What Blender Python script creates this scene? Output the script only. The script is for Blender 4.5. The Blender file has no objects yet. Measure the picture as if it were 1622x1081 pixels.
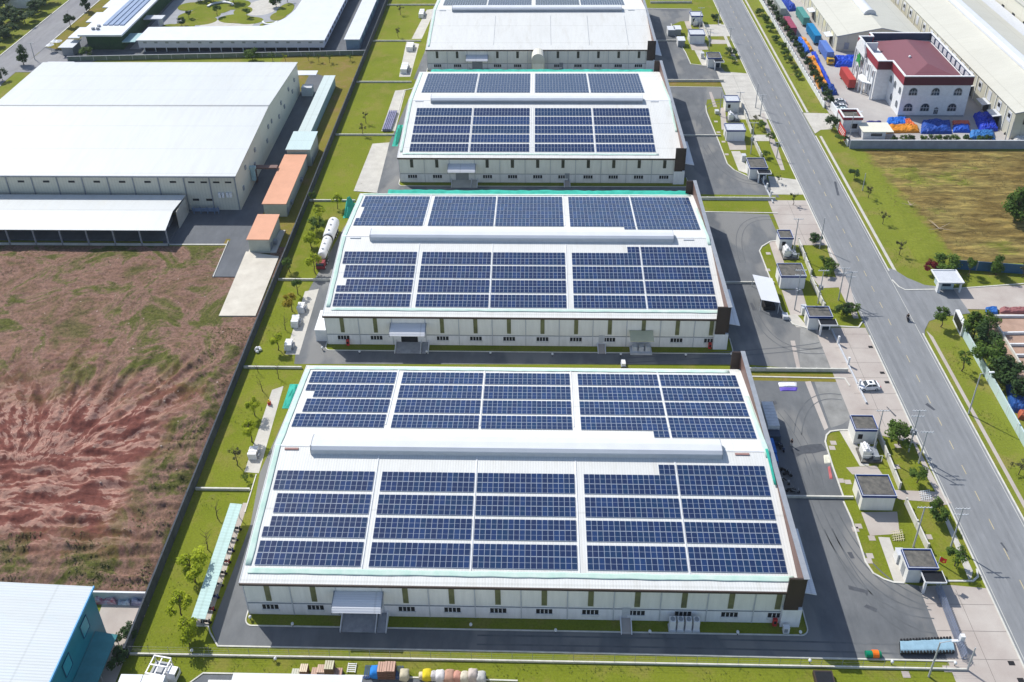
import bpy, math, random
from mathutils import Matrix, Vector, noise
S = bpy.context.scene
COL = S.collection
random.seed(7)
R = math.radians

# ------------------------------------------------------------------ camera
F_PX, PX, PY, HC = 1422.365, 811.0, 139.0, 150.0
def cam_axes(t, yaw, roll):
    ct, st, cy, sy = math.cos(t), math.sin(t), math.cos(yaw), math.sin(yaw)
    fwd = Vector((sy*ct, cy*ct, -st)); right = Vector((cy, -sy, 0)); down = fwd.cross(right)
    cr, sr = math.cos(roll), math.sin(roll)
    return right*cr + down*sr, down*cr - right*sr, fwd
CR, CD, CF = cam_axes(R(27.29985), R(-1.83365), R(.8103))
cam = bpy.data.cameras.new('camera'); co = bpy.data.objects.new('camera', cam); COL.objects.link(co)
m = Matrix.Identity(4)
for i in range(3):
    m[i][0] = CR[i]; m[i][1] = -CD[i]; m[i][2] = -CF[i]
m[2][3] = HC
co.matrix_world = m
cam.sensor_width = 36; cam.lens = F_PX/1622*36; cam.shift_y = -(540.5-PY)/1622
cam.clip_start = 1; cam.clip_end = 4000
S.camera = co
S.render.resolution_x = 1024; S.render.resolution_y = 682

def G(x, y, h=0.0):
    """ground (or height h) point seen at that place of the survey photo, in metres"""
    d = CR*((x-PX)/F_PX) + CD*((y-PY)/F_PX) + CF
    k = (h-HC)/d.z
    return (d.x*k, d.y*k)
def height_of(base, top):
    X, Y = G(*base); best = (1e9, 8)
    for i in range(10, 300):
        h = i*.1; v = Vector((X, Y, h-HC)); z = v.dot(CF)
        x = v.dot(CR)/z*F_PX+PX; y = v.dot(CD)/z*F_PX+PY
        e = abs(y-top[1]) + .3*abs(x-top[0])
        if e < best[0]: best = (e, h)
    return best[1]

# ------------------------------------------------------------------ light
SUN = Vector((-.64, .58, 1.0)).normalized()
w = bpy.data.worlds.new('World'); S.world = w; w.use_nodes = True
nt = w.node_tree; nt.nodes.clear()
sk = nt.nodes.new('ShaderNodeTexSky'); sk.sky_type = 'NISHITA'; sk.sun_disc = False
sk.sun_elevation = math.asin(SUN.z); sk.sun_rotation = math.atan2(SUN.x, SUN.y)
sk.air_density = 1.0; sk.dust_density = 1.0
bg = nt.nodes.new('ShaderNodeBackground'); bg.inputs[1].default_value = .145
ou = nt.nodes.new('ShaderNodeOutputWorld')
nt.links.new(sk.outputs[0], bg.inputs[0]); nt.links.new(bg.outputs[0], ou.inputs[0])
sl = bpy.data.lights.new('sun', 'SUN'); sl.energy = 4.6; sl.angle = R(.5); sl.color = (1, .965, .9)
so = bpy.data.objects.new('sun', sl); COL.objects.link(so)
so.rotation_euler = (-SUN).to_track_quat('-Z', 'Y').to_euler(); so.location = (0, 100, 200)
S.view_settings.view_transform = 'Standard'; S.view_settings.look = 'None'
S.view_settings.gamma = 1; S.view_settings.exposure = 0.12
S.render.engine = 'CYCLES'

# ------------------------------------------------------------------ materials
def newmat(name):
    m = bpy.data.materials.new(name); m.use_nodes = True
    n = m.node_tree; b = n.nodes['Principled BSDF']
    return m, n, b
def ramp(n, src, stops):
    r = n.nodes.new('ShaderNodeValToRGB'); e = r.color_ramp.elements
    while len(e) < len(stops): e.new(.5)
    for i, (p, c) in enumerate(stops):
        e[i].position = p; e[i].color = (*c, 1)
    n.links.new(src, r.inputs[0]); return r.outputs[0]
def tex(n, scale, detail=4, rough=.6, sc=(1, 1, 1), kind='noise', dist=0, coord='Object'):
    tc = n.nodes.new('ShaderNodeTexCoord'); mp = n.nodes.new('ShaderNodeMapping'); mp.inputs['Scale'].default_value = sc
    src = tc.outputs[coord]
    if coord == 'World':
        src = None
    n.links.new(src, mp.inputs[0])
    if kind == 'noise':
        t = n.nodes.new('ShaderNodeTexNoise'); t.inputs['Scale'].default_value = scale
        t.inputs['Detail'].default_value = detail; t.inputs['Roughness'].default_value = rough; t.inputs['Distortion'].default_value = dist
    elif kind == 'voronoi':
        t = n.nodes.new('ShaderNodeTexVoronoi'); t.inputs['Scale'].default_value = scale
    else:
        t = n.nodes.new('ShaderNodeTexWave'); t.inputs['Scale'].default_value = scale; t.bands_direction = kind
        t.inputs['Distortion'].default_value = dist
    n.links.new(mp.outputs[0], t.inputs[0]); return t.outputs[0]
def mix(n, fac, a, b, mode='MIX'):
    x = n.nodes.new('ShaderNodeMix'); x.data_type = 'RGBA'; x.blend_type = mode
    for i, s in ((0, fac), (6, a), (7, b)):
        if isinstance(s, (int, float)): x.inputs[i].default_value = s
        elif isinstance(s, tuple): x.inputs[i].default_value = (*s, 1)
        else: n.links.new(s, x.inputs[i])
    return x.outputs[2]
def bump(n, b, src, dist=.05, strength=.6):
    k = n.nodes.new('ShaderNodeBump'); k.inputs['Distance'].default_value = dist; k.inputs['Strength'].default_value = strength
    n.links.new(src, k.inputs['Height']); n.links.new(k.outputs[0], b.inputs['Normal'])
def mat(name, c, rough=.8, var=.18, scale=.8, metal=0, c2=None, sc=(1, 1, 1), b_=0, spec=.3, coord='Object', detail=5):
    m, n, b = newmat(name)
    lo = tuple(x*(1-var) for x in c); hi = tuple(min(1, x*(1+var)) for x in c)
    if c2: hi = c2; lo = c
    t = tex(n, scale, detail, .65, sc, coord=coord)
    n.links.new(ramp(n, t, [(.3, lo), (.7, hi)]), b.inputs['Base Color'])
    b.inputs['Roughness'].default_value = rough; b.inputs['Metallic'].default_value = metal
    b.inputs['Specular IOR Level'].default_value = spec
    if b_: bump(n, b, t, b_)
    return m
M = {}
M['white'] = mat('white_paint', (.72, .72, .70), .6, .06, .5)
M['cream'] = mat('cream_cladding', (.82, .805, .745), .55, .07, 1.1, sc=(1, 1, .12), coord='Object')
M['wallb'] = mat('grey_lower_wall', (.78, .78, .80), .7, .09, 1.0, sc=(1, 1, .2))
M['brown'] = mat('dark_brown_metal', (.055, .038, .032), .5, .15, .4)
M['brownin'] = mat('brown_metal_lining', (.17, .10, .085), .5, .12, .4)
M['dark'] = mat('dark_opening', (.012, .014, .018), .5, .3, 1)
M['glass'] = mat('window_glass', (.02, .035, .05), .12, .4, .7, spec=.6)
M['olive'] = mat('olive_skylight_strip', (.16, .165, .07), .35, .35, .5, spec=.5)
M['grey'] = mat('grey_metal', (.26, .28, .31), .45, .12, 1)
M['lgrey'] = mat('light_grey_metal', (.52, .54, .57), .45, .08, 1)
M['concrete'] = mat('concrete', (.42, .40, .36), .9, .16, .35, c2=(.54, .52, .47), b_=.01)
M['pinkcon'] = mat('dusty_concrete', (.36, .31, .28), .9, .1, .12, c2=(.47, .43, .39), b_=.01)
M['kerb'] = mat('kerb_concrete', (.56, .55, .50), .85, .15, .8)
M['post'] = mat('pole_concrete', (.40, .41, .42), .8, .1, 2)
M['darkwall'] = mat('dark_boundary_wall', (.055, .065, .08), .85, .3, .7)  # one dark base tone with random variation
M['asphroof'] = mat('tarred_flat_roof', (.06, .06, .058), .95, .3, .9, c2=(.17, .16, .14))
M['blue'] = mat('deep_blue_fascia', (.012, .045, .21), .5, .1, 1)
M['red'] = mat('red_paint', (.46, .035, .03), .5, .2, 1)
M['olived'] = mat('dark_olive_strip', (.035, .04, .03), .4, .3, .5, spec=.5)
M['ramp'] = mat('ramp_shade_concrete', (.30, .31, .33), .9, .2, .8)  # darker concrete, the shadow over the ramp put into its colour
M['navyshade'] = mat('navy_parapet_shade', (.03, .05, .10), .6, .15, .6)  # navy stands in for shadow on the inner parapet faces
M['tealwall'] = mat('teal_cladding', (.012, .17, .235), .5, .1, .4)
M['trunk'] = mat('bark', (.09, .065, .045), .95, .3, 3)
M['black'] = mat('black_rubber', (.015, .015, .017), .7, .3, 2)
M['skin'] = mat('skin', (.42, .25, .18), .7, .1, 2)

def ribbed(name, c, pitch, axis='X', var=.05, rough=.5, depth=.04, spot=None, spec=.35, lvar=1):
    """ribbed sheet metal; ribs run across `axis`"""
    m, n, b = newmat(name)
    t1 = tex(n, .06, 5, .7, (1, .35, 1) if axis == 'X' else (.35, 1, 1))
    c1 = ramp(n, t1, [(.25, tuple(x*(1-var*lvar) for x in c)), (.75, tuple(min(1, x*(1+var)) for x in c))])
    wv = tex(n, 1/pitch*.5*.64, kind=axis)
    w2 = ramp(n, wv, [(.0, (.90, .90, .90)), (.3, (1, 1, 1))])
    c2 = mix(n, .9, c1, w2, 'MULTIPLY')
    if spot:
        t2 = tex(n, .35, 6, .75, (1, .25, 1) if axis == 'X' else (.25, 1, 1))
        f = ramp(n, t2, [(.52, (0, 0, 0)), (.72, (1, 1, 1))])
        c2 = mix(n, f, c2, spot)
    # sheet laps across the ribs and long dirt runs
    lp = tex(n, .026, kind='Y' if axis == 'X' else 'X'); c2 = mix(n, .8, c2, ramp(n, lp, [(0, (.84, .84, .83)), (.0006, (.86, .86, .86)), (.0016, (1, 1, 1))]), 'MULTIPLY')
    dr = tex(n, .8, 5, .7, (1, .05, 1) if axis == 'X' else (.05, 1, 1)); c2 = mix(n, .55, c2, ramp(n, dr, [(.3, (.88, .875, .85)), (.55, (1, 1, 1))]), 'MULTIPLY')
    n.links.new(c2, b.inputs['Base Color']); b.inputs['Roughness'].default_value = rough
    b.inputs['Specular IOR Level'].default_value = spec
    bump(n, b, wv, depth, .4)
    return m
M['roof'] = ribbed('white_roof_sheet', (.65, .655, .635), .5, 'X', .05, .55, .03, (.57, .565, .53), lvar=1.2)
M['roofa'] = ribbed('pale_roof_sheet', (.54, .565, .57), .5, 'X', .04, .5, .03, (.53, .54, .52))
M['roofc'] = ribbed('cream_roof_sheet', (.55, .54, .47), .6, 'Y', .06)
M['mint'] = ribbed('mint_roof_sheet', (.42, .58, .55), .6, 'Y', .06, .5, .05)
M['mintx'] = ribbed('pale_mint_roof_sheet', (.48, .60, .60), .5, 'X', .05)
M['bluer'] = ribbed('pale_blue_roof_sheet', (.47, .51, .535), .45, 'Y', .04, .5, .06, (.44, .52, .56))
M['orange'] = mat('orange_roof_sheet', (.60, .30, .185), .6, .08, .2)
M['maroon'] = ribbed('maroon_roof_sheet', (.20, .075, .09), .5, 'X', .08)
M['redwall'] = mat('crimson_fascia', (.26, .035, .05), .55, .1, .4)
M['maroonf'] = mat('maroon_fascia', (.085, .012, .022), .55, .1, .4)
M['green'] = mat('green_climber_wall', (.012, .05, .022), .8, .5, 1.2, c2=(.03, .09, .03), b_=.1)
M['clad'] = ribbed('panel_cladding', (.62, .60, .51), .9, 'X', .04, .5, .02)
M['awn'] = ribbed('grey_awning_sheet', (.74, .74, .76), .35, 'Y', .05)
M['panelw'] = mat('white_roof_panel', (.60, .62, .66), .45, .05, .2)

def m_asphalt(name, a, b2, sc=.05, streak=(1, 1, 1), patch=None):
    m, n, b = newmat(name)
    t = tex(n, sc, 6, .6, streak); c = ramp(n, t, [(.3, a), (.7, b2)])
    t2 = tex(n, .5, 7, .75, (1, .3, 1)); c = mix(n, .5, c, ramp(n, t2, [(.3, (.7, .7, .7)), (.7, (1.25, 1.25, 1.25))]), 'MULTIPLY')
    if patch:
        t3 = tex(n, .12, 3, .5, (1, .5, 1)); c = mix(n, ramp(n, t3, [(.52, (0, 0, 0)), (.6, (.75, .75, .75))]), c, patch)
    n.links.new(c, b.inputs['Base Color']); b.inputs['Roughness'].default_value = .85
    b.inputs['Specular IOR Level'].default_value = .3
    t4 = tex(n, 6, 3, .6); bump(n, b, t4, .01)
    return m
M['asphalt'] = m_asphalt('yard_asphalt', (.10, .108, .117), (.17, .177, .183), .07, (1, 1, 1), (.215, .213, .205))
M['asphalt2'] = m_asphalt('side_lane_asphalt', (.095, .103, .115), (.135, .145, .16), .08)
M['road'] = m_asphalt('road_asphalt', (.175, .184, .195), (.235, .243, .252), .45, (1, .02, 1))
M['roadleft'] = m_asphalt('far_road_asphalt', (.20, .20, .215), (.26, .26, .265), .05)
M['pale'] = mat('pale_marking', (.50, .50, .46), .8, .12, .6)
M['yellow'] = mat('yellow_marking', (.46, .39, .23), .8, .2, .8)
M['white2'] = mat('faded_white_paint', (.68, .69, .70), .6, .1, 1)

def m_lawn(name, a, b2, dry, tall=0.02):
    m, n, b = newmat(name)
    t = tex(n, .05, 5, .6); c = ramp(n, t, [(.3, a), (.7, b2)])
    t2 = tex(n, .13, 6, .7); c = mix(n, ramp(n, t2, [(.5, (0, 0, 0)), (.62, (.8, .8, .8))]), c, dry)
    t5 = tex(n, .45, 7, .75); c = mix(n, ramp(n, t5, [(.6, (0, 0, 0)), (.68, (.55, .55, .55))]), c, tuple(x*.72+.03 for x in dry))
    t3 = tex(n, 2.6, 7, .85); c = mix(n, .9, c, ramp(n, t3, [(.3, (.62, .62, .62)), (.7, (1.3, 1.3, 1.3))]), 'MULTIPLY')
    n.links.new(c, b.inputs['Base Color']); b.inputs['Roughness'].default_value = .95
    b.inputs['Specular IOR Level'].default_value = .1
    bump(n, b, t3, .12)
    return m
M['lawn'] = m_lawn('lawn_grass', (.138, .172, .013), (.19, .216, .022), (.21, .198, .042))
M['lawnd'] = m_lawn('dry_lawn_grass', (.165, .15, .022), (.21, .185, .035), (.25, .17, .07))
M['lawns'] = m_lawn('roadside_grass', (.145, .18, .018), (.20, .222, .032), (.23, .205, .055))

def m_dirt():
    m, n, b = newmat('red_clay_field')
    tc = n.nodes.new('ShaderNodeTexCoord'); sx = n.nodes.new('ShaderNodeSeparateXYZ'); n.links.new(tc.outputs['Object'], sx.inputs[0])
    def mth(op, a, b_=None, c_=None):
        q = n.nodes.new('ShaderNodeMath'); q.operation = op
        for i, s in enumerate((a, b_, c_)):
            if s is None: continue
            if isinstance(s, (int, float)): q.inputs[i].default_value = s
            else: n.links.new(s, q.inputs[i])
        return q.outputs[0]
    def nz(vec, scale, detail=6, rough=.6):
        q = n.nodes.new('ShaderNodeTexNoise'); q.inputs['Scale'].default_value = scale; q.inputs['Detail'].default_value = detail; q.inputs['Roughness'].default_value = rough
        n.links.new(vec, q.inputs[0]); return q.outputs[0]
    X_, Y_ = sx.outputs[0], sx.outputs[1]; wob = tex(n, .12, 4, .6)
    dx = mth('ADD', mth('ADD', X_, 98), mth('MULTIPLY', wob, 8)); dy = mth('ADD', Y_, -120)
    ang = mth('ARCTAN2', dy, dx); rad = mth('SQRT', mth('ADD', mth('MULTIPLY', dx, dx), mth('MULTIPLY', dy, dy)))
    cv = n.nodes.new('ShaderNodeCombineXYZ'); n.links.new(mth('MULTIPLY', ang, 9), cv.inputs[0]); n.links.new(mth('MULTIPLY', rad, .17), cv.inputs[1])
    fan = nz(cv.outputs[0], 1.0)
    cw = n.nodes.new('ShaderNodeCombineXYZ'); n.links.new(mth('MULTIPLY', X_, .10), cw.inputs[0]); n.links.new(mth('ADD', mth('MULTIPLY', Y_, .42), mth('MULTIPLY', wob, 2.2)), cw.inputs[1])
    strata = nz(cw.outputs[0], 1.0)
    fm = n.nodes.new('ShaderNodeMapRange'); fm.inputs[1].default_value = 124; fm.inputs[2].default_value = 132; n.links.new(mth('ADD', Y_, mth('MULTIPLY', wob, 5)), fm.inputs[0])
    t = mth('ADD', mth('MULTIPLY', fan, fm.outputs[0]), mth('MULTIPLY', strata, mth('SUBTRACT', 1, fm.outputs[0])))
    clay = ramp(n, t, [(.30, (.085, .03, .026)), (.42, (.15, .056, .044)), (.50, (.185, .075, .06)), (.53, (.36, .22, .175)), (.59, (.30, .165, .13)), (.63, (.16, .066, .053)), (.72, (.22, .10, .078)), (.8, (.12, .048, .04))])
    t2 = tex(n, 1.3, 8, .82, (.8, 1, 1), dist=.1)
    clay = mix(n, .45, clay, ramp(n, t2, [(.32, (.45, .42, .42)), (.5, (1, 1, 1)), (.64, (1.75, 1.7, 1.65))]), 'MULTIPLY')
    t3 = tex(n, .075, 8, .72, dist=.8)
    scrub = ramp(n, t3, [(.30, (.075, .075, .022)), (.38, (.13, .105, .05)), (.45, (.19, .115, .082)), (.50, (.23, .14, .11)), (.54, (.14, .115, .055)), (.59, (.085, .095, .022)), (.64, (.10, .10, .03)), (.70, (.16, .12, .07)), (.76, (.23, .165, .125))])
    t4 = tex(n, 1.6, 7, .8)
    scrub = mix(n, .9, scrub, ramp(n, t4, [(.35, (.4, .4, .38)), (.52, (1, 1, 1)), (.68, (1.6, 1.5, 1.45))]), 'MULTIPLY')
    # scrub grows beyond a wavering line y~150 and near the wall
    ad = n.nodes.new('ShaderNodeMath'); ad.operation = 'MULTIPLY_ADD'; ad.inputs[1].default_value = 55; 
    n.links.new(tex(n, .035, 5, .6), ad.inputs[0]); n.links.new(sx.outputs[1], ad.inputs[2])
    f1 = n.nodes.new('ShaderNodeMapRange'); f1.inputs[1].default_value = 164; f1.inputs[2].default_value = 180; n.links.new(ad.outputs[0], f1.inputs[0])
    ad2 = n.nodes.new('ShaderNodeMath'); ad2.operation = 'MULTIPLY_ADD'; ad2.inputs[1].default_value = 22
    n.links.new(tex(n, .08, 5, .6), ad2.inputs[0]); n.links.new(sx.outputs[0], ad2.inputs[2])
    f2 = n.nodes.new('ShaderNodeMapRange'); f2.inputs[1].default_value = -71; f2.inputs[2].default_value = -63; n.links.new(ad2.outputs[0], f2.inputs[0])
    ad3 = n.nodes.new('ShaderNodeMath'); ad3.operation = 'MULTIPLY_ADD'; ad3.inputs[1].default_value = 16
    n.links.new(tex(n, .1, 5, .6), ad3.inputs[0]); n.links.new(sx.outputs[1], ad3.inputs[2])
    f3 = n.nodes.new('ShaderNodeMapRange'); f3.inputs[1].default_value = 118; f3.inputs[2].default_value = 111; n.links.new(ad3.outputs[0], f3.inputs[0])
    mx = n.nodes.new('ShaderNodeMath'); mx.operation = 'MAXIMUM'; n.links.new(f1.outputs[0], mx.inputs[0]); n.links.new(f2.outputs[0], mx.inputs[1])
    mx2 = n.nodes.new('ShaderNodeMath'); mx2.operation = 'MAXIMUM'; n.links.new(mx.outputs[0], mx2.inputs[0]); n.links.new(f3.outputs[0], mx2.inputs[1])
    c = mix(n, mx2.outputs[0], clay, scrub)
    n.links.new(c, b.inputs['Base Color']); b.inputs['Roughness'].default_value = .95; b.inputs['Specular IOR Level'].default_value = .1
    bump(n, b, t4, .25, .8)
    return m
M['dirt'] = m_dirt()
def m_field():
    m, n, b = newmat('dry_mown_field')
    t = tex(n, .05, 6, .65, (1, 1.6, 1)); c = ramp(n, t, [(.3, (.11, .075, .024)), (.44, (.17, .125, .042)), (.56, (.20, .16, .055)), (.64, (.145, .16, .026)), (.75, (.19, .17, .05))])
    t2 = tex(n, .5, 8, .8, (.25, 1.2, 1), dist=.5)
    c = mix(n, 1.0, c, ramp(n, t2, [(.36, (.35, .33, .33)), (.5, (.95, .95, .95)), (.64, (1.9, 1.85, 1.7))]), 'MULTIPLY')
    tc = n.nodes.new('ShaderNodeTexCoord'); sx = n.nodes.new('ShaderNodeSeparateXYZ'); n.links.new(tc.outputs['Object'], sx.inputs[0])
    def ma(op, a, b_):
        q = n.nodes.new('ShaderNodeMath'); q.operation = op
        for i, s in enumerate((a, b_)):
            if isinstance(s, (int, float)): q.inputs[i].default_value = s
            else: n.links.new(s, q.inputs[i])
        return q.outputs[0]
    e_ = ma('ADD', ma('ADD', sx.outputs[0], ma('MULTIPLY', sx.outputs[1], .14)), ma('MULTIPLY', tex(n, .22, 7, .7), 12))
    mr = n.nodes.new('ShaderNodeMapRange'); mr.inputs[1].default_value = 142; mr.inputs[2].default_value = 145; n.links.new(e_, mr.inputs[0])
    g_ = ramp(n, tex(n, 1.5, 5, .7), [(.3, (.13, .16, .018)), (.7, (.20, .22, .03))])
    c = mix(n, mr.outputs[0], g_, c)
    n.links.new(c, b.inputs['Base Color']); b.inputs['Roughness'].default_value = .95; b.inputs['Specular IOR Level'].default_value = .1
    bump(n, b, t2, .25, .8); return m
M['field'] = m_field()

def m_cells(name, a, b2, rnd=True):
    m, n, b = newmat(name)
    oi = n.nodes.new('ShaderNodeObjectInfo')
    c = ramp(n, oi.outputs['Random'], [(0, a), (.3, (.013, .026, .078)), (.6, (.010, .034, .09)), (.8, (.012, .030, .10)), (1, b2)])
    n.links.new(c, b.inputs['Base Color']); b.inputs['Roughness'].default_value = .16
    b.inputs['Specular IOR Level'].default_value = .45
    return m
M['cell'] = m_cells('solar_cells', (.010, .026, .080), (.014, .040, .118))
M['frame'] = mat('solar_module_frame', (.36, .41, .50), .4, .05, 1, spec=.4)
M['net'] = mat('mint_safety_net', (.40, .58, .50), .9, .25, .5, c2=(.56, .66, .60))
M['teal'] = mat('teal_safety_net', (.02, .30, .22), .8, .4, .5, c2=(.05, .45, .35))
M['tank'] = mat('white_tank', (.74, .74, .75), .35, .06, 1)

def m_leaf(name, a, b2):
    m, n, b = newmat(name)
    t = tex(n, 1.1, 3, .6); oi = n.nodes.new('ShaderNodeObjectInfo')
    c = ramp(n, t, [(.3, a), (.7, b2)])
    n.links.new(c, b.inputs['Base Color']); b.inputs['Roughness'].default_value = .7
    b.inputs['Specular IOR Level'].default_value = .2
    tl = n.nodes.new('ShaderNodeBsdfTranslucent'); n.links.new(c, tl.inputs[0]); ms = n.nodes.new('ShaderNodeMixShader'); ms.inputs[0].default_value = .35
    n.links.new(b.outputs[0], ms.inputs[1]); n.links.new(tl.outputs[0], ms.inputs[2]); n.links.new(ms.outputs[0], n.nodes['Material Output'].inputs[0])
    return m
M['leafy'] = m_leaf('bright_foliage', (.24, .31, .012), (.40, .45, .02))
M['leafg'] = m_leaf('green_foliage', (.05, .10, .016), (.11, .18, .025))
M['leafd'] = m_leaf('dark_foliage', (.03, .065, .022), (.065, .115, .03))
M['leafo'] = m_leaf('yellow_foliage', (.26, .20, .012), (.36, .28, .02))
M['leafr'] = m_leaf('reddish_foliage', (.10, .012, .015), (.2, .02, .03))
M['leafs'] = m_leaf('sparse_foliage', (.07, .075, .03), (.12, .12, .05))
PAINT = {}
def paint(c, rough=.45):
    k = tuple(round(x, 3) for x in c)
    if k not in PAINT: PAINT[k] = mat('paint_%s' % ['coat'][0], c, rough, .12, 1.2)
    return PAINT[k]

# ------------------------------------------------------------------ mesh builder
ORG = {}
class MB:
    def __init__(s): s.v = []; s.f = []; s.m = []
    def add(s, vs, fs, mi=0):
        o = len(s.v); s.v += [tuple(v) for v in vs]
        for f in fs: s.f.append(tuple(i+o for i in f)); s.m.append(mi)
        return s
    def hexa(s, b, t, mi=0):
        n = len(b)
        return s.add(list(b)+list(t), [tuple(range(n))[::-1], tuple(range(n, 2*n))] + [(i, (i+1) % n, (i+1) % n+n, i+n) for i in range(n)], mi)
    def box(s, x0, x1, y0, y1, z0, z1, mi=0):
        q = [(x0, y0), (x1, y0), (x1, y1), (x0, y1)]
        return s.hexa([(*p, z0) for p in q], [(*p, z1) for p in q], mi)
    def prism(s, pts, z0, z1, mi=0):
        a = sum(pts[i][0]*pts[(i+1) % len(pts)][1]-pts[(i+1) % len(pts)][0]*pts[i][1] for i in range(len(pts)))
        if a < 0: pts = pts[::-1]
        return s.hexa([(p[0], p[1], z0) for p in pts], [(p[0], p[1], z1) for p in pts], mi)
    def prismx(s, prof, x0, x1, mi=0):      # profile in (y,z) swept along x
        return s.hexa([(x0, p[0], p[1]) for p in prof], [(x1, p[0], p[1]) for p in prof], mi)
    def prismy(s, prof, y0, y1, mi=0):      # profile in (x,z) swept along y
        return s.hexa([(p[0], y1, p[1]) for p in prof], [(p[0], y0, p[1]) for p in prof], mi)
    def quad(s, *p, mi=0): return s.add(p, [tuple(range(len(p)))], mi)
    def tube(s, p, q, r, r2=None, n=8, mi=0):
        p, q = Vector(p), Vector(q); r2 = r if r2 is None else r2
        d = (q-p).normalized(); a = d.orthogonal().normalized(); b = d.cross(a)
        ring = lambda c, rr: [c+a*math.cos(2*math.pi*i/n)*rr+b*math.sin(2*math.pi*i/n)*rr for i in range(n)]
        return s.hexa(ring(p, r), ring(q, r2), mi)
    def ball(s, c, rx, ry, rz, n=10, k=6, mi=0):
        vs = []; fs = []
        for j in range(k+1):
            a = math.pi*j/k
            for i in range(n):
                t = 2*math.pi*i/n
                vs.append((c[0]+rx*math.sin(a)*math.cos(t), c[1]+ry*math.sin(a)*math.sin(t), c[2]+rz*math.cos(a)))
        for j in range(k):
            for i in range(n): fs.append((j*n+i, j*n+(i+1) % n, (j+1)*n+(i+1) % n, (j+1)*n+i)[::-1])
        return s.add(vs, fs, mi)
    def build(s, name, mats, parent=None, loc=None, smooth=False, local=False):
        if not isinstance(mats, (list, tuple)): mats = [mats]
        o0 = (0, 0, 0)
        if parent is not None and not local: o0 = ORG.get(parent.name, (0, 0, 0))
        elif loc is not None and not local: o0 = loc
        me = bpy.data.meshes.new(name)
        me.from_pydata([(v[0]-o0[0], v[1]-o0[1], v[2]-o0[2]) for v in s.v], [], s.f)
        for m_ in mats: me.materials.append(M[m_] if isinstance(m_, str) else m_)
        if len(mats) > 1: me.polygons.foreach_set('material_index', s.m)
        if smooth: me.polygons.foreach_set('use_smooth', [True]*len(s.f))
        me.update()
        o = bpy.data.objects.new(name, me); COL.objects.link(o)
        if parent is not None: o.parent = parent; ORG[o.name] = o0
        elif loc is not None: o.location = loc; ORG[o.name] = loc
        return o
def tag(o, label, cat, group=None, kind=None):
    if label: o['label'] = label
    if cat: o['category'] = cat
    if group: o['group'] = group
    if kind: o['kind'] = kind
    return o
def thing(name, label, cat, loc=(0, 0, 0), rz=0, group=None):
    o = bpy.data.objects.new(name, None); COL.objects.link(o); o.empty_display_size = .2
    o.location = loc; o.rotation_euler = (0, 0, rz); ORG[o.name] = tuple(loc)
    return tag(o, label, cat, group)
def struct(o): o['kind'] = 'structure'; return o
def copy_tree(root, loc=None, rz=None, label=None, scale=None):
    r = root.copy(); COL.objects.link(r)
    if loc is not None: r.location = loc
    if rz is not None: r.rotation_euler = (0, 0, rz)
    if label: r['label'] = label
    if scale: r.scale = scale
    for ch in list(root.children):
        c = ch.copy(); COL.objects.link(c); c.parent = r
        for g in ch.children:
            d = g.copy(); COL.objects.link(d); d.parent = c
    return r
def GP(pts, h=0): return [G(x, y, h) for x, y in pts]
def sheet(name, pts, z, m, world=False):
    p = pts if world else GP(pts)
    a = sum(p[i][0]*p[(i+1) % len(p)][1]-p[(i+1) % len(p)][0]*p[i][1] for i in range(len(p)))
    if a < 0: p = p[::-1]
    b = MB(); b.add([(x, y, z) for x, y in p], [tuple(range(len(p)))])
    return struct(b.build(name, m))
def ribbon(mb, p, w, z0, z1, mi=0, closed=False):
    n = len(p); L = []; Rr = []
    for i in range(n):
        a = Vector(p[i-1] if (i > 0 or closed) else p[i]); c = Vector(p[(i+1) % n] if (i < n-1 or closed) else p[i]); q = Vector(p[i])
        d1 = (q-a).normalized() if (q-a).length > 1e-6 else (c-q).normalized(); d2 = (c-q).normalized() if (c-q).length > 1e-6 else d1
        t = (d1+d2).normalized(); nn = Vector((-t.y, t.x)); s = w/2/max(.5, nn.dot(Vector((-d1.y, d1.x))))
        L.append(q+nn*s); Rr.append(q-nn*s)
    k = n if closed else n-1
    for i in range(k):
        j = (i+1) % n
        mb.hexa([(*Rr[i], z0), (*Rr[j], z0), (*L[j], z0), (*L[i], z0)], [(*Rr[i], z1), (*Rr[j], z1), (*L[j], z1), (*L[i], z1)], mi)
def kerb(pts, w=.28, h=.16, m='kerb', world=False, name='kerb', closed=False):
    b = MB(); ribbon(b, [Vector(q) for q in (pts if world else GP(pts))], w, 0, h, closed=closed)
    return struct(b.build(name, m))
def arc(cx, cy, r, a0, a1, n=6): return [(cx+r*math.cos(R(a0+(a1-a0)*i/n)), cy+r*math.sin(R(a0+(a1-a0)*i/n))) for i in range(n+1)]

# ================================================================== GROUND
XF = -67.3
struct(MB().add([(-1800, -200, -.05), (1800, -200, -.05), (1800, 2600, -.05), (-1800, 2600, -.05)], [(0, 1, 2, 3)]).build('ground', 'lawns'))
sheet('lawn', [(XF, 76), (78.2, 76), (78.2, 400), (XF, 400)], 0.0, 'lawn', True)
sheet('lawn', [(92.9, 60), (110, 60), (99.5, 160), (99.5, 400), (92.9, 400)], 0.0, 'lawns', True)
for ya, yb in ((60, 162.5), (188, 256), (272, 400)): sheet('grass_strip', [(91.0, ya), (92.1, ya), (92.1, yb), (91.0, yb)], 0.004, 'lawns', True)
sheet('side_road', [(90.6, 162.0), (90.6, 188.7), (92.6, 187.4), (94.6, 184.4), (98, 181.6), (104.5, 180.6), (105, 171.2), (98, 170), (94, 168.3), (91.8, 165.2)], .048, 'road', True)
sheet('road', [(78.2, 60), (90.8, 60), (90.8, 470), (78.2, 470)], 0.03, 'road', True)
kerb([(78.15, 60), (78.15, 163.2)], world=True); kerb([(78.15, 186), (78.15, 470)], world=True)
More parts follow.
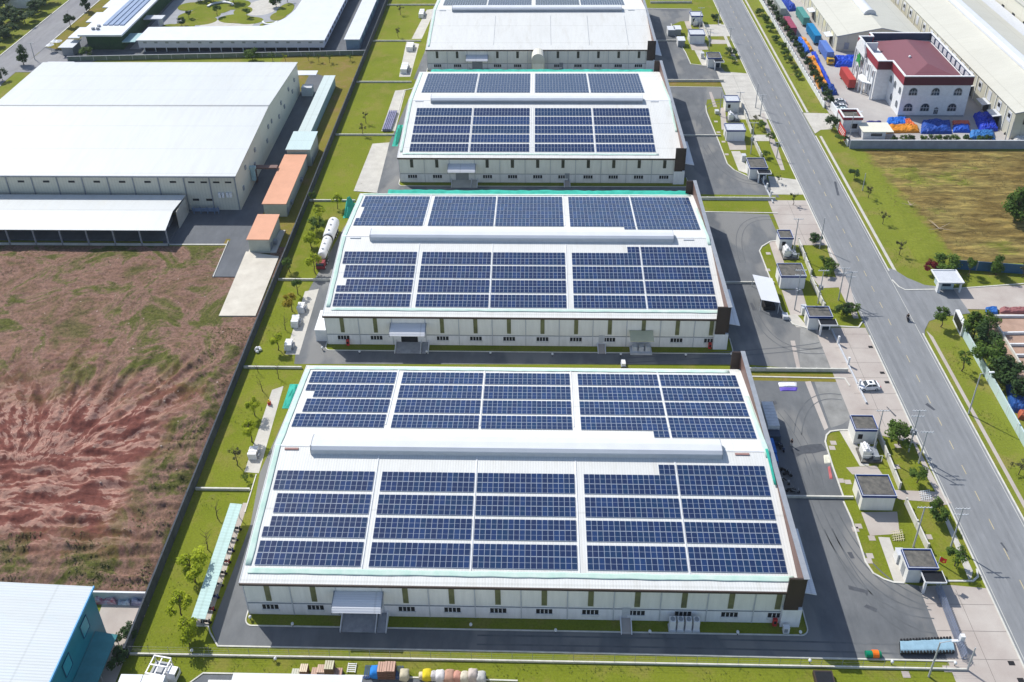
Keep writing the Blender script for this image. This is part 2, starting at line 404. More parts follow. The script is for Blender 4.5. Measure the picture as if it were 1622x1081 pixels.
kerb([(90.9, 60), (90.9, 164)], world=True); kerb([(90.9, 187), (90.9, 256)], world=True); kerb([(90.9, 272), (90.9, 470)], world=True)
sheet('footpath', [(92.1, 60), (92.9, 60), (92.9, 163), (92.1, 165)], 0.02, 'pinkcon', True)
sheet('footpath', [(92.1, 187), (92.9, 187), (92.9, 256), (92.1, 256)], 0.02, 'concrete', True)
sheet('footpath', [(92.1, 272), (92.9, 272), (92.9, 470), (92.1, 470)], 0.02, 'concrete', True)
b = MB()
y = 70
while y < 440:
    b.box(84.43, 84.57, y, y+2.2, .031, .037); y += 6.05
struct(b.build('road_marking', 'yellow'))
for x0 in (78.7, 90.2):
    sheet('road_marking', [(x0, 60), (x0+.12, 60), (x0+.12, 470), (x0, 470)], .035, 'pale', True)
# concrete aprons between the gates and the road
sheet('forecourt', [(66.2, 60), (78.1, 60), (78.1, 100.8), (72.2, 101.3), (66.5, 101.0)], .03, 'pinkcon', True)
sheet('forecourt', [(68.6, 134.6), (78.1, 131.5), (78.1, 165.8), (66.0, 165.8), (66.3, 135)], .034, 'pinkcon', True)
sheet('forecourt', [(67, 197.8), (78.1, 197.8), (78.1, 219), (67, 219)], .034, 'pinkcon', True)
sheet('forecourt', [(69, 222), (78.1, 222), (78.1, 230), (70, 232)], .034, 'concrete', True)
sheet('forecourt', [(67, 267), (78.1, 267), (78.1, 302), (67, 304)], .034, 'concrete', True)
sheet('forecourt', [(67, 336), (78.1, 336), (78.1, 348), (67, 348)], .034, 'concrete', True)

# factory yards: y of the front wall, cross lines
YL = [87.0, 151.2, 218.0, 294.6, 370]
yard1 = [(335, 995), (345, 1023), (820, 1031), (1245, 1040), (1512, 1046), (1478, 932), (1415, 922), (1400, 918), (1383, 908), (1371, 891), (1362, 863), (1349, 824), (1336, 790), (1319, 740), (1309, 700), (1309, 688), (1329, 682), (1378, 682), (1352, 640), (1340, 600), (1190, 599), (480, 598), (412, 748), (397, 830)]
sheet('yard', yard1, .02, 'asphalt')
sheet('yard', [(466, 577), (1185, 578), (1335, 590), (1310, 525), (1280, 520), (1258, 516), (1240, 495), (1226, 458), (1205, 395), (1220, 384), (1236, 381), (1218, 340), (1105, 335), (560, 345), (545, 360), (500, 440), (478, 480)], .02, 'asphalt')
sheet('yard', [(595, 312), (1235, 313), (1214, 282), (1186, 281), (1163, 270), (1139, 226), (1118, 170), (1120, 158), (1150, 156), (1143, 138), (1062, 137), (655, 140), (615, 230)], .02, 'asphalt')
sheet('yard', [(655, 126), (1160, 129), (1142, 106), (1094, 103), (1086, 85), (1064, 40), (1080, 34), (1100, 33), (1095, 14), (1020, 13), (700, 14)], .02, 'asphalt')
# concrete pads and drains on the yards
def px_sheet(name, pts, z, m): return sheet(name, pts, z, m)
px_sheet('drain_cover', [(1252, 540), (1259, 540), (1268, 585), (1262, 585)], .028, 'pinkcon')
px_sheet('drain_cover', [(1275, 605), (1284, 604), (1312, 678), (1306, 682), (1295, 655)], .028, 'pinkcon')
px_sheet('drain_cover', [(1123, 146), (1127, 146), (1136, 170), (1130, 170)], .028, 'pinkcon')
for p in ([(1268, 515), (1312, 528), (1334, 583), (1266, 583)], [(1290, 605), (1340, 604), (1365, 650), (1335, 672), (1316, 678)], [(1145, 142), (1158, 142), (1180, 155), (1172, 150)]):
    px_sheet('concrete_patch', p, .024, mat('worn_concrete', (.235, .235, .225), .9, .25, .25))
# tyre tracks worn into the asphalt
tb = MB(); rs = random.Random(11)
def track(pts, w_=.22, gap=1.5, z=.0405):
    P_ = [Vector(q) for q in pts]
    for o_ in ((-gap/2, gap/2) if gap > .1 else (0,)):
        Q = []
        for i, p in enumerate(P_):
            d = (P_[min(i+1, len(P_)-1)]-P_[max(i-1, 0)]).normalized(); Q.append(p+Vector((-d.y, d.x))*o_)
        for i in range(len(Q)-1):
            d = (Q[i+1]-Q[i]).normalized(); nn = Vector((-d.y, d.x))*w_/2; tb.add([(*(Q[i]-nn), z), (*(Q[i+1]-nn), z), (*(Q[i+1]+nn), z), (*(Q[i]+nn), z)], [(0, 1, 2, 3)])
def bez(a, c, e, n=14): return [((1-t)**2*a[0]+2*t*(1-t)*c[0]+t*t*e[0], (1-t)**2*a[1]+2*t*(1-t)*c[1]+t*t*e[1]) for t in [i/n for i in range(n+1)]]
for q in (((66, 92), (56, 93), (54, 112)), ((67, 96), (52, 96), (53, 128)), ((64, 90), (30, 90.5), (-10, 90.3)), ((66, 144), (58, 146), (54, 134)), ((66, 158), (52, 156), (53, 176)), ((66, 160), (60, 158), (20, 154.4)), ((67, 210), (54, 212), (54, 190)), ((66, 228), (56, 228), (54, 250)), ((66, 280), (56, 278), (54, 262)), ((67, 98), (58, 101), (56, 116)), ((55, 121), (56, 130), (52, 140))): track(bez(*q), rs.uniform(.14, .28))
struct(tb.build('tyre_track', mat('tyre_mark', (.112, .12, .128), .85, .2, .4)))
tb = MB()
for x_ in (80.3, 82.2, 86.8, 88.7):
    track([(x_+.35*math.sin(y_*.03+x_), y_) for y_ in range(62, 440, 9)], .5, 0, .0375)
struct(tb.build('tyre_track', mat('worn_lane', (.215, .223, .232), .85, .1, .3)))
# slab joints on the forecourts
jb = MB()
for (xa, xb, ya, yb) in ((66.6, 78, 61, 100.5), (69, 78, 136, 165.5), (67.2, 78, 198, 218.8), (67.2, 78, 268, 301)):
    yy = ya+4.6
    while yy < yb: jb.box(xa, xb, yy, yy+.07, .036, .0395); yy += 4.6
    for xx in (72.6,): jb.box(xx, xx+.07, ya, yb, .0396, .041)
struct(jb.build('slab_joint', mat('joint_filler', (.16, .15, .14), .9, .2, 2)))
# oil and water stains
rs = random.Random(5); STM = mat('damp_stain', (.075, .08, .09), .5, .2, 1)
for pts, w_ in (([(1256, 719), (1270, 714), (1285, 711), (1303, 706)], 1.0), ([(1344, 929), (1356, 934), (1368, 938), (1376, 941)], .5), ([(1346, 875), (1350, 885)], .5), ([(1222, 640), (1232, 638)], .6), ([(1190, 480), (1196, 492)], .5), ([(1404, 645), (1419, 660)], .25), ([(1585, 860), (1596, 874)], .35), ([(1322, 288), (1328, 310)], .4), ([(1466, 640), (1480, 650)], .4), ([(1370, 960), (1390, 968)], .4)):
    P_ = [Vector(q) for q in GP(pts)]; o_ = []
    for sgn in (1, -1):
        for i, p in (list(enumerate(P_)) if sgn > 0 else list(enumerate(P_))[::-1]):
            d = (P_[min(i+1, len(P_)-1)]-P_[max(i-1, 0)]).normalized(); nn = Vector((-d.y, d.x))*sgn*w_*rs.uniform(.4, 1.3); o_.append((p.x+nn.x+d.x*rs.uniform(-.3, .3), p.y+nn.y))
    sheet('stain', o_, .042, STM, True)
# kerb lines round lawns
kerb([(303, 992), (330, 992), (333, 1003), (345, 1024), (820, 1033), (1245, 1042), (1514, 1048)], .22)
kerb([(406, 752), (388, 812)], .2)
for k in ([(1378, 681), (1329.6, 682), (1315, 684), (1309, 690), (1307, 700), (1312, 717), (1319, 740), (1336, 788)], [(1336, 795), (1349, 824), (1362, 863), (1371, 891), (1383, 908.7), (1400, 918), (1415, 923), (1432, 924)], [(1492, 921), (1541, 921), (1549, 914), (1547, 902)],
          [(1236, 381), (1220, 383), (1207, 391), (1203, 398), (1216, 432), (1228, 462), (1238, 492), (1256, 514), (1280, 521)], [(1322, 517), (1360, 519), (1366, 510)],
          [(1118, 168), (1119, 178), (1139, 226), (1152, 260), (1163, 270), (1186, 281)], [(1063, 38), (1066, 52), (1086, 84), (1094, 102), (1120, 105)], [(1190, 597), (1338, 600), (1346, 612)],
          [(1105, 336), (1232, 338)], [(1113, 317), (1230, 318)], [(1060, 138), (1144, 139)], [(1022, 14), (1094, 15)], [(598, 306), (562, 303)], [(655, 140), (640, 144), (622, 208)]):
    kerb(k, .3)
# entrance islands (lawn inside the kerbs with walks on top)
sheet('lawn', [(1378, 682), (1330, 683), (1311, 688), (1309, 700), (1319, 740), (1336, 788), (1349, 824), (1362, 863), (1371, 891), (1383, 908), (1415, 921), (1541, 920), (1547, 905), (1492, 800), (1440, 700), (1395, 684)], .026, 'lawn')
sheet('lawn', [(1236, 382), (1207, 392), (1204, 398), (1228, 462), (1240, 492), (1256, 513), (1280, 520), (1360, 517), (1364, 510), (1330, 440), (1288, 385)], .026, 'lawn')
sheet('lawn', [(1150, 158), (1120, 168), (1139, 226), (1153, 260), (1163, 269), (1200, 276), (1247, 275), (1250, 268), (1218, 210), (1200, 170), (1172, 169)], .026, 'lawn')
sheet('lawn', [(1098, 34), (1078, 34), (1064, 40), (1086, 84), (1094, 102), (1120, 105), (1168, 104), (1171, 98), (1150, 55), (1136, 35)], .026, 'lawn')
px_sheet('lawn', [(1190, 592), (1340, 594), (1346, 606), (1194, 603)], .0275, 'lawnd')
px_sheet('lawn', [(1106, 308), (1229, 310), (1235, 336), (1112, 335)], .024, 'lawn')
px_sheet('lawn', [(1058, 127), (1148, 129), (1150, 137), (1061, 137)], .024, 'lawnd')
for k, p in enumerate(([(1329, 682), (1346, 683), (1377, 738), (1362, 739)], [(1340, 741), (1388, 738), (1398, 752), (1350, 752)], [(1364, 812), (1421, 811), (1425, 846), (1378, 849)], [(1391, 851), (1409, 852), (1434, 924), (1416, 922)],
          [(1218, 384), (1232, 380), (1242, 417), (1230, 420)], [(1238, 460), (1270, 458), (1282, 500), (1252, 500)], [(1243, 500), (1262, 498), (1280, 519), (1262, 519)],
          [(1140, 172), (1148, 170), (1152, 205), (1143, 206)], [(1151, 222), (1180, 224), (1182, 238), (1156, 238)], [(1158, 240), (1172, 240), (1188, 277), (1170, 271)],
          [(1084, 34), (1092, 34), (1096, 46), (1088, 46)], [(1092, 68), (1118, 68), (1122, 79), (1096, 80)], [(1100, 80), (1112, 80), (1122, 104), (1112, 104)],
          [(1403, 776), (1492, 780), (1508, 798), (1425, 792)], [(1285, 438), (1336, 440), (1346, 455), (1300, 457)], [(1190, 214), (1222, 214), (1226, 224), (1196, 224)], [(1122, 63), (1148, 64), (1154, 70), (1124, 70)],
          [(1445, 698), (1452, 706), (1502, 800), (1494, 800), (1470, 760)], [(1492, 814), (1498, 814), (1541, 905), (1538, 918), (1534, 918)], [(1310, 393), (1316, 393), (1347, 455), (1360, 505), (1352, 505), (1330, 460)], [(1205, 180), (1210, 180), (1232, 235), (1243, 270), (1237, 270), (1222, 235)], [(1138, 38), (1142, 38), (1166, 92), (1168, 98), (1160, 92)])):
    px_sheet('walkway', p, .044+k*.0015, 'pinkcon' if k % 3 else 'concrete')
# manhole slabs
b = MB()
for x, y in ((1320, 702), (1318, 710), (1343, 764), (1332, 762), (1360, 834), (1355, 839), (1381, 853), (1378, 881), (1376, 889), (1471, 851), (1422, 707), (1420, 740), (1217, 402), (1216, 428), (1134, 193), (1138, 210), (1146, 225), (1151, 245), (1500, 1060), (1435, 1069)):
    X, Y = G(x, y); b.box(X-.6, X+.6, Y-.5, Y+.5, 0, .07)
struct(b.build('manhole', 'pinkcon'))
b = MB()
for x, y in ((1379, 550), (1397.5, 591), (1405, 606), (1602, 1051), (1617, 1078)):
    X, Y = G(x, y); b.box(X-.5, X+.5, Y-.35, Y+.35, .02, .046)
struct(b.build('drain_grate', 'black'))

# west side pads beside the side lanes
sheet('pavement', [(590, 228), (617, 226), (597, 306), (560, 303)], .03, 'concrete')
sheet('pavement', [(626, 144), (643, 142), (626, 208), (604, 208)], .03, 'concrete')
sheet('pavement', [(676, 16), (690, 14), (668, 62), (652, 62)], .03, 'concrete')
sheet('pavement', [(644, 66), (664, 70), (650, 122), (632, 122)], .03, 'concrete')
sheet('pavement', [(483, 462), (505, 458), (474, 562), (452, 562)], .03, 'concrete')
sheet('pavement', [(431, 618), (449, 612), (410, 750), (387, 748)], .03, 'concrete')
sheet('pavement', [(303, 992), (330, 992), (393, 797), (385, 797)], .03, 'pinkcon')

# front lawns with kerbs round every factory hall
def front_strip(x0, x1, yf, d=2.1):
    pts = [(x0-.4, yf+3)] + arc(x0+.9, yf-d+1.3, 1.3, 180, 270, 5) + arc(x1+.3, yf-d+1.3, 1.3, 270, 360, 5) + [(x1+1.6, yf+3)]
    sheet('lawn', pts, .03, 'lawn', True); kerb(pts, .2, .14, world=True)
for x0, x1, yf in ((-49.2, 43.6, 94.1), (-49.2, 43.6, 158.9), (-41.5, 43.6, 227.9), (-41.5, 43.6, 304.3)): front_strip(x0, x1, yf)

# ---- west neighbour
TERR = {}
def terrain(name, x0, x1, y0, y1, st, amp, m, seed=0, seed_fn=None, flat=None):
    b = MB(); nx = int((x1-x0)/st); ny = int((y1-y0)/st)
    def hz(X, Y):
            e = min(1, min(X-x0+.01, x1-X+.01, Y-y0+.01, y1-Y+.01)/2.5)
            z = noise.noise((X*.12+seed, Y*.12, 3))*amp+noise.noise((X*.35, Y*.9+seed, 1))*amp*.45+abs(noise.noise((X*.9, Y*1.1, seed)))*amp*.35
            if seed_fn: z += seed_fn(X, Y)
            return max(.05, (z+amp*.8))*max(0, e)*(flat(X, Y) if flat else 1)+.01
    TERR[seed] = hz
    for j in range(ny+1):
        for i in range(nx+1):
            X = x0+(x1-x0)*i/nx; Y = y0+(y1-y0)*j/ny; b.v.append((X, Y, hz(X, Y)))
    for j in range(ny):
        for i in range(nx):
            a = j*(nx+1)+i; b.f.append((a, a+1, a+nx+2, a+nx+1)); b.m.append(0)
    return struct(b.build(name, m, smooth=True))
def furrow(X, Y):
    # tracks and heaps pushed up by an excavator
    u = noise.noise((X*.05, Y*.05, 9)); r = math.hypot(X+100, Y-135)
    a = math.atan2(Y-122, X+98); q = min(1, max(0, (Y-126)/10)); k = max(0, min(1, (162-Y)/12))
    g1 = (.5-abs(noise.noise((a*8, r*.07, 4))))*2.0; g2 = (.5-abs(noise.noise((X*.09, Y*.45, 4))))*1.9
    return (g1*q+g2*(1-q)+abs(noise.noise((X*.7, Y*.7, 6)))*.6)*k
terrain('field', -175, -67.9, 97.0, 195.8, .42, .5, 'dirt', 2, furrow, lambda X, Y: 1-.9*max(0, min(1, (X+90)/4))*max(0, min(1, (Y-158)/7)))
sheet('lawn', [(-100, 196.1), (-68, 196.1), (-68, 320), (-100, 320)], .0, 'lawnd', True)
sheet('lawn', [(325, 470), (362, 388), (415, 388), (460, 350), (430, 490), (398, 560), (380, 560), (345, 505)], .9, 'lawnd') if False else None
sheet('access_road', [(268, 387), (362, 378), (338, 441), (366, 441), (400, 384), (440, 330), (405, 330), (425, 250), (520, 100), (470, 100), (470, 150), (385, 332), (300, 332)], .02, 'asphalt2') if False else None
sheet('access_road', [(-175, 196.4), (-84.5, 196.4), (-84.5, 182.6), (-78.6, 182.6), (-78.6, 300), (-86, 303), (-86, 213), (-175, 213)], .62, 'asphalt2', True) if False else None
sheet('access_road', [(-103, 196.2), (-86, 196.2), (-86, 199.2), (-79, 199.2), (-79, 299), (-86, 303), (-86, 216), (-103, 216)], .02, 'asphalt2', True)
b = MB(); b.box(-84.6, -77.8, 182.8, 199.6, .0, .26); struct(b.build('access_road', 'asphalt2'))
b = MB(); b.prism(GP([(347, 502), (405, 502), (442, 408), (390, 400)]), .0, .34); b.prism([(-78, 193), (-70.4, 193), (-70.4, 203), (-77.9, 203)], 0, .33); struct(b.build('concrete_pad', mat('bright_concrete', (.50, .46, .39), .9, .12, .3, c2=(.62, .58, .50))))
kerb([(268, 388), (360, 388)], .4); kerb([(362, 383), (338, 440)], .2, .4)
# north-west plots
sheet('yard', [(-200, 322), (-183, 303), (-170, 316), (-70, 319.5), (-68, 319.5), (-68, 380), (-199, 380)], .02, 'asphalt2', True)
sheet('road', [(-214, 230), (-200, 230), (-199.6, 312), (-199.4, 380), (-199.4, 470), (-213.6, 470), (-213.6, 230)], .03, 'roadleft', True)
sheet('road', [(-330, 286), (-213, 286), (-213, 309), (-330, 309)], .034, 'roadleft', True)
sheet('road', [(-200, 303), (-186, 303), (-184, 315), (-199, 325)], .034, 'roadleft', True)
kerb([(-199.4, 326), (-199.4, 470)], .45, .2, world=True); kerb([(-213.6, 314), (-213.6, 470)], .5, .2, world=True); kerb([(-199.4, 230), (-199.4, 292)], .45, .2, world=True)
sheet('lawn', [(-199.2, 326), (-189, 322), (-187, 470), (-199.2, 470)], .03, 'lawnd', True)
sheet('lawn', [(-199.2, 230), (-180, 230), (-186, 292), (-199.2, 292)], .03, 'lawns', True)
# ---- east plots
sheet('side_road', GP([(1418, 446), (1432, 460), (1500, 458), (1622, 452), (1700, 450), (1700, 500), (1622, 492), (1530, 490), (1470, 502), (1462, 520)]), .036, 'pinkcon', True)
sheet('side_road', GP([(1418, 446), (1436, 459), (1482, 458), (1510, 491), (1472, 500), (1462, 522)]), .04, 'road', True)
kerb([(1413, 444), (1424, 455), (1434, 460), (1482, 459), (1510, 458), (1622, 450)], .3)
kerb([(1442, 494), (1463, 534)], .01, .01)
terrain('field', 99.6, 175, 190.5, 247.2, .8, .3, 'field', 5)
sheet('lawn', [(110, 175.5), (175, 178), (175, 191), (106, 191)], .02, 'lawns', True)
sheet('yard', [(99.6, 249.5), (200, 249.5), (200, 470), (99.6, 470)], .02, mat('pale_yard_concrete', (.33, .31, .30), .9, .15, .1, c2=(.42, .40, .38)), True)
sheet('forecourt', GP([(1272, 179), (1312, 180), (1322, 196), (1318, 205), (1300, 206), (1291, 212)]), .03, 'concrete', True)
sheet('building_plot', GP([(1560, 500), (1622, 492), (1700, 492), (1700, 700), (1622, 640)]), .03, mat('raw_earth', (.30, .20, .15), .95, .2, .3, c2=(.44, .30, .23)), True)

# ================================================================== FACTORY HALLS
def roof_z(Y, y0, y1, e, r):
    mid = (y0+y1)/2; return e+(r-e)*(1-abs(Y-mid)/(mid-y0))
def hall(key, label, x0, x1, y0, y1, e, r, nb, bay0, door_bay, mon, extra=None, roofm='roof', windows=True):
    """long factory hall, gable ends east and west"""
    t = thing('factory_hall', label, 'factory building', ((x0+x1)/2, (y0+y1)/2, 0), group='factory halls with solar roofs'); mid = (y0+y1)/2
    xe = 43.0
    b = MB()      # shell
    b.hexa([(x0, y0, 0), (xe, y0, 0), (xe, y1, 0), (x0, y1, 0)], [(x0, y0, e-.3), (xe, y0, e-.3), (xe, y1, e-.3), (x0, y1, e-.3)], 0)
    b.prismx([(y0+.1, e-.3), (y1-.1, e-.3), (mid, r-.35)], x0+.02, xe-.02, 0)
    b.build('wall', ['cream'], t)
    b = MB(); b.box(x0-.04, xe+.03, y0-.06, y0-.003, 0, 3.1, 0); b.build('lower_wall', 'wallb', t)
    s = (r-e)/(mid-y0); ov = .45; th = .16
    b = MB()
    b.hexa([(x0-.3, y0-ov, e-ov*s-th), (xe, y0-ov, e-ov*s-th), (xe, mid, r-th), (x0-.3, mid, r-th)], [(x0-.3, y0-ov, e-ov*s), (xe, y0-ov, e-ov*s), (xe, mid, r), (x0-.3, mid, r)])
    b.hexa([(x0-.3, mid, r-th), (xe, mid, r-th), (xe, y1+ov, e-ov*s-th), (x0-.3, y1+ov, e-ov*s-th)], [(x0-.3, mid, r), (xe, mid, r), (xe, y1+ov, e-ov*s), (x0-.3, y1+ov, e-ov*s)])
    ro = b.build('roof', roofm, t)
    b = MB(); b.box(x0-.35, xe-1.9, y0-ov-.22, y0-ov-.005, e-ov*s-.42, e-ov*s+.02); b.build('gutter', 'brown', t)
    b = MB(); b.box(x0-.34, x0-.305, y0-ov, mid, e-.3, e-.26)
    # side trim follows the roof
    for (ya, za, yb, zb) in ((y0-ov, e-ov*s, mid, r), (mid, r, y1+ov, e-ov*s)):
        b.hexa([(x0-.42, ya, za-.3), (x0-.31, ya, za-.3), (x0-.31, yb, zb-.3), (x0-.42, yb, zb-.3)], [(x0-.42, ya, za+.06), (x0-.31, ya, za+.06), (x0-.31, yb, zb+.06), (x0-.42, yb, zb+.06)])
    b.build('roof_trim', 'white2', t)
    # brown parapet on the east gable
    b = MB(); T = 12.6 if r < 14 else 14.0; z0 = 4.6
    b.box(43.05, 43.85, y0-.2, y1+1.9, z0, T, 0)
    b.box(40.7, 43.05, y0-.75, y0-.46, z0, T, 0)
    b.box(41.2, 43.05, y1+1.6, y1+1.9, z0, T, 0)
    b.add([(43.04, y0-.4, e-.6), (43.04, y1+1.5, e-.6), (43.04, y1+1.5, T-.02), (43.04, y0-.4, T-.02)], [(0, 3, 2, 1)], 1)
    b.box(42.98, 43.92, y0-.8, y1+1.95, T, T+.1, 2)
    b.build('parapet', ['brown', 'brownin', 'grey'], t)
    b = MB(); b.box(40.6, 43.8, y0-.72, y0-.1, 0, z0+.02); b.build('corner_pier', 'wallb', t)
    # pilasters between bays, belt line
    bw = (bay0[1]-bay0[0])/nb
    for i in range(nb+1):
        X = bay0[0]+bw*i
        if i in (door_bay+1,) or X > 40: pass
        if X > 40.2: continue
        b = MB(); b.box(X-.09, X+.09, y0-.16, y0-.061, .1, e-.55, 0); b.build('downpipe', 'lgrey', t)
    b = MB(); b.box(x0-.02, 40.6, y0-.12, y0-.062, 3.02, 3.16); b.build('belt_course', 'grey', t)
    for i in range(nb):
        if i == door_bay: continue
        X = bay0[0]+bw*(i+.5)
        if X > 40.2: continue
        b = MB(); b.box(X-.46, X+.46, y0-.09, y0-.045, 3.7 if nb == 12 else 5.3, e-.95, 0)
        b.build('skylight_strip', 'olive' if nb == 12 else 'olived', t)
        b = MB(); b.box(X-1.35, X+1.35, y0-.13, y0-.064, 1.62, 2.7, 0)
        w_ = b.build('window', 'dark', t)
        b = MB()
        for k in range(1, 4):
            xx = X-1.35+2.7*k/4; b.box(xx-.07, xx+.07, y0-.15, y0-.131, 1.62, 2.7, 0)
        b.box(X-1.5, X+1.5, y0-.22, y0-.131, 1.05, 1.6, 0)
        b.build('sill', 'white2', w_)
    # delivery door with canopy and ramp
    X = bay0[0]+bw*(door_bay+.5)
    b = MB(); b.box(X-2.0, X+1.9, y0-.10, y0-.062, .9, 4.6); b.build('door', 'dark' if nb == 12 else 'grey', t)
    b = MB()
    b.prismx([(y0-.07, 6.3), (y0-.07, 6.5), (y0-1.2, 6.45), (y0-2.4, 6.1), (y0-3.1, 5.5), (y0-3.0, 5.42), (y0-2.3, 5.95), (y0-1.2, 6.28)][::-1] if False else [(y0-.07, 6.2), (y0-3.0, 5.3), (y0-3.05, 5.42), (y0-2.5, 5.95), (y0-1.4, 6.4), (y0-.07, 6.6)], X-4.1, X+4.0)
    cn = b.build('canopy', 'awn', t)
    b = MB()
    for sx in (-4.2, 4.02): b.prismx([(y0-.07, 6.0), (y0-3.1, 5.1), (y0-3.1, 5.5), (y0-1.4, 6.5), (y0-.07, 6.75)], X+sx, X+sx+.14)
    b.build('canopy_frame', 'grey', cn)
    b = MB(); b.prismx([(y0-.07, 0), (y0-2.9, 0), (y0-2.9, .1), (y0-.07, .95)], X-3.1, X+2.6, 0)
    b.prismx([(y0-.07, 0), (y0-2.9, 0), (y0-2.9, .1), (y0-.07, .95)], X+2.9, X+4.4, 0); b.build('ramp', 'ramp' if nb == 12 else 'concrete', t)  # ramps of the nearer halls use the shadow-darkened concrete
    b = MB()
    for sx in (-3.3, 2.62, 4.42): b.prismx([(y0-.07, 0), (y0-3.0, 0), (y0-3.0, .45), (y0-.07, 1.7)], X+sx, X+sx+.16)
    b.build('ramp_wall', 'white2', t)
    # second small door with ramp
    X = 8.9 if nb == 11 else 14.9
    if windows:
        b = MB(); b.box(X-.7, X+.7, y0-.135, y0-.124, .8, 3.4); b.build('door', 'lgrey' if nb == 12 else 'grey', t)
        b = MB(); b.prismx([(y0-.07, 0), (y0-2.4, 0), (y0-2.4, .06), (y0-.07, .8)], X-.75, X+.75, 0); b.build('ramp', 'pinkcon', t)
        b = MB()
        for sx in (-.95, .78): b.prismx([(y0-.07, 0), (y0-2.5, 0), (y0-2.5, .35), (y0-.07, 1.3)], X+sx, X+sx+.16)
        b.build('ramp_wall', 'white2', t)
    # ridge vent
    mx0, mx1 = mon
    b = MB(); hw = 1.75; hh = 1.5
    prof = [(mid-hw, r-.35), (mid-hw, r+hh*.62), (mid-hw*.72, r+hh*.93), (mid, r+hh*1.02), (mid+hw*.72, r+hh*.93), (mid+hw, r+hh*.62), (mid+hw, r-.35)]
    b.prismx(prof, mx0, mx1, 0)
    v = b.build('ridge_vent', 'panelw', t)
    b = MB(); b.box(mx0+.1, mx1-.1, mid-hw-.03, mid-hw-.004, r-.3, r+hh*.42, 0)
    b.build('louvre', 'grey' if y0 > 200 else 'lgrey', v)
    b = MB(); p2 = [(mid+(p[0]-mid)*1.03, r-.3+(p[1]-r+.3)*1.03) for p in prof]
    for xx in (mx0-.08, mx1): b.prismx(p2, xx, xx+.08, 0)
    b.build('end_cap', 'grey', v)
    # ridge flashing
    b = MB(); fx = [(x0-.1, mx0-.6), (mx1+.6, 42.8)]
    for a, c in fx: b.prismx([(mid-.25, r+.0), (mid-.25, r+.02), (mid, r+.09), (mid+.25, r+.02), (mid+.25, r+.0)], a, c)
    b.build('ridge_cap', 'white2', t)
    # access hatches: the short coloured strips on the ridge
    for a in (mx0-5.2, mx1+2.6):
        b = MB(); b.box(a, a+2.6, mid-.95, mid-.55, r-.12, r+.05); b.build('ridge_plate', mat('rust_plate', (.30, .17, .15), .7, .2, 1) if nb == 12 and y0 < 100 else 'lgrey', t)
    return t, dict(x0=x0, y0=y0, y1=y1, e=e, r=r, mid=mid, s=s)

H1, D1 = hall(1, 'nearest white roofed factory hall with olive skylight strips, by the front fence', -49.2, 43.9, 94.1, 142.5, 9, 13, 12, (-49.2, 43.8), 2, (-42.2, 34.0))
H2, D2 = hall(2, 'second white roofed factory hall from the front fence, tanker along its left side', -49.2, 43.9, 158.9, 208.1, 9, 13, 12, (-49.2, 43.8), 2, (-42.0, 33.8))
H3, D3 = hall(3, 'third factory hall back, eleven bays with a grey delivery door, behind a green net', -41.5, 43.9, 227.9, 284.9, 9, 13, 11, (-41.5, 41.6), 2, (-34.4, 33.7))
H4, D4 = hall(4, 'farthest factory hall of the row, its front roof slope bare white', -41.5, 43.9, 304.3, 361.3, 9, 13.2, 11, (-41.5, 41.6), 2, (-34.0, 33.3))

# conduits and walk strips on the roofs (parts of the halls)
def strip_on_roof(t, D, x, w_, ya, yb, m='white2', h=.12, name='cable_tray'):
    z = lambda Y: roof_z(Y, D['y0'], D['y1'], D['e'], D['r'])
    b = MB(); b.hexa([(x, ya, z(ya)+.004), (x+w_, ya, z(ya)+.004), (x+w_, yb, z(yb)+.004), (x, yb, z(yb)+.004)], [(x, ya, z(ya)+h), (x+w_, ya, z(ya)+h), (x+w_, yb, z(yb)+h), (x, yb, z(yb)+h)])
    b.build(name, m, t)
for t, D, ya, yb in ((H1, D1, 96.0, 116.4), (H2, D2, 160.6, 181.0)):
    for x in (-29.6, -11.27, 6.95, 25.2): strip_on_roof(t, D, x, .2, ya, yb if x != 25.2 else yb-.2)
    for x in (-29.6, -11.27, 6.95, 25.2): strip_on_roof(t, D, x, .2, D['mid']+6, D['y1']-.6)
for x in (-20.75, -2.2, -1.6, 17.25): strip_on_roof(H3, D3, x, .16, 229.5, 252.5)
for x in (-20.75, -2.0, -1.2, 17.25): strip_on_roof(H3, D3, x, .16, 263, 283.6)
for x in (-16.6, 5.0, 19.4, 34): strip_on_roof(H4, D4, x, .12, 307, 328, 'grey', .05, 'roof_seam')
strip_on_roof(H1, D1, 36.1, .12, 95, 142, 'lgrey', .05, 'roof_seam')

# vent cowl of the fourth hall
t = thing('exhaust_stack', 'tall rounded cream exhaust housing standing against the farthest hall front', 'exhaust duct', (0.2, 301.5, 0))
b = MB(); pr = [(-2.4, 0), (2.4, 0), (2.4, 7.2)] + [(2.4*math.cos(R(a)), 7.2+2.4*math.sin(R(a))) for a in range(20, 180, 20)] + [(-2.4, 7.2)]
b.prismy([(p[0]+.2, p[1]) for p in pr], 298.8, 303.9); b.build('duct', mat('cream_duct', (.62, .60, .52), .6, .05, .6), t)
b = MB(); b.box(-1.8, 2.2, 298.74, 298.79, .6, 5.5); b.build('door', 'cream', t)

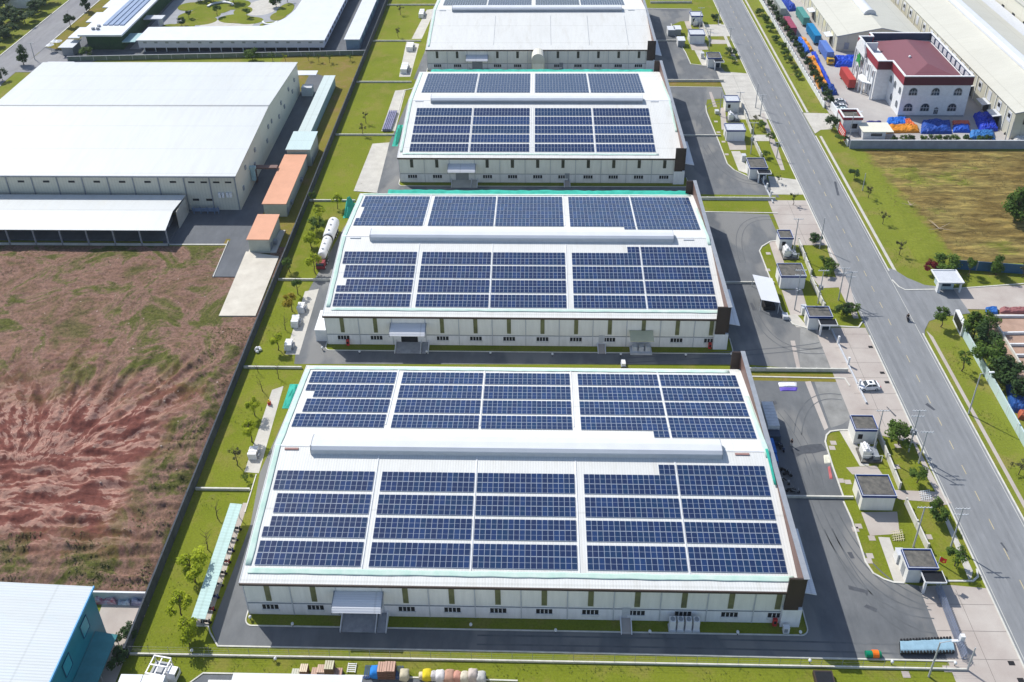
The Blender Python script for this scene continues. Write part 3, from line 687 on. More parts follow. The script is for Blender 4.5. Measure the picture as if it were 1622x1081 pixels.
# ================================================================== SOLAR ARRAYS
me_cache = {}
def module_mesh():
    b = MB(); W_, L_ = .95, 1.0
    b.box(0, W_, 0, L_, 0, .04, 0)
    for (a, c) in ((.022, .49), (.51, .978)): b.add([(.03, a, .043), (W_-.03, a, .043), (W_-.03, c, .043), (.03, c, .043)], [(0, 1, 2, 3)], 1)
    o = b.build('solar_panel', ['frame', 'cell']); me = o.data; bpy.data.objects.remove(o); return me
MOD = module_mesh()
ordn = ['first', 'second', 'third', 'fourth', 'fifth', 'sixth', 'seventh', 'eighth', 'ninth', 'tenth']
def array(D, side, xa, xb, yrows, label, skips=None, single=False, group=None):
    """yrows: list of (y_low, y_high) plan ranges of module rows, from the eave up (front) or from the eave down (back)"""
    s = D['s']; sg = 1 if side == 'front' else -1
    n = max(1, round((xb-xa)/.985)); px = (xb-xa)/n
    ylo = min(min(r_) for r_ in yrows); z = roof_z(ylo, D['y0'], D['y1'], D['e'], D['r'])
    t = thing('solar_array', label, 'solar panels', (xa, ylo, z+.1), group=group)
    ang = math.atan(s)*sg; k = 1/math.cos(ang)
    if single:
        b = MB(); O = (xa, ylo, z+.1)
        for j, (a, c) in enumerate(yrows):
            for i in range(n):
                xs = i*px+.02; xe_ = xs+px-.07; y0_ = a-ylo+.03; y1_ = c-ylo-.05; sl_ = s*sg
                f = lambda x, y, dz: (x, y, y*sl_+dz)
                b.hexa([f(xs, y0_, 0), f(xe_, y0_, 0), f(xe_, y1_, 0), f(xs, y1_, 0)], [f(xs, y0_, .05), f(xe_, y0_, .05), f(xe_, y1_, .05), f(xs, y1_, .05)], 0)
                u = .03
                b.add([f(xs+u, y0_+u, .054), f(xe_-u, y0_+u, .054), f(xe_-u, y1_-u, .054), f(xs+u, y1_-u, .054)], [(0, 1, 2, 3)], 1)
        o = b.build('panel_field', ['frame', 'cell'], t, local=True)
        return t
    for j, (a, c) in enumerate(yrows):
        sk_ = (skips or {}).get(j, (0, n))
        for i in range(sk_[0], sk_[1]):
            o = bpy.data.objects.new('solar_panel', MOD); COL.objects.link(o); o.parent = t
            o.location = (i*px+.02, a-ylo+.02, (a-ylo)*s*sg); o.rotation_euler = (ang+random.uniform(-.006, .006), random.uniform(-.008, .008), 0); o.scale = ((px-.035)/.95, ((c-a)*k-.04), 1)
    b = MB()
    for j, (a, c) in enumerate(yrows):
        for q in (.25, .75):
            sk_ = (skips or {}).get(j, (0, n)); yy = a+(c-a)*q-ylo; b.box(sk_[0]*px+.05, sk_[1]*px-.05, yy-.03, yy+.03, yy*s*sg-.08, yy*s*sg-.005)
    b.build('mounting_rail', 'lgrey', t, local=True)
    return t
def split(a, c, n=2): return [(a+(c-a)*i/n, a+(c-a)*(i+1)/n) for i in range(n)]
blk = ['leftmost', 'second from the left', 'middle', 'second from the right', 'rightmost']
XB = [(-47.75, -29.75), (-28.4, -11.4), (-10.95, 6.75), (8.4, 25.1), (25.5, 41.5)]
rown = ['lowest row', 'second row up', 'third row up', 'top row by the ridge']
for D, hn, fb, ex in ((D1, 'nearest hall', [(96.5, 100.6), (101.2, 104.85), (105.4, 109.0), (109.6, 113.3)], (113.4, 115.3)), (D2, 'second hall', [(161.2, 164.95), (165.5, 169.35), (169.85, 173.75), (174.2, 178.15)], (178.25, 180.2))):
    for j, (a, c) in enumerate(fb):
        for k, (xa, xb) in enumerate(XB):
            rows = split(a, c); sk = {}
            n = round((xb-xa)/.985)
            if k == 0:
                sk = [{}, {1: (1, n)}, {0: (1, n), 1: (1, n)}, {}][j]
                if hn == 'second hall': sk = [{}, {1: (2, n)}, {0: (1, n), 1: (1, n)}, {}][j]
            if j == 3 and k == 4: rows = rows+[ex]
            if j == 3 and k == 3: rows = rows+[ex]; sk = {2: (n-3, n)}
            array(D, 'front', xa, xb, rows, 'solar block, %s front slope, %s, %s' % (hn, rown[j], blk[k]), sk, group='solar panel blocks on the hall roofs')
rowb = ['farthest row', 'second row from eave', 'third row from eave', 'row nearest the ridge']
for D, hn, fb, ex in ((D1, 'nearest hall', [(137.0, 140.8), (132.35, 136.45), (127.8, 131.85), (123.4, 127.25)], (121.5, 123.3)), (D2, 'second hall', [(202.3, 206.6), (197.9, 202.1), (193.4, 197.7), (189.0, 193.2)], (187.6, 188.9))):
    for j, (a, c) in enumerate(fb):
        for k, (xa, xb) in enumerate(XB):
            rows = split(a, c); sk = {}; n = round((xb-xa)/.985)
            if k == 0:
                sk = [{}, {0: (2, n)}, {0: (1, n), 1: (1, n)}, {}][j]
                if hn == 'second hall': sk = [{}, {0: (1, n)}, {0: (1, n), 1: (1, n)}, {}][j]
            if j == 3 and k == 4: rows = rows+[ex]
            if j == 3 and k == 3: rows = rows+[ex]; sk = {2: (n-3, n)}
            array(D, 'back', xa, xb, rows, 'solar block, %s rear slope, %s, %s' % (hn, rowb[j], blk[k]), sk, group='solar panel blocks on the hall roofs')
XB3 = [(-38.6, -20.9), (-20.3, -2.5), (-.85, 17.05), (17.6, 35.3)]; bl4 = ['leftmost', 'second from the left', 'second from the right', 'rightmost']
rn5 = ['lowest row by the eave', 'second row up', 'middle row', 'fourth row up', 'top row by the ridge']
for j, (a, c) in enumerate([(230.3, 234.0), (234.7, 238.5), (239.1, 242.9), (243.5, 247.5), (248.0, 252.0)]):
    for k, (xa, xb) in enumerate(XB3):
        array(D3, 'front', xa, xb, split(a, c), 'solar block, third hall front slope, %s, %s' % (rn5[j], bl4[k]), single=True, group='solar panel blocks on the hall roofs')
for k, (xa, xb) in enumerate(XB3):
    array(D3, 'back', xa, xb, split(263.4, 283.0, 10), 'large solar field, third hall rear slope, %s of four' % bl4[k], single=True, group='solar panel blocks on the hall roofs')
for k, (xa, xb) in enumerate(XB3):
    array(D4, 'back', xa, xb, split(339.8, 359.3, 10), 'solar panel field behind the ridge of the farthest hall, %s of four' % bl4[k], single=True, group='solar panel blocks on the hall roofs')

# ================================================================== WALLS AND FENCES
def wall_run(name, label, p, q, h, th, m, cat='wall', post=None, pitch=4.0, pm=None, cap=None, group=None, z0=0, ph=.25, pw=.3):
    p, q = Vector((*p, 0)), Vector((*q, 0)); L = (q-p).length; t = thing(name, label, cat, tuple(p), group=group)
    d = (q-p)/L; nn = Vector((-d.y, d.x, 0))
    def bar(a, c, w_, za, zb, mb):
        A = p+d*a; B = p+d*c; u = nn*w_/2
        mb.hexa([(*(A-u).xy, za), (*(B-u).xy, za), (*(B+u).xy, za), (*(A+u).xy, za)], [(*(A-u).xy, zb), (*(B-u).xy, zb), (*(B+u).xy, zb), (*(A+u).xy, zb)])
    b = MB(); bar(0, L, th, z0, h, b); b.build('panel', m, t)
    if cap: b = MB(); bar(0, L, th+.1, h, h+.1, b); b.build('coping', cap, t)
    if post:
        n = max(1, int(L/pitch))
        for i in range(min(n, 95)+1):
            b = MB(); a = L*i/min(n, 95); bar(a-pw/2, a+pw/2, th+.08, 0, h+ph, b); b.build('post', pm or m, t)
    return t
wall_run('boundary_wall', 'long dark boundary wall along the west edge of the factory lawns', (XF, 86.4), (XF, 420), 2.7, .3, 'darkwall', post=1, pitch=4.2, ph=.05, pw=.2)
t = wall_run('front_fence', 'low cream kerb wall with thin wire fence in front of the nearest hall', (-67.0, 86.9), (68.8, 86.9), .42, .22, 'kerb', 'fence')
for i in range(42):
    X = -67+135.8*i/41; b = MB(); b.tube((X, 86.9, .55), (X, 86.9, 2.3), .035, n=5); b.build('post', 'grey', t)
for z in (1.0, 1.5, 2.2):
    b = MB(); b.box(-67, 68.8, 86.89, 86.905, z, z+.015); b.build('wire', 'grey', t)
lw = [(-66.9, -56.2, 118.6, 'west lawn behind the mint bicycle shelter'), (44.2, 60.6, 118.6, 'east yard of the nearest hall running to the blue roofed substation'), (-66.9, -53.6, 151, 'west lawn between the nearest and second halls'),
      (-66.9, -52.6, 181.8, 'west lawn beside the white tanker'), (44.4, 60.2, 181.8, 'east yard of the second hall beside the white carport'), (-66.9, -53.4, 217.6, 'west lawn between the second and third halls'),
      (-66.9, -47.5, 255.8, 'west lawn beside the third hall'), (44.4, 60, 255.8, 'east yard of the third hall'), (-66.9, -46.5, 294.4, 'west lawn between the third and fourth halls'),
      (-66.9, -47.3, 331.2, 'west lawn beside the fourth hall'), (44.4, 58, 331.2, 'east yard of the fourth hall'), (-66.9, -45, 370, 'far end of the west lawns')]
for a, c, y, l in lw: wall_run('low_wall', 'low cream wall crossing the '+l, (a, y), (c, y), .6, .3, 'kerb', group='low cream walls between plots')
for a, c, y, l in ((45.6, 69.4, 151.6, 'dry verge east of the gap between the nearest and second halls'), (45.6, 69, 219.2, 'green verge east of the gap between the second and third halls'), (45.6, 68, 295.2, 'dry verge east of the gap between the third and fourth halls'), (50, 68, 372, 'far end of the row east of the fourth hall')):
    wall_run('low_wall', 'cream topped plot wall on the '+l, (a, y), (c, y), .95, .3, 'kerb', post=1, pitch=3.4, group='low cream walls between plots', ph=.05)
for pts, l in (([(1390, 690), (1424, 775)], 'beside the nearest substation with transformer'), ([(1424, 778), (1426, 790)], 'stub'), ([(1434, 800), (1468, 872)], 'behind the red flagged guardhouse'), ([(1264, 386), (1284, 436)], 'beside the second transformer yard'),
               ([(1284, 446), (1305, 490)], 'behind the guardhouse of the second hall'), ([(1172, 164), (1190, 212)], 'beside the third transformer yard'), ([(1192, 222), (1206, 252)], 'behind the guardhouse of the third hall'), ([(1110, 36), (1122, 62)], 'beside the farthest transformer yard')):
    if l == 'stub': continue
    P_ = GP(pts); wall_run('screen_wall', 'short cream panelled screen wall '+l, P_[0], P_[1], 1.7, .28, 'kerb', post=1, pitch=3.2, group='cream screen walls in the entrance islands')
wall_run('compound_wall', 'white post wall with dark hedge along the truck compound', (99.2, 249.6), (99.2, 262), 2.0, .25, 'white2', post=1, pitch=3)
wall_run('compound_wall', 'long white slatted wall between the road verge and the parked containers', (98.9, 275), (98.4, 430), 2.0, .25, 'white2', post=1, pitch=2.6, ph=.9, pw=.16)
wall_run('compound_wall', 'grey wall between the brown field and the blue tarpaulin piles', (99.4, 248.3), (175, 248.3), 3.0, .3, mat('blue_grey_wall', (.27, .30, .36), .8, .15, .4), cap='lgrey')
wall_run('sheet_fence', 'blue sheet metal fence along the far side of the grass by the side road', G(1508, 426), G(1700, 440), 2.9, .12, mat('blue_sheet', (.035, .11, .22), .5, .2, .5), 'fence', post=1, pitch=5.5, pm='grey', ph=.05)
SW = wall_run('sign_wall', 'white wall end carrying a blank black sign panel at the side road corner', G(1512, 508), G(1524, 533), 3.4, .9, 'white2')
Pa, Pb = Vector(G(1512, 508)), Vector(G(1524, 533)); 
t = SW; dd = (Pb-Pa).normalized(); nn = Vector((-dd.y, dd.x))
b = MB(); A = Pa+dd*.35; B = Pb-dd*.35
b.hexa([(*(A-nn*.36), 3.502), (*(B-nn*.36), 3.502), (*(B+nn*.36), 3.502), (*(A+nn*.36), 3.502)], [(*(A-nn*.36), 3.53), (*(B-nn*.36), 3.53), (*(B+nn*.36), 3.53), (*(A+nn*.36), 3.53)]) if False else None
for sgn in (-1, 1):
    b.hexa([(*(A+nn*.452*sgn), .7), (*(B+nn*.452*sgn), .7), (*(B+nn*.50*sgn), .7), (*(A+nn*.50*sgn), .7)], [(*(A+nn*.452*sgn), 3.1), (*(B+nn*.452*sgn), 3.1), (*(B+nn*.50*sgn), 3.1), (*(A+nn*.50*sgn), 3.1)])
b.build('panel', 'dark', t); b = MB(); b.box(0, .1, 0, .1, 0, .1)
wall_run('sheet_wall', 'pale mint sheet wall beside the row of dark trees on the right', G(1525, 533), G(1660, 775), 2.6, .3, 'mintx', post=1, pitch=4.5, pm='white2', ph=.03, pw=.12)
wall_run('mesh_fence', 'green mesh fence on a pale base behind the large white warehouse', (-184, 313), (-67.6, 318.6), 1.9, .12, mat('green_grey_mesh', (.14, .18, .16), .8, .2, .6), 'fence', post=1, pitch=5, pm='lgrey', ph=.05, pw=.15, cap='lgrey')

# ================================================================== EAST ENTRANCE BUILDINGS
def small_house(name, label, x0, x1, y0, y1, h, cat='substation', fascia='blue', roof='asphroof', wall='white', door=True, win=False, sidewin=True, lip=.35):
    t = thing(name, label, cat, ((x0+x1)/2, (y0+y1)/2, 0), group='small flat roofed buildings by the yard entrances')
    b = MB(); b.box(x0+.15, x1-.15, y0+.15, y1-.15, 0, h-.55); b.build('wall', wall, t)
    b = MB(); b.box(x0+.2, x1-.2, y0+.2, y1-.2, h-.55, h-.18); b.build('roof', roof, t)
    b = MB()
    for (a, c, d, e) in ((x0, x1, y0, y0+.22), (x0, x1, y1-.22, y1), (x0, x0+.22, y0+.22, y1-.22), (x1-.22, x1, y0+.22, y1-.22)): b.box(a, c, d, e, h-.56, h, 0)
    b.build('fascia', fascia, t)
    b = MB(); e_ = .03
    b.box(x0-e_, x1+e_, y0+.0, y0+.1, h, h+.05); b.box(x0-e_, x1+e_, y1-.1, y1, h, h+.05); b.box(x0, x0+.1, y0+.1, y1-.1, h, h+.05); b.box(x1-.1, x1, y0+.1, y1-.1, h, h+.05)
    b.build('coping', 'lgrey', t)
    if door: b = MB(); b.box(x0+.85, x0+1.75, y0+.09, y0+.148, 1.5, 2.8); b.build('window', 'dark', t)
    if sidewin:
        b = MB(); b.box(x0+.1, x0+.148, y0+1.2, y0+2.4, .05, 2.7); b.build('door', 'grey', t)
    return t
def from_roof(fl, fr, bl, h):
    a = G(*fl, h); c = G(*fr, h); d = G(*bl, h); return min(a[0], d[0]), max(c[0], a[0]+2), a[1], d[1]
small_house('substation', 'white switch house with grey tarred roof behind the transformer, nearest entrance', 64.4, 69.1, 131.4, 135.2, 4.3, sidewin=False)
small_house('substation', 'cream pump house with wide blue fascia, middle of the nearest entrance island', 60.9, 67.3, 115.9, 120.7, 4.2, door=False, wall='cream')
def guardhouse(label, x0, x1, y0, y1, h):
    t = small_house('guardhouse', label, x0, x1, y0, y1, h, 'guardhouse', door=False)
    b = MB(); px0, px1 = x0+2.2, x1+.5
    b.box(px0, px1, y0-2.1, y0-.02, h-.95, h-.7); po = b.build('porch_roof', 'dark', t)
    b = MB()
    for (a, c, d, e) in ((px0-.1, px1+.1, y0-2.2, y0-2.1), (px0-.1, px0, y0-2.1, y0), (px1, px1+.1, y0-2.1, y0)): b.box(a, c, d, e, h-1.0, h-.6)
    b.build('rim', 'white2', po)
    b = MB(); b.box(px0+.1, px0+.5, y0-1.9, y0-1.5, 0, h-1.0); b.build('pillar', 'white2', t)
    b = MB(); b.box(x0+2.6, x1-.5, y0+.08, y0+.148, .1, 2.4); b.build('window', 'glass', t)
    return t
guardhouse('guardhouse with blue fascia, dark porch roof and red flag, nearest entrance', 64.2, 69.4, 101.5, 105.2, 4.2)
q = [((1235.5, 377), (1257.7, 377), (1231.8, 364), 'switch house with dark roof and a black window, second entrance', 's'), ((1237.7, 437.5), (1278, 437.5), (1232.5, 417), 'brown walled pump house with blue fascia beside the white carport', 'p'),
     ((1282, 501.7), (1320, 501.7), (1279.7, 485), 'guardhouse with dark blue roof, second entrance', 'g'), ((1150, 160.5), (1173, 160.5), (1147, 151), 'switch house with bright blue fascia, third entrance', 's'),
     ((1151, 206.6), (1182, 206.6), (1147.7, 195.2), 'pump house with pale roof and blue fascia, third entrance', 'p'), ((1188, 266), (1217, 266), (1185.8, 250), 'guardhouse with blue porch, third entrance', 'g'),
     ((1095, 25.5), (1114, 25.5), (1093.5, 18), 'farthest switch house with dark fascia beside poles', 's'), ((1092.7, 55), (1117.7, 55), (1090.5, 46.5), 'farthest pump house with pale roof by three white kiosks', 'p'), ((1121.6, 92), (1143.8, 92.5), (1119.3, 83), 'farthest guardhouse with grey porch', 'g')]
for fl, fr, bl, l, k in q:
    x0, x1, y0, y1 = from_roof(fl, fr, bl, 4.2)
    if k == 'g': guardhouse(l, x0, x1, y0, y1, 4.2)
    else: small_house('substation', l, x0, x1, y0, y1, 4.2, wall='wallb' if k == 'p' else 'white', sidewin=(k == 'p'), door=(k == 's'), roof='asphroof' if y0 < 210 else 'lgrey')
def transformer(label, x, y, s=1):
    t = thing('transformer', label, 'transformer', (x, y, 0), group='transformers on dark plinths')
    b = MB(); b.box(x-1.9*s, x+2.1*s, y-1.9, y+1.6, 0, .45); b.build('plinth', 'asphroof', t)
    b = MB(); b.box(x-1.5*s, x-.1, y-1.1, y+1.0, .45, 2.5); k = b.build('tank', 'tank', t)
    b = MB()
    for i in range(6): b.box(x-.08, x+.35, y-1.0+i*.36, y-.85+i*.36, .6, 2.1)
    b.build('cooling_fin', 'lgrey', t)
    b = MB(); b.tube((x-.8, y-1.0, 2.8), (x-.8, y+.8, 2.8), .33, n=10); b.build('oil_drum', 'tank', t)
    b = MB()
    for i in range(3): b.tube((x-1.1, y-.6+i*.5, 2.5), (x-1.1, y-.6+i*.5, 3.1), .1, .05)
    b.build('bushing', 'white2', t)
    b = MB(); b.box(x+.6, x+1.8, y-1.4, y+1.2, .45, 1.3); b.build('cabinet', 'grey', t)
    b = MB()
    for (xx, yy) in ((x-1.9*s, y-1.9), (x+2.0*s, y-1.9), (x+2.0*s, y+1.5)): b.box(xx, xx+.1, yy, yy+.1, 0, 2.2)
    b.box(x-1.9*s, x+2.1*s, y-1.88, y-1.84, 2.1, 2.2); b.build('guard_rail', 'white2', t)
transformer('white transformer on a black plinth in front of the nearest switch house', 66.6, 128.7)
for p, l in (((1249, 405), 'second'), ((1160, 190), 'third'), ((1104, 40), 'farthest')):
    X, Y = G(*p); transformer('white transformer beside a pole at the %s entrance' % l, X, Y)
for p, l, hh in (((1422, 888), 'beside the nearest guardhouse', 2.4), ((1272, 497), 'beside the second guardhouse', 2.2), ((1177, 255), 'beside the third guardhouse', 2.2), ((1135, 180), 'west of the third switch house', 1.2), ((1112, 92), 'beside the farthest guardhouse', 2.2), ((1243, 504), 'on the kerb by the second guardhouse', 1.0)):
    X, Y = G(*p); t = thing('electrical_cabinet', 'white electrical cabinet standing '+l, 'cabinet', (X, Y, 0), group='white electrical cabinets')
    b = MB(); b.box(X-.6, X+.6, Y-.7, Y+.7, .12, hh); b.build('body', 'tank', t); b = MB(); b.box(X-.66, X+.66, Y-.76, Y+.76, hh, hh+.08); b.build('lid', 'lgrey', t)
    b = MB(); b.box(X-.5, X+.5, Y-.72, Y-.702, .3, hh-.2); b.build('door', 'lgrey', t)
# carport
def canopy_px(name, label, corners, h, m, posts=True, under=.12, cat='canopy', drop=0):
    P_ = [G(x, y, h) for x, y in corners]; cx = sum(p[0] for p in P_)/4; cy = sum(p[1] for p in P_)/4
    t = thing(name, label, cat, (cx, cy, 0)); b = MB()
    zz = [h, h, h+drop, h+drop]
    b.hexa([(p[0], p[1], z-under) for p, z in zip(P_, zz)], [(p[0], p[1], z) for p, z in zip(P_, zz)]); b.build('roof', m, t)
    if posts:
        for p, z in zip(P_, zz):
            qx = p[0]+(cx-p[0])*.06; qy = p[1]+(cy-p[1])*.06; b = MB(); b.tube((qx, qy, 0), (qx, qy, z-under), .09, n=6); b.build('post', 'lgrey', t)
    return t
canopy_px('carport', 'white roofed carport leaning over the east yard of the second hall', [(1206, 475), (1236, 480), (1223, 441), (1192, 435)], 3.6, 'panelw')
# east awnings fixed on the halls
for t_, c_, l in ((H1, [(1268, 941), (1293, 938), (1269, 837), (1255, 837)], 6.2), (H2, [(1153, 515), (1172, 514), (1157, 458), (1150, 458)], 6.2), (H3, [(1083, 261), (1099, 259), (1088, 224), (1081, 224)], 6.2), (H4, [(1034, 88), (1047, 86), (1041, 63), (1034, 63)], 6.2)):
    P_ = [G(x, y, 5.8) for x, y in c_]; y0 = P_[0][1]; y1 = P_[2][1]; xr = max(P_[1][0], 46.5)
    b = MB(); b.hexa([(43.9, y0, 6.1), (xr, y0, 5.5), (xr, y1, 5.5), (43.9, y1, 6.1)], [(43.9, y0, 6.24), (xr, y0, 5.64), (xr, y1, 5.64), (43.9, y1, 6.24)]); b.build('side_awning', 'awn', t_)
# small annex at the west end of the second hall and canopy over its little door
b = MB(); b.box(-52.2, -49.6, 159.8, 166.5, 0, 3.4); b.box(-52.3, -49.5, 159.7, 166.6, 3.4, 3.5); b.build('annex', 'white2', H2)
b = MB(); b.prismx([(158.7, 4.9), (156.0, 4.2), (156.0, 4.35), (158.7, 5.1)], 21.2, 26.6); cn = b.build('canopy', mat('olive_cream_awning', (.50, .50, .34), .5, .08, .5), H2)
b = MB(); b.box(21.4, 26.4, 156.2, 158.6, 0, .45)
for i in range(3): b.box(21.9+i*1.5, 23.0+i*1.5, 156.9, 157.9, .45, 1.7)
b.build('machine', 'lgrey', H2)
# air conditioners by the nearest hall
for i in range(4):
    X = 22.55+i*1.32; t = thing('condenser_unit', 'white air conditioning condenser, %s of four in front of the nearest hall' % ordn[i], 'air conditioner', (X, 92.8, 0), group='condenser units by the nearest hall')
    b = MB(); b.box(X-.5, X+.5, 92.3, 93.3, .35, 2.6); b.build('casing', 'tank', t)
    b = MB(); b.tube((X, 92.8, 2.6), (X, 92.8, 2.68), .38, n=12); b.build('fan', 'grey', t)
    b = MB(); b.box(X-.62, X+.62, 92.15, 93.45, .05, .34); b.build('stand', 'lgrey', t)
t = thing('condenser_unit', 'single white condenser at the corner pier of the nearest hall', 'air conditioner', (41.4, 92.6, 0)); b = MB(); b.box(40.9, 41.9, 92.2, 92.9, .1, 1.5); b.build('casing', 'tank', t); b = MB(); b.box(41.0, 41.6, 92.17, 92.195, .4, 1.3); b.build('grille', 'grey', t)
for x, y, l in ((553.5, 541, 'second hall near its delivery door'), (1122, 546, 'second hall near its east corner'), (1223, 978, 'nearest hall near its east corner')):
    X, Y = G(x, y); t = thing('fire_cabinet', 'red fire hose cabinet on the front of the '+l, 'fire cabinet', (X, Y, 0)); yf = 94.1 if Y < 120 else 158.9
    b = MB(); b.box(X-.35, X+.35, yf-.75, yf-.35, .2, 1.9); b.build('box', 'red', t); b = MB(); b.box(X-.22, X+.22, yf-.77, yf-.752, .8, 1.5); b.build('pane', 'dark', t)
# garden lamps
lampset = [(397, 978), (464, 989), (746, 990), (880, 999), (1029, 1001), (1168, 1002), (1267, 1002), (1282, 1047), (1412, 1049), (1512, 1051), (305, 1031), (437, 1044), (511, 551), (570, 557), (676, 557), (777, 559), (875, 561), (983, 561), (1086, 562), (1158, 561)]
lamp0 = None
LL = ['round garden lamp at the west corner of the nearest hall lawn'] + ['round garden lamp on the front lawn of the nearest hall, %s from its west corner' % n for n in ordn[1:6]] + ['round garden lamp at the east corner of the nearest hall lawn', 'round garden lamp on the front verge left of the drums', 'round garden lamp on the front verge right of the drums', 'round garden lamp on the front verge below the covered trailer', 'round garden lamp on the grass below the mint shelter end', 'round garden lamp on the front verge near its west end'] + ['round garden lamp on the front lawn of the second hall, %s from its west corner' % n for n in ordn[:8]]
for i, (x, y) in enumerate(lampset):
    X, Y = G(x, y+4)
    lab = LL[i]
    if lamp0 is None:
        lamp0 = thing('garden_lamp', lab, 'lamp', (X, Y, 0), group='round garden lamps')
        b = MB(); b.tube((0, 0, 0), (0, 0, .55), .07, n=6); b.build('post', 'black', lamp0, local=True)
        b = MB(); b.ball((0, 0, .8), .27, .27, .30); b.build('globe', 'white2', lamp0, smooth=True, local=True)
    else: copy_tree(lamp0, (X, Y, 0), label=lab)

X, Y = G(1218, 487); t = thing('carport_shade_load', 'dark stored goods under the white carport, added to deepen its shade', 'stored goods', (X, Y, 0))
b = MB(); b.box(X-1.6, X+1.2, Y-1.2, Y+2.4, 0, 1.2); b.box(X-1.2, X+.4, Y-.6, Y+1.8, 1.2, 2.1); b.tube((X-1.7, Y+.2, .45), (X+1.3, Y+.2, .45), .45, n=12); b.build('machine', 'black', t)  # dark bulk added so the space under the carport reads as shaded
# ================================================================== POLES
def utility_pole(label, base, top, arms=1, gear=False, lamp=False, twin=False):
    X, Y = G(*base); h = height_of(base, top); h = max(6, min(17, h))
    t = thing('utility_pole', label, 'utility pole', (X, Y, 0), group='poles along the road')
    b = MB(); b.tube((X, Y, 0), (X, Y, h), .17, .10, n=8); b.build('shaft', 'post', t)
    for k in range(arms):
        z = h-.3-k*1.5; b = MB(); b.box(X-1.3, X+1.3, Y-.06, Y+.06, z, z+.13)
        b.build('crossarm', 'lgrey', t)
        b = MB()
        for xx in (-1.15, -.6, .6, 1.15): b.tube((X+xx, Y, z+.13), (X+xx, Y, z+.42), .055, .04, n=6)
        b.build('insulator', 'white2', t)
    if gear:
        b = MB()
        for a in (0, 2.1, 4.2): b.tube((X+.42*math.cos(a), Y+.42*math.sin(a), h*.42), (X+.42*math.cos(a), Y+.42*math.sin(a), h*.42+1.1), .22, n=8)
        b.build('pole_transformer', 'grey', t)
    if lamp:
        b = MB(); b.tube((X, Y, h-.1), (X+1.9, Y+.1, h+.35), .06, n=6); b.build('arm', 'post', t)
        b = MB(); b.hexa([(X+1.7, Y-.18, h+.25), (X+2.7, Y-.14, h+.35), (X+2.7, Y+.3, h+.35), (X+1.7, Y+.32, h+.25)], [(X+1.7, Y-.12, h+.42), (X+2.7, Y-.08, h+.48), (X+2.7, Y+.24, h+.48), (X+1.7, Y+.26, h+.42)]); b.build('lamp_head', 'white2', t)
    return (X, Y, h)
plist = [((1298, 394), (1306, 345), 0, 0, 0, 'plain pole at the tree corner of the second entrance'), ((1439, 716), (1452, 650), 2, 1, 0, 'pole with twin crossarms and drum transformers beside the large island tree'),
 ((1455, 734), (1472, 684), 1, 0, 0, 'pole with one crossarm on the kerb just south of the drum transformer pole'), ((1506, 866), (1529.5, 805), 2, 0, 0, 'pole leaning over the kerb behind the red flag'),
 ((1383, 716), (1400.5, 650), 1, 0, 0, 'bare topped pole in front of the nearest switch house'), ((1446.5, 867), (1468, 803), 1, 0, 0, 'pole rising behind the flagged guardhouse'),
 ((1255.5, 405), (1266, 346), 1, 0, 0, 'pole in front of the second switch house'), ((1258.4, 491), (1269, 427), 2, 1, 0, 'pole with drum transformers beside the carport'), ((1295.4, 481), (1303.5, 428), 1, 1, 0, 'pole behind the second guardhouse'),
 ((1328, 476), (1341, 424), 2, 0, 0, 'left pole of the close pair by the road at the second entrance'), ((1340.5, 478), (1349, 430), 2, 0, 0, 'right pole of the close pair by the road at the second entrance'),
 ((1196.6, 171), (1200.5, 133), 0, 0, 0, 'plain pole on the kerb at the third entrance'), ((1167.7, 192), (1173, 146), 1, 0, 0, 'pole in front of the third switch house'), ((1139.4, 184), (1143, 144), 0, 0, 0, 'pole on the west kerb of the third island'),
 ((1188.8, 244), (1196.6, 194), 1, 1, 0, 'pole with drum transformers behind the third guardhouse'), ((1230, 251), (1233.7, 226), 1, 0, 0, 'pole on the footpath at the south end of the third island'), ((1137.6, 40), (1141, 12), 0, 0, 0, 'plain pole on the kerb at the farthest island'),
 ((1108, 45.5), (1110.5, 12), 1, 0, 0, 'pole in front of the farthest switch house'), ((1122.7, 81), (1126.5, 46), 2, 1, 0, 'pole with drum transformers behind the farthest guardhouse'), ((1156, 66), (1157, 50), 1, 0, 0, 'short pole on the kerb of the farthest island'),
 ((1204, 185), (1207, 150), 2, 0, 0, 'pole with twin crossarms over the road at the third island'), ((1534, 656), (1552, 592), 0, 0, 1, 'street lamp post on the east verge opposite the white sedan'), ((1471, 1072), (1495, 1018), 0, 0, 1, 'street lamp post in front of the pale blue tarpaulin'),
 ((1532, 1062), (1541, 1042), 0, 0, 0, 'short pole at the gate end of the front fence'), ((55.5, 95), (47.5, 68), 1, 0, 0, 'pole with side arms at the road junction top left'), ((1345, 222), (1357, 179), 0, 0, 1, 'lamp post beside the red trimmed gatehouse'),
 ((1598, 222), (1603, 192), 0, 0, 0, 'thin pole beside the big blue tarpaulin heap'), ((1366, 302), (1375, 285), 0, 0, 0, 'short stake pole in the verge by the brown field'), ((1592, 222), (1596, 196), 0, 0, 0, 'second thin pole by the blue tarpaulin heap')]
for base, top, a, g, l, lab in plist: utility_pole(lab, base, top, a, g, l)

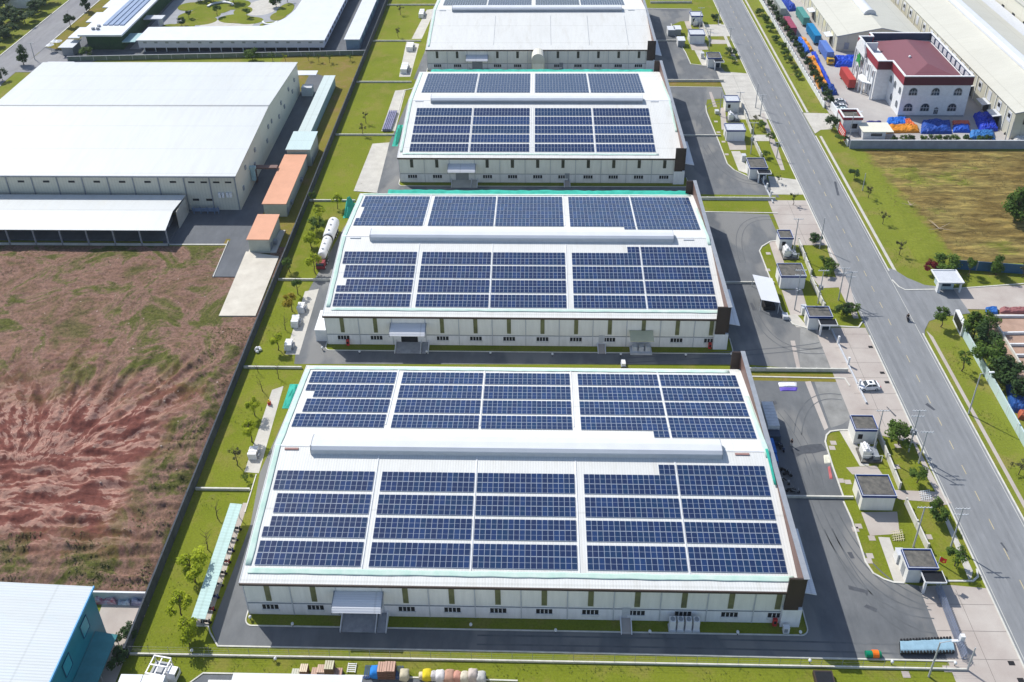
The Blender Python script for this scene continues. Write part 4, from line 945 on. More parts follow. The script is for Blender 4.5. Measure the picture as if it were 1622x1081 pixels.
# ================================================================== VEHICLES
def wheel(parent, x, y, z, r, w_, axis='x'):
    b = MB(); p, q_ = ((x-w_/2, y, z), (x+w_/2, y, z)) if axis == 'x' else ((x, y-w_/2, z), (x, y+w_/2, z))
    b.tube(p, q_, r, n=16); wl = b.build('wheel', 'black', parent, local=True)
    b = MB(); e = .012
    p, q_ = ((x-w_/2-e, y, z), (x+w_/2+e, y, z)) if axis == 'x' else ((x, y-w_/2-e, z), (x, y+w_/2+e, z))
    b.tube(p, q_, r*.55, n=12); o = b.build('rim', 'lgrey', wl, local=True)
    return wl
def sedan(label, X, Y, rz, col=(.78, .79, .80)):
    """car pointing along local -x, length 4.5"""
    t = thing('sedan', label, 'car', (X, Y, 0), rz); P_ = paint(col, .25); W2 = .92; zs = 1.2
    prof = [(-2.25, .35), (-2.27, .62), (-2.1, .78), (-1.25, .92), (-.62, 1.0), (1.35, 1.02), (2.05, .98), (2.24, .82), (2.26, .40), (2.1, .28), (-2.1, .26)]
    b = MB(); n = len(prof)
    L = []
    for yy, s_ in ((-W2, .97), (-W2*.9, 1.0), (W2*.9, 1.0), (W2, .97)): L.append([(p[0]*s_, yy, (p[1] if abs(yy) < W2 else .02+p[1]*.96)*zs) for p in prof])
    vs = [v for l in L for v in l]; fs = []
    for k in range(3):
        for i in range(n): fs.append((k*n+i, k*n+(i+1) % n, (k+1)*n+(i+1) % n, (k+1)*n+i)[::-1])
    fs += [tuple(range(n)), tuple(range(3*n, 4*n))[::-1]]
    b.add(vs, fs); b.build('body', P_, t, local=True)
    b = MB(); b.hexa([(-1.2, -.82, 1.0*zs), (1.75, -.82, 1.0*zs), (1.75, .82, 1.0*zs), (-1.2, .82, 1.0*zs)], [(-.5, -.64, 1.42*zs), (1.05, -.64, 1.42*zs), (1.05, .64, 1.42*zs), (-.5, .64, 1.42*zs)]); cab = b.build('glasshouse', 'glass', t, local=True)
    b = MB(); b.hexa([(-.55, -.67, 1.40*zs), (1.1, -.67, 1.40*zs), (1.1, .67, 1.40*zs), (-.55, .67, 1.40*zs)], [(-.42, -.6, 1.46*zs), (.98, -.6, 1.46*zs), (.98, .6, 1.46*zs), (-.42, .6, 1.46*zs)]); b.build('roof', P_, t, local=True)
    b = MB()
    for sy in (-1, 1):
        for (xa, xb) in ((-1.2, -.5), (1.75, 1.05), (.3, .3)): b.tube((xa, sy*.83, 1.0*zs), (xb, sy*.655, 1.42*zs), .045, n=4)
    b.build('pillar', P_, t, local=True)
    b = MB(); b.box(-.1, .55, -.3, .3, 1.462*zs, 1.468*zs); b.build('sunroof', 'glass', t, local=True)
    for sy in (-1, 1):
        b = MB(); b.box(-2.27, -2.12, sy*.72-.16, sy*.72+.16, .62*zs, .76*zs); b.build('headlight', 'glass', t, local=True)
        b = MB(); b.box(2.13, 2.28, sy*.72-.16, sy*.72+.16, .74*zs, .88*zs); b.build('tail_light', 'red', t, local=True)
        for xx in (-1.4, 1.4): wheel(t, xx, sy*.84, .36, .36, .2, 'y')
    return t
X, Y = G(1375.5, 615); sedan('white sedan with sunroof on the concrete forecourt by the road', X, Y, R(4))
for (x, y, l, c) in ((1331, 172, 'middle silver sedan of the row by the compound wall', (.6, .62, .64)), (1329, 164, 'farthest sedan of the row by the compound wall, silver', (.55, .57, .6)), (1333, 178, 'nearest pale teal sedan of the row by the compound wall', (.55, .68, .68))):
    X, Y = G(x, y); sedan(l, X, Y, 0, c)
def box_truck(label, X, Y, rz, L=8, W_=2.4, h=3.6, body=(.6, .63, .66), cab=(.02, .06, .3), tarp=None, name='box_truck', cat='truck'):
    """truck pointing along local -y"""
    t = thing(name, label, cat, (X, Y, 0), rz)
    b = MB(); b.box(-W_/2, W_/2, -L/2+2.1, L/2, 1.05, h); bd = b.build('cargo_box', paint(body), t, local=True)
    b = MB()
    for i in range(int((L-2.4)/.8)): b.box(-W_/2-.03, W_/2+.03, -L/2+2.5+i*.8, -L/2+2.58+i*.8, 1.1, h+.025)
    b.build('rib', paint(tuple(x*.8 for x in body)), bd, local=True)
    b = MB(); b.box(-.5, .5, -L/2+.5, L/2-.1, .6, 1.04); b.build('chassis', 'black', t, local=True)
    b = MB(); prof = [(-L/2, .5), (-L/2, 1.5), (-L/2+.35, 2.55), (-L/2+1.9, 2.6), (-L/2+1.9, .5)]
    b.prismx(prof, -W_/2+.08, W_/2-.08); cb = b.build('cab', paint(cab), t, local=True)
    b = MB(); b.hexa([(-.98, -L/2-.02, 1.52), (.98, -L/2-.02, 1.52), (.98, -L/2+.02, 1.52), (-.98, -L/2+.02, 1.52)], [(-.92, -L/2+.26, 2.4), (.92, -L/2+.26, 2.4), (.92, -L/2+.3, 2.4), (-.92, -L/2+.3, 2.4)]); b.build('windscreen', 'glass', cb, local=True)
    for sx in (-1, 1):
        b = MB(); b.box(sx*.85-.15, sx*.85+.15, -L/2-.03, -L/2+.02, .7, .95); b.build('headlight', 'white2', t, local=True)
        for yy in (-L/2+1.0, L/2-1.2, L/2-2.4): wheel(t, sx*(W_/2-.15), yy, .5, .5, .3)
    return t
X, Y = G(1219, 681); box_truck('white box truck with dark cab parked along the east side of the nearest hall', X, Y, 0, 8.5, cab=(.03, .05, .09))
X, Y = G(1230, 728); X -= 1.6; box_truck('bright blue truck between white box truck and the motorbikes', X, Y, 0, 5.6, h=2.9, body=(.02, .16, .55), cab=(.02, .16, .55))
X, Y = G(1054, 574); X = 19.5; Y = 153.0; t = thing('handcart', 'white handcart loaded with boxes on the asphalt behind the nearest hall', 'cart', (X, Y, 0))
b = MB(); b.box(X-.6, X+.6, Y-1, Y+1, .4, .5); b.build('deck', 'grey', t); b = MB(); b.box(X-.45, X+.45, Y-.8, Y-.1, .5, 1.2); b.box(X-.45, X+.45, Y+.1, Y+.8, .5, 1.0); b.build('load', 'tank', t)
b = MB()
for sx in (-.5, .5):
    for sy in (-.7, .7): b.tube((X+sx-.05, Y+sy, .2), (X+sx+.05, Y+sy, .2), .2, n=10)
b.build('wheel', 'black', t)
# tanker beside the second hall
def tanker(X, Y, rz):
    t = thing('tanker_truck', 'long white two section tanker with red cab on the lane beside the second hall', 'tanker truck', (X, Y, 0), rz)
    def barrel(y0, y1, r0, r1, nm):
        b = MB(); ys = [(y0, r0*.75), (y0+.25, r0*.95), (y0+.7, r0)] + [(y1-.7, r1), (y1-.25, r1*.95), (y1, r1*.75)]; n = 18; vs = []; fs = []
        for (yy, r_) in ys:
            for i in range(n): vs.append((r_*math.cos(2*math.pi*i/n), yy, 2.75+r_*1.1*math.sin(2*math.pi*i/n)))
        for k in range(len(ys)-1):
            for i in range(n): fs.append((k*n+i, k*n+(i+1) % n, (k+1)*n+(i+1) % n, (k+1)*n+i)[::-1])
        fs += [tuple(range(n)), tuple(range((len(ys)-1)*n, len(ys)*n))[::-1]]
        b.add(vs, fs); o = b.build(nm, 'tank', t, smooth=True, local=True)
        b = MB()
        for yy in (y0+1.5, (y0+y1)/2, y1-1.5): b.tube((0, yy, 2.75+r0*1.05), (0, yy, 2.75+r0*1.1+.2), .3, n=10)
        b.build('hatch', 'grey', o, local=True)
    barrel(-8.0, -.6, 1.15, 1.3, 'tank'); barrel(-.3, 7.5, 1.55, 1.6, 'tank')
    b = MB(); b.tube((0, -.6, 2.75), (0, -.3, 2.75), 1.36, n=18); b.build('coupling_ring', 'black', t, local=True)
    b = MB(); b.box(-.5, .5, -9.8, 7.3, .8, 1.3); b.build('chassis', 'black', t, local=True)
    b = MB(); b.prismx([(-10.6, .5), (-10.6, 1.5), (-10.3, 2.3), (-8.9, 2.35), (-8.9, .5)], -1.1, 1.1); cb = b.build('cab', paint((.20, .02, .03), .6), t, local=True)
    b = MB(); b.box(-.95, .95, -10.63, -10.4, 1.5, 2.15); b.build('windscreen', 'glass', cb, local=True)
    b = MB(); b.box(1.2, 1.32, -7, 7, 1.9, 1.98); b.tube((1.25, -6, 1.2), (1.25, -6, 3.4), .05); b.tube((1.25, 6, 1.2), (1.25, 6, 3.4), .05); b.build('ladder_rail', 'grey', t, local=True)
    for sx in (-1, 1):
        for yy in (-9.8, -8.0, -6.9, 3.6, 4.9, 6.2): wheel(t, sx*1.02, yy, .52, .52, .34)
xa, ya = G(510, 405, 3); xb, yb = G(529, 352, 3)
tanker((xa+xb)/2-.1, (ya+yb)/2+.6, math.atan2(-(xb-xa), yb-ya))
# motorbikes
def motorbike(label, X, Y, rz, col, z=0):
    t = thing('motorbike', label, 'motorbike', (X, Y, z), rz, 'motorbikes parked in the east yard' if 'rider' not in label else None)
    for yy in (-.65, .65):
        b = MB(); b.tube((-.06, yy, .32), (.06, yy, .32), .32, n=14); b.build('wheel', 'black', t, local=True)
    b = MB(); b.hexa([(-.13, -.3, .4), (.13, -.3, .4), (.13, .75, .55), (-.13, .75, .55)], [(-.16, -.25, .72), (.16, -.25, .72), (.12, .9, .86), (-.12, .9, .86)]); b.hexa([(-.2, -.6, .3), (.2, -.6, .3), (.12, -.35, .3), (-.12, -.35, .3)], [(-.2, -.68, 1.0), (.2, -.68, 1.0), (.15, -.5, 1.0), (-.15, -.5, 1.0)]); b.build('body', paint(col), t, local=True)
    b = MB(); b.hexa([(-.14, -.2, .73), (.14, -.2, .73), (.11, .65, .82), (-.11, .65, .82)], [(-.12, -.15, .86), (.12, -.15, .86), (.09, .6, .94), (-.09, .6, .94)]); b.build('seat', 'black', t, local=True)
    b = MB(); b.tube((-.36, -.5, 1.12), (.36, -.5, 1.12), .025, n=6); b.tube((0, -.55, 1.0), (0, -.72, .34), .04, n=6); b.build('handlebar', 'grey', t, local=True)
    return t
MBK = [(1233, 708, (.02, .02, .03), 'black motorbike behind the walker in the east yard'), (1239, 712, (.03, .05, .12), 'dark blue motorbike next to the blue truck'), (1242, 748, (.02, .02, .02), 'black motorbike nearest the blue truck tail'), (1247, 754, (.05, .05, .06), 'grey motorbike in the middle of the parked cluster'), (1244, 765, (.4, .4, .38), 'pale scooter in the parked cluster by the hall wall'), (1252, 779, (.03, .03, .03), 'black motorbike with white box lying nearest the low wall'), (1259, 780, (.25, .26, .28), 'grey motorbike at the east end beside the low wall')]
for i, (x, y, c, l) in enumerate(MBK):
    X, Y = G(x, y); motorbike(l, X, Y, R([20, 10, 60, 75, 50, 95, 80][i]), c)
# people
def person(label, X, Y, rz, sitting=False, shirt=(.6, .6, .62), legs=(.03, .03, .05), z=0, s=1.22):
    t = thing('person', label, 'person', (X, Y, z), rz); t.scale = (1, 1, s)
    me = bpy.data.meshes.new('body')
    if sitting:
        V = [(0, 0, .92), (0, -.05, 1.2), (0, -.08, 1.42), (0, -.1, 1.52), (0, -.1, 1.66), (-.19, -.1, 1.4), (-.27, -.25, 1.2), (-.25, -.48, 1.14), (.19, -.1, 1.4), (.27, -.25, 1.2), (.25, -.48, 1.14), (-.14, -.02, .9), (-.2, -.42, .85), (-.2, -.36, .42), (-.2, -.5, .36), (.14, -.02, .9), (.2, -.42, .85), (.2, -.36, .42), (.2, -.5, .36)]
    else:
        V = [(0, 0, .95), (0, 0, 1.2), (0, 0, 1.42), (0, 0, 1.5), (0, -.01, 1.63), (-.19, 0, 1.4), (-.26, .03, 1.12), (-.26, -.08, .88), (.19, 0, 1.4), (.26, -.02, 1.12), (.27, -.14, .9), (-.1, 0, .9), (-.12, -.08, .5), (-.12, -.02, .08), (-.12, -.16, .04), (.1, 0, .9), (.12, .1, .5), (.12, .2, .1), (.12, .08, .04)]
    E_ = [(0, 1), (1, 2), (2, 3), (3, 4), (2, 5), (5, 6), (6, 7), (2, 8), (8, 9), (9, 10), (0, 11), (11, 12), (12, 13), (13, 14), (0, 15), (15, 16), (16, 17), (17, 18)]
    rad = [.14, .13, .13, .055, .10, .07, .045, .035, .07, .045, .035, .09, .065, .045, .035, .09, .065, .045, .035]
    me.from_pydata(V, E_, []); me.update(); me.materials.append(M['skin'])
    o = bpy.data.objects.new('body', me); COL.objects.link(o); o.parent = t
    o.modifiers.new('skin', 'SKIN'); sub = o.modifiers.new('sub', 'SUBSURF'); sub.levels = 1; sub.render_levels = 1
    for i, v in enumerate(me.skin_vertices[0].data): v.radius = (rad[i], rad[i]); v.use_root = (i == 0)
    hd = V[4]
    b = MB(); b.ball((hd[0], hd[1]+.02, hd[2]+.05), .115, .125, .1, mi=0); b.build('hair', 'black', t, smooth=True, local=True)
    b = MB(); c_ = V[1]
    b.hexa([(-.18, -.13, c_[2]-.28), (.18, -.13, c_[2]-.28), (.18, .14, c_[2]-.28), (-.18, .14, c_[2]-.28)], [(-.23, V[2][1]-.12, 1.44), (.23, V[2][1]-.12, 1.44), (.23, V[2][1]+.12, 1.44), (-.23, V[2][1]+.12, 1.44)])
    for a, c in ((5, 6), (8, 9)): b.tube(V[a], V[c], .085, .07, n=8)
    b.build('shirt', paint(shirt, .9), t, local=True)
    b = MB()
    for a, c in ((11, 12), (12, 13), (15, 16), (16, 17)): b.tube(V[a], V[c], .105 if a in (11, 15) else .085, .08, n=8)
    b.build('trousers', paint(legs, .9), t, local=True)
    return t
X, Y = G(1253, 707); person('person in dark top and pale trousers walking across the east yard', X, Y, R(-60), False, (.03, .03, .04), (.5, .5, .5))
X, Y = G(1231, 705); person('person in dark clothes beside the parked motorbikes', X, Y, R(30), False, (.04, .04, .05), (.02, .02, .03))
X, Y = G(1437, 507); t = motorbike('black motorbike ridden alone along the main road, with its rider', X, Y, R(-10), (.02, .02, .03)); person('rider in black on the motorbike on the main road', X, Y, R(-10), True, (.02, .02, .02), (.02, .02, .03))
# shipping containers and lorries in the compound
def container(label, px, L, col, name='shipping_container', h=3.3, truckz=.0, cat='container', W_=2.5):
    X, Y = G(*px); t = thing(name, label, cat, (X, Y, 0), group='containers in the truck compound'); b = MB(); z = truckz
    b.box(-W_/2, W_/2, 0, L, z, z+h-.03)
    bd = b.build('body', paint(col), t, local=True)
    b = MB()
    for i in range(int(L/.55)): b.box(-W_/2-.05, W_/2+.05, .2+i*.55, .42+i*.55, z+.15, z+h-.0)
    b.build('corrugation', paint(tuple(x*.9 for x in col)), bd, local=True)
    b = MB(); b.box(-W_/2+.1, -.03, -.05, -.004, z+.15, z+h-.15); b.build('door', paint(tuple(x*.8 for x in col)), t, local=True)
    b = MB(); b.box(.03, W_/2-.1, -.05, -.004, z+.15, z+h-.15); b.build('door', paint(tuple(x*.8 for x in col)), t, local=True)
    if truckz:
        for sx in (-1, 1):
            for yy in (.8, 2.0, L-1.5): wheel(t, sx*1.0, yy, .5, .5, .3)
        b = MB(); b.box(-.5, .5, .2, L-.2, .55, z-.003); b.build('chassis', 'black', t, local=True)
    return t
container('teal green container trailer beside the cream warehouse wall', (1276, 43), 12, (.10, .33, .29), truckz=.9)
container('bright blue container trailer between the teal one and the violet truck', (1294, 72), 12.5, (.01, .22, .45), truckz=.9)
container('red container on a trailer facing the white office building', (1348, 143), 10.5, (.48, .06, .05), truckz=.9)
container('maroon container behind the hedge of the compound wall', (1256, 56), 12, (.36, .07, .12))
container('dull grey container farthest along the compound wall', (1240, 25), 12, (.42, .46, .42))
X, Y = G(1315, 103); box_truck('violet blue covered truck with yellow cab in front of the cream warehouse', X, Y+6.0, 0, 13, 2.6, 4.6, (.11, .20, .52), (.62, .38, .05))
# tarpaulin covered heaps
def heap(label, corners, h, col, name='tarpaulin_heap', n=22, rough=.55, cat='covered heap', seed=None, lump=.35, group='tarpaulin covered heaps in the compound'):
    P_ = [Vector((*G(x, y), 0)) for x, y in corners]; c = sum(P_, Vector())/4; b = MB(); sd = seed if seed is not None else random.random()*50
    for j in range(n+1):
        for i in range(n+1):
            u, v = i/n, j/n; p = (P_[0]*(1-u)+P_[1]*u)*(1-v)+(P_[3]*(1-u)+P_[2]*u)*v
            e = min(1, min(u, 1-u, v, 1-v)*7); q = p-c
            z = h*(e**.45)*(1-lump*.5+lump*noise.noise((p.x*.55+sd, p.y*.55, sd))+.2*noise.noise((p.x*2.0, p.y*2.6, sd))-.12*abs(noise.noise((p.x*1.1, p.y*3.4, sd+2))))
            w_ = 1+.05*noise.noise((p.x*.9, p.y*.9, sd+5)); b.v.append((q.x*w_, q.y*w_, max(0, z) if e > 0 else 0))
    for j in range(n):
        for i in range(n): a = j*(n+1)+i; b.f.append((a, a+1, a+n+2, a+n+1)); b.m.append(0)
    o = b.build(name, paint(col, rough) if isinstance(col, tuple) else col, None, (c.x, c.y, 0), local=True, smooth=False); tag(o, label, cat, group); return o
BLU, ORG_ = (.012, .06, .30), (.62, .24, .02)
heap('blue tarpaulin heap behind the hedge near the maroon container', [(1276, 86), (1283, 84), (1266, 60), (1259, 62)], 1.8, (.02, .13, .55))
heap('short orange tarpaulin heap beside the hedge, farther of two', [(1282, 83), (1288, 82), (1272, 60), (1266, 61)], 1.7, ORG_)
heap('long orange tarpaulin heap in the middle of the hedge row', [(1296, 142), (1311, 139), (1288, 90), (1277, 92)], 2.2, ORG_)
heap('narrow blue tarpaulin strip east of the long orange heap', [(1312, 141), (1318, 140), (1290, 82), (1284, 83)], 1.6, (.01, .05, .45))
heap('square blue tarpaulin block at the near end of the hedge row', [(1304, 152), (1327, 151), (1320, 138), (1300, 139)], 2.2, BLU)
heap('long blue tarpaulin load below the cream warehouse gable', [(1322, 107), (1364, 107), (1360, 92), (1320, 92)], 2.2, (.005, .06, .50))
heap('dark blue tarpaulins beside the cream warehouse at the far end', [(1250, 19), (1262, 18), (1247, 0), (1236, 1)], 2.4, (.01, .05, .35))
heap('low blue sheet heap between gatehouse and orange sheet', [(1402, 200), (1438, 200), (1436, 187), (1406, 188)], 1.2, (.01, .12, .5))
heap('long flat orange sheet behind the white roofed hut', [(1402, 212), (1457, 211), (1454, 199), (1402, 200)], 1.3, ORG_)
heap('tapering red orange sheet beside the blue heaps', [(1432, 201), (1454, 203), (1440, 190), (1430, 191)], 1.1, (.62, .13, .04))
heap('wide blue tarpaulin heap in the middle of the row behind the grey wall', [(1458, 213), (1508, 213), (1505, 193), (1460, 193)], 1.9, BLU)
heap('blue sheet heap under the pale red strip', [(1509, 211), (1537, 211), (1535, 200), (1509, 200)], 1.5, (.01, .08, .45))
heap('flat pale red strip on the yard before the office', [(1509, 199), (1537, 199), (1535, 193), (1508, 193)], 1.0, (.55, .12, .08))
heap('large rumpled blue heap between office and the long warehouse', [(1552, 212), (1581, 208), (1567, 181), (1541, 184)], 2.6, (.005, .035, .42))
heap('pale blue netted heap by the grey wall', [(1536, 222), (1577, 222), (1574, 208), (1536, 209)], 1.6, (.03, .16, .42))
heap('dark covered heap at the foot of the long warehouse', [(1590, 214), (1622, 216), (1622, 202), (1590, 204)], 2.0, (.015, .018, .025))
heap('white sacks stacked against the grey wall at the right edge', [(1604, 228), (1640, 228), (1640, 216), (1606, 216)], 1.5, (.6, .6, .58))
heap('small dark blue bundles on the yard before the gatehouse', [(1372, 198), (1396, 198), (1396, 193), (1372, 193)], .7, (.03, .03, .15))
heap('bright blue tarpaulin on the building plot behind the dark trees', [(1562, 499), (1581, 498), (1579, 489), (1560, 489)], 1.0, (.02, .12, .40), group=None)
heap('rumpled red and pink sheets next to the blue tarpaulin on the building plot', [(1583, 497), (1640, 498), (1640, 488), (1583, 489)], .9, (.26, .10, .10), group=None)
heap('blue tarpaulin heap beside the mint wall on the right edge', [(1600, 652), (1630, 660), (1622, 615), (1592, 608)], 2.4, (.02, .08, .28), group=None)
heap('orange red heap at the right edge below the blue tarpaulin', [(1612, 665), (1640, 668), (1640, 654), (1612, 653)], 1.4, (.38, .10, .05), group=None)

# ================================================================== EAST COMPOUND BUILDINGS
def gable_ns(name, label, x0, x1, y0, y1, e, r, wallm, roofm, cat='warehouse', ov=.5, group=None):
    """ridge runs along y"""
    t = thing(name, label, cat, ((x0+x1)/2, (y0+y1)/2, 0), group=group); mid = (x0+x1)/2
    b = MB(); b.prismy([(x0, 0), (x1, 0), (x1, e-.2), (mid, r-.2), (x0, e-.2)], y0, y1); b.build('wall', wallm, t)
    s = (r-e)/(mid-x0); b = MB()
    b.hexa([(x0-ov, y0-ov, e-ov*s-.12), (mid, y0-ov, r-.12), (mid, y1, r-.12), (x0-ov, y1, e-ov*s-.12)], [(x0-ov, y0-ov, e-ov*s), (mid, y0-ov, r), (mid, y1, r), (x0-ov, y1, e-ov*s)])
    b.hexa([(mid, y0-ov, r-.12), (x1+ov, y0-ov, e-ov*s-.12), (x1+ov, y1, e-ov*s-.12), (mid, y1, r-.12)], [(mid, y0-ov, r), (x1+ov, y0-ov, e-ov*s), (x1+ov, y1, e-ov*s), (mid, y1, r)])
    b.build('roof', roofm, t)
    b = MB(); b.prismy([(x0-ov-.05, e-ov*s-.3), (x0-ov-.05, e-ov*s+.05), (mid, r+.05), (x1+ov+.05, e-ov*s+.05), (x1+ov+.05, e-ov*s-.3), (mid, r-.3)], y0-ov-.14, y0-ov-.004); b.build('verge_trim', 'grey', t)
    return t, mid
M['clady'] = ribbed('long_wall_cladding', (.56, .54, .44), 4.2, 'Y', .05, .6, .05)
t, mid = gable_ns('warehouse', 'cream roofed warehouse with round ridge vent behind the white office building', 116.5, 148.8, 321.8, 470, 6.6, 10, 'clady', 'roofc')
b = MB()
for i in range(26):
    Y = 325+i*5.4; b.box(116.30, 116.49, Y, Y+.35, 0, 6.3)
b.build('pilaster', 'cream', t)
for i in range(13):
    b = MB(); Y = 327+i*10.8; b.box(116.42, 116.49, Y, Y+2.6, 3.2, 5.6); b.build('window', mat('pale_yellow_pane', (.66, .62, .40), .4, .1, 1) if i == 0 else bpy.data.materials['pale_yellow_pane'], t)
for Y in (327, 352, 381):
    b = MB(); b.prismy([(113.9, 3.6), (116.45, 4.0), (116.45, 4.2), (113.9, 3.8)], Y, Y+4.5); b.build('canopy', 'panelw', t); b = MB(); b.box(116.38, 116.44, Y+1, Y+4, .05, 3.4); b.build('door', 'dark', t)
b = MB(); pr = [(mid+2.2*math.cos(R(a)), 9.7+1.9*math.sin(R(a))) for a in range(0, 181, 20)]; b.prismy(pr, 336, 470); v = b.build('ridge_vent', 'panelw', t)
b = MB(); pr = [(mid+2.45*math.cos(R(a)), 9.7+2.15*math.sin(R(a))) for a in range(0, 181, 20)]; b.prismy(pr, 335.3, 335.99); b.build('end_hood', 'lgrey', v)
for X in (119.5, 127): b = MB(); b.box(X, X+1.8, 321.6, 321.79, .8, 3.6); b.build('window', 'grey', t)
t, mid = gable_ns('warehouse', 'longest cream warehouse on the right with skylit ridge and many wall windows', 152.5, 182.6, 254.5, 470, 9.8, 13.4, 'clady', 'roofc')
for i in range(29):
    Y = 256.5+i*7.2; b = MB(); b.box(152.36, 152.49, Y, Y+2.2, 4.9, 8.4); o = b.build('wall_panel', 'panelw', t)
    if i % 3 != 2: b = MB(); b.box(152.30, 152.355, Y+.5, Y+1.9, 6.2, 7.6); b.build('window', 'dark', o)
for i in range(29):
    Y = 260.1+i*7.2; b = MB(); b.box(152.28, 152.49, Y, Y+.3, 0, 9.5); b.build('pilaster', 'cream', t)
for i, Y in enumerate((262, 270, 283, 300, 318)):
    b = MB(); b.prismy([(149.7, 3.9), (152.45, 4.3), (152.45, 4.5), (149.7, 4.1)], Y, Y+4.6); b.build('canopy', 'lgrey', t); b = MB(); b.box(152.38, 152.47, Y+.8, Y+3.9, .05, 3.6); b.build('door', 'dark', t)
b = MB(); pr = [(mid-2.2, 13.0), (mid-2.2, 13.9), (mid-1.2, 14.6), (mid+1.2, 14.6), (mid+2.2, 13.9), (mid+2.2, 13.0)]; b.prismy(pr[::-1], 262, 470); b.build('ridge_vent', 'panelw', t)
for Y in (258, 270): b = MB(); b.box(155.5, 158.5, 254.2, 254.46, 5.5, 7.6); b.build('window', 'dark', t); break
t = thing('warehouse', 'white walled hall at the top right corner beyond the grey roof', 'warehouse', (215, 380, 0))
b = MB(); b.box(190, 240, 290, 470, 0, 15); b.build('wall', 'clad', t); b = MB(); b.box(189.5, 240.5, 289.5, 470, 15, 15.3); b.build('roof', 'roofc', t)
for i in range(18): b = MB(); b.box(189.85, 189.97, 300+i*9, 302+i*9, 7.5, 9.5); b.build('window', 'dark', t)
t = thing('annex_roof', 'lower grey roofed hall between the longest warehouse and the top right corner hall', 'warehouse', (186, 380, 0))
b = MB(); b.box(183.3, 189.4, 300, 470, 0, 8.8); b.build('wall', 'clad', t); b = MB(); b.box(183.2, 189.42, 299.5, 470, 8.8, 9.0); b.build('roof', 'lgrey', t)

# white office with crimson parapet
t = thing('office_building', 'white two storey office with arched windows and crimson parapet round a maroon roof', 'office building', (133, 287, 0))
PL = [(122, 269.5), (144.2, 269.5), (144.2, 305), (122, 305), (122, 302), (117.2, 302), (117.2, 281.3), (122, 281.3)]
b = MB(); b.prism(PL, 0, 12.2); b.build('wall', 'white2', t)
b = MB(); ribbon(b, [Vector(p) for p in PL], .5, 11.9, 15.0, 0, True); b.build('parapet', 'redwall', t)
b = MB(); b.box(121.7, 144.5, 269.18, 269.24, 11.9, 15.0); b.box(117.3, 121.7, 280.97, 281.04, 11.9, 15); b.build('fascia', 'maroonf', t)
b = MB(); ribbon(b, [Vector(p) for p in PL], .66, 15.0, 15.28, 0, True); b.box(116.9, 117.4, 281, 302, 15.281, 15.3); cp = b.build('coping', 'white2', t)
b = MB(); ribbon(b, [Vector((x, y)) for x, y in [(121.8, 296), (117.4, 296)]], .45, 12.2, 15.27); b.build('cross_parapet', 'white2', t)
b = MB(); x0, x1, y0, y1 = 122.9, 143.2, 270.4, 303.2; mx = (x0+x1)/2; z0, z1 = 12.5, 15.1
b.add([(x0, y0, z0), (x1, y0, z0), (x1, y1, z0), (x0, y1, z0), (mx, y0+9, z1), (mx, y1-4, z1)], [(0, 1, 4), (1, 2, 5, 4), (2, 3, 5), (3, 0, 4, 5)])
b.box(x0, x1, y0, y1, 12.21, z0-.002); b.build('roof', 'maroon', t)
b = MB(); b.ball((129.5, 286, 14.5), .5, .5, .5); b.build('roof_vent', 'white2', t)
b = MB()
for i in range(9): b.box(143.7, 143.93, 272+i*3.6, 274.4+i*3.6, 12.7, 14.6)
b.build('parapet_louvre', 'lgrey', t)
b = MB(); b.box(122.3, 143.9, 304.66, 304.74, 12.25, 14.95); b.box(122.26, 122.34, 302, 304.6, 12.25, 14.95); b.box(143.93, 143.96, 270, 304.6, 12.25, 14.95); b.box(117.5, 121.9, 301.66, 301.74, 12.25, 14.95); b.build('parapet_shade', 'navyshade', t)  # thin sheets, shadow inside the parapet painted as navy
def arch(t, X, Y, z, w_, h, face='S', fr=True):
    n = 10; pts = [(-w_/2, 0), (w_/2, 0)] + [(w_/2*math.cos(math.pi*i/n), h*.5+w_/2*1.1*math.sin(math.pi*i/n)) for i in range(n+1)]
    b = MB(); b2 = MB(); p2 = [(p[0]*1.18, (p[1]-h*.4)*1.13+h*.4) for p in pts]
    if face == 'S':
        b.hexa([(X+p[0], Y-.05, z+p[1]) for p in pts], [(X+p[0], Y-.004, z+p[1]) for p in pts][:]) ; b2.hexa([(X+p[0], Y-.03, z+p[1]) for p in p2], [(X+p[0], Y-.003, z+p[1]) for p in p2])
    else:
        b.hexa([(X-.05, Y+p[0], z+p[1]) for p in pts], [(X-.004, Y+p[0], z+p[1]) for p in pts]); b2.hexa([(X-.03, Y+p[0], z+p[1]) for p in p2], [(X-.003, Y+p[0], z+p[1]) for p in p2])
    o = b.build('window', 'glass', t); b2.build('frame', 'lgrey', o)
    b3 = MB()
    for k in (-.17, .17):
        if face == 'S': b3.box(X+w_*k-.05, X+w_*k+.05, Y-.075, Y-.051, z, z+h*.8)
        else: b3.box(X-.075, X-.051, Y+w_*k-.05, Y+w_*k+.05, z, z+h*.8)
    if face == 'S': b3.box(X-w_/2, X+w_/2, Y-.08, Y-.076, z+h*.45, z+h*.52)
    b3.build('mullion', 'lgrey', o)
for X in (125.6, 133.0, 140.4): arch(t, X, 269.5, 8.0, 2.6, 2.6)
for X in (125.0, 130.6, 139.6): arch(t, X, 269.5, 2.0, 2.8, 2.6)
arch(t, 134.5, 269.5, .9, 1.3, 3.6)
for Y in (271.5, 276, 280): arch(t, 122, Y, 7.6, 1.8, 2.8, 'W'); 
for Y in (272, 277): arch(t, 122, Y, 2.2, 1.8, 2.8, 'W')
for Y in (284, 289, 294, 299): arch(t, 117.2, Y, 7.4, 1.9, 3.0, 'W'); arch(t, 117.2, Y, 2.2, 1.9, 3.0, 'W')
b = MB()
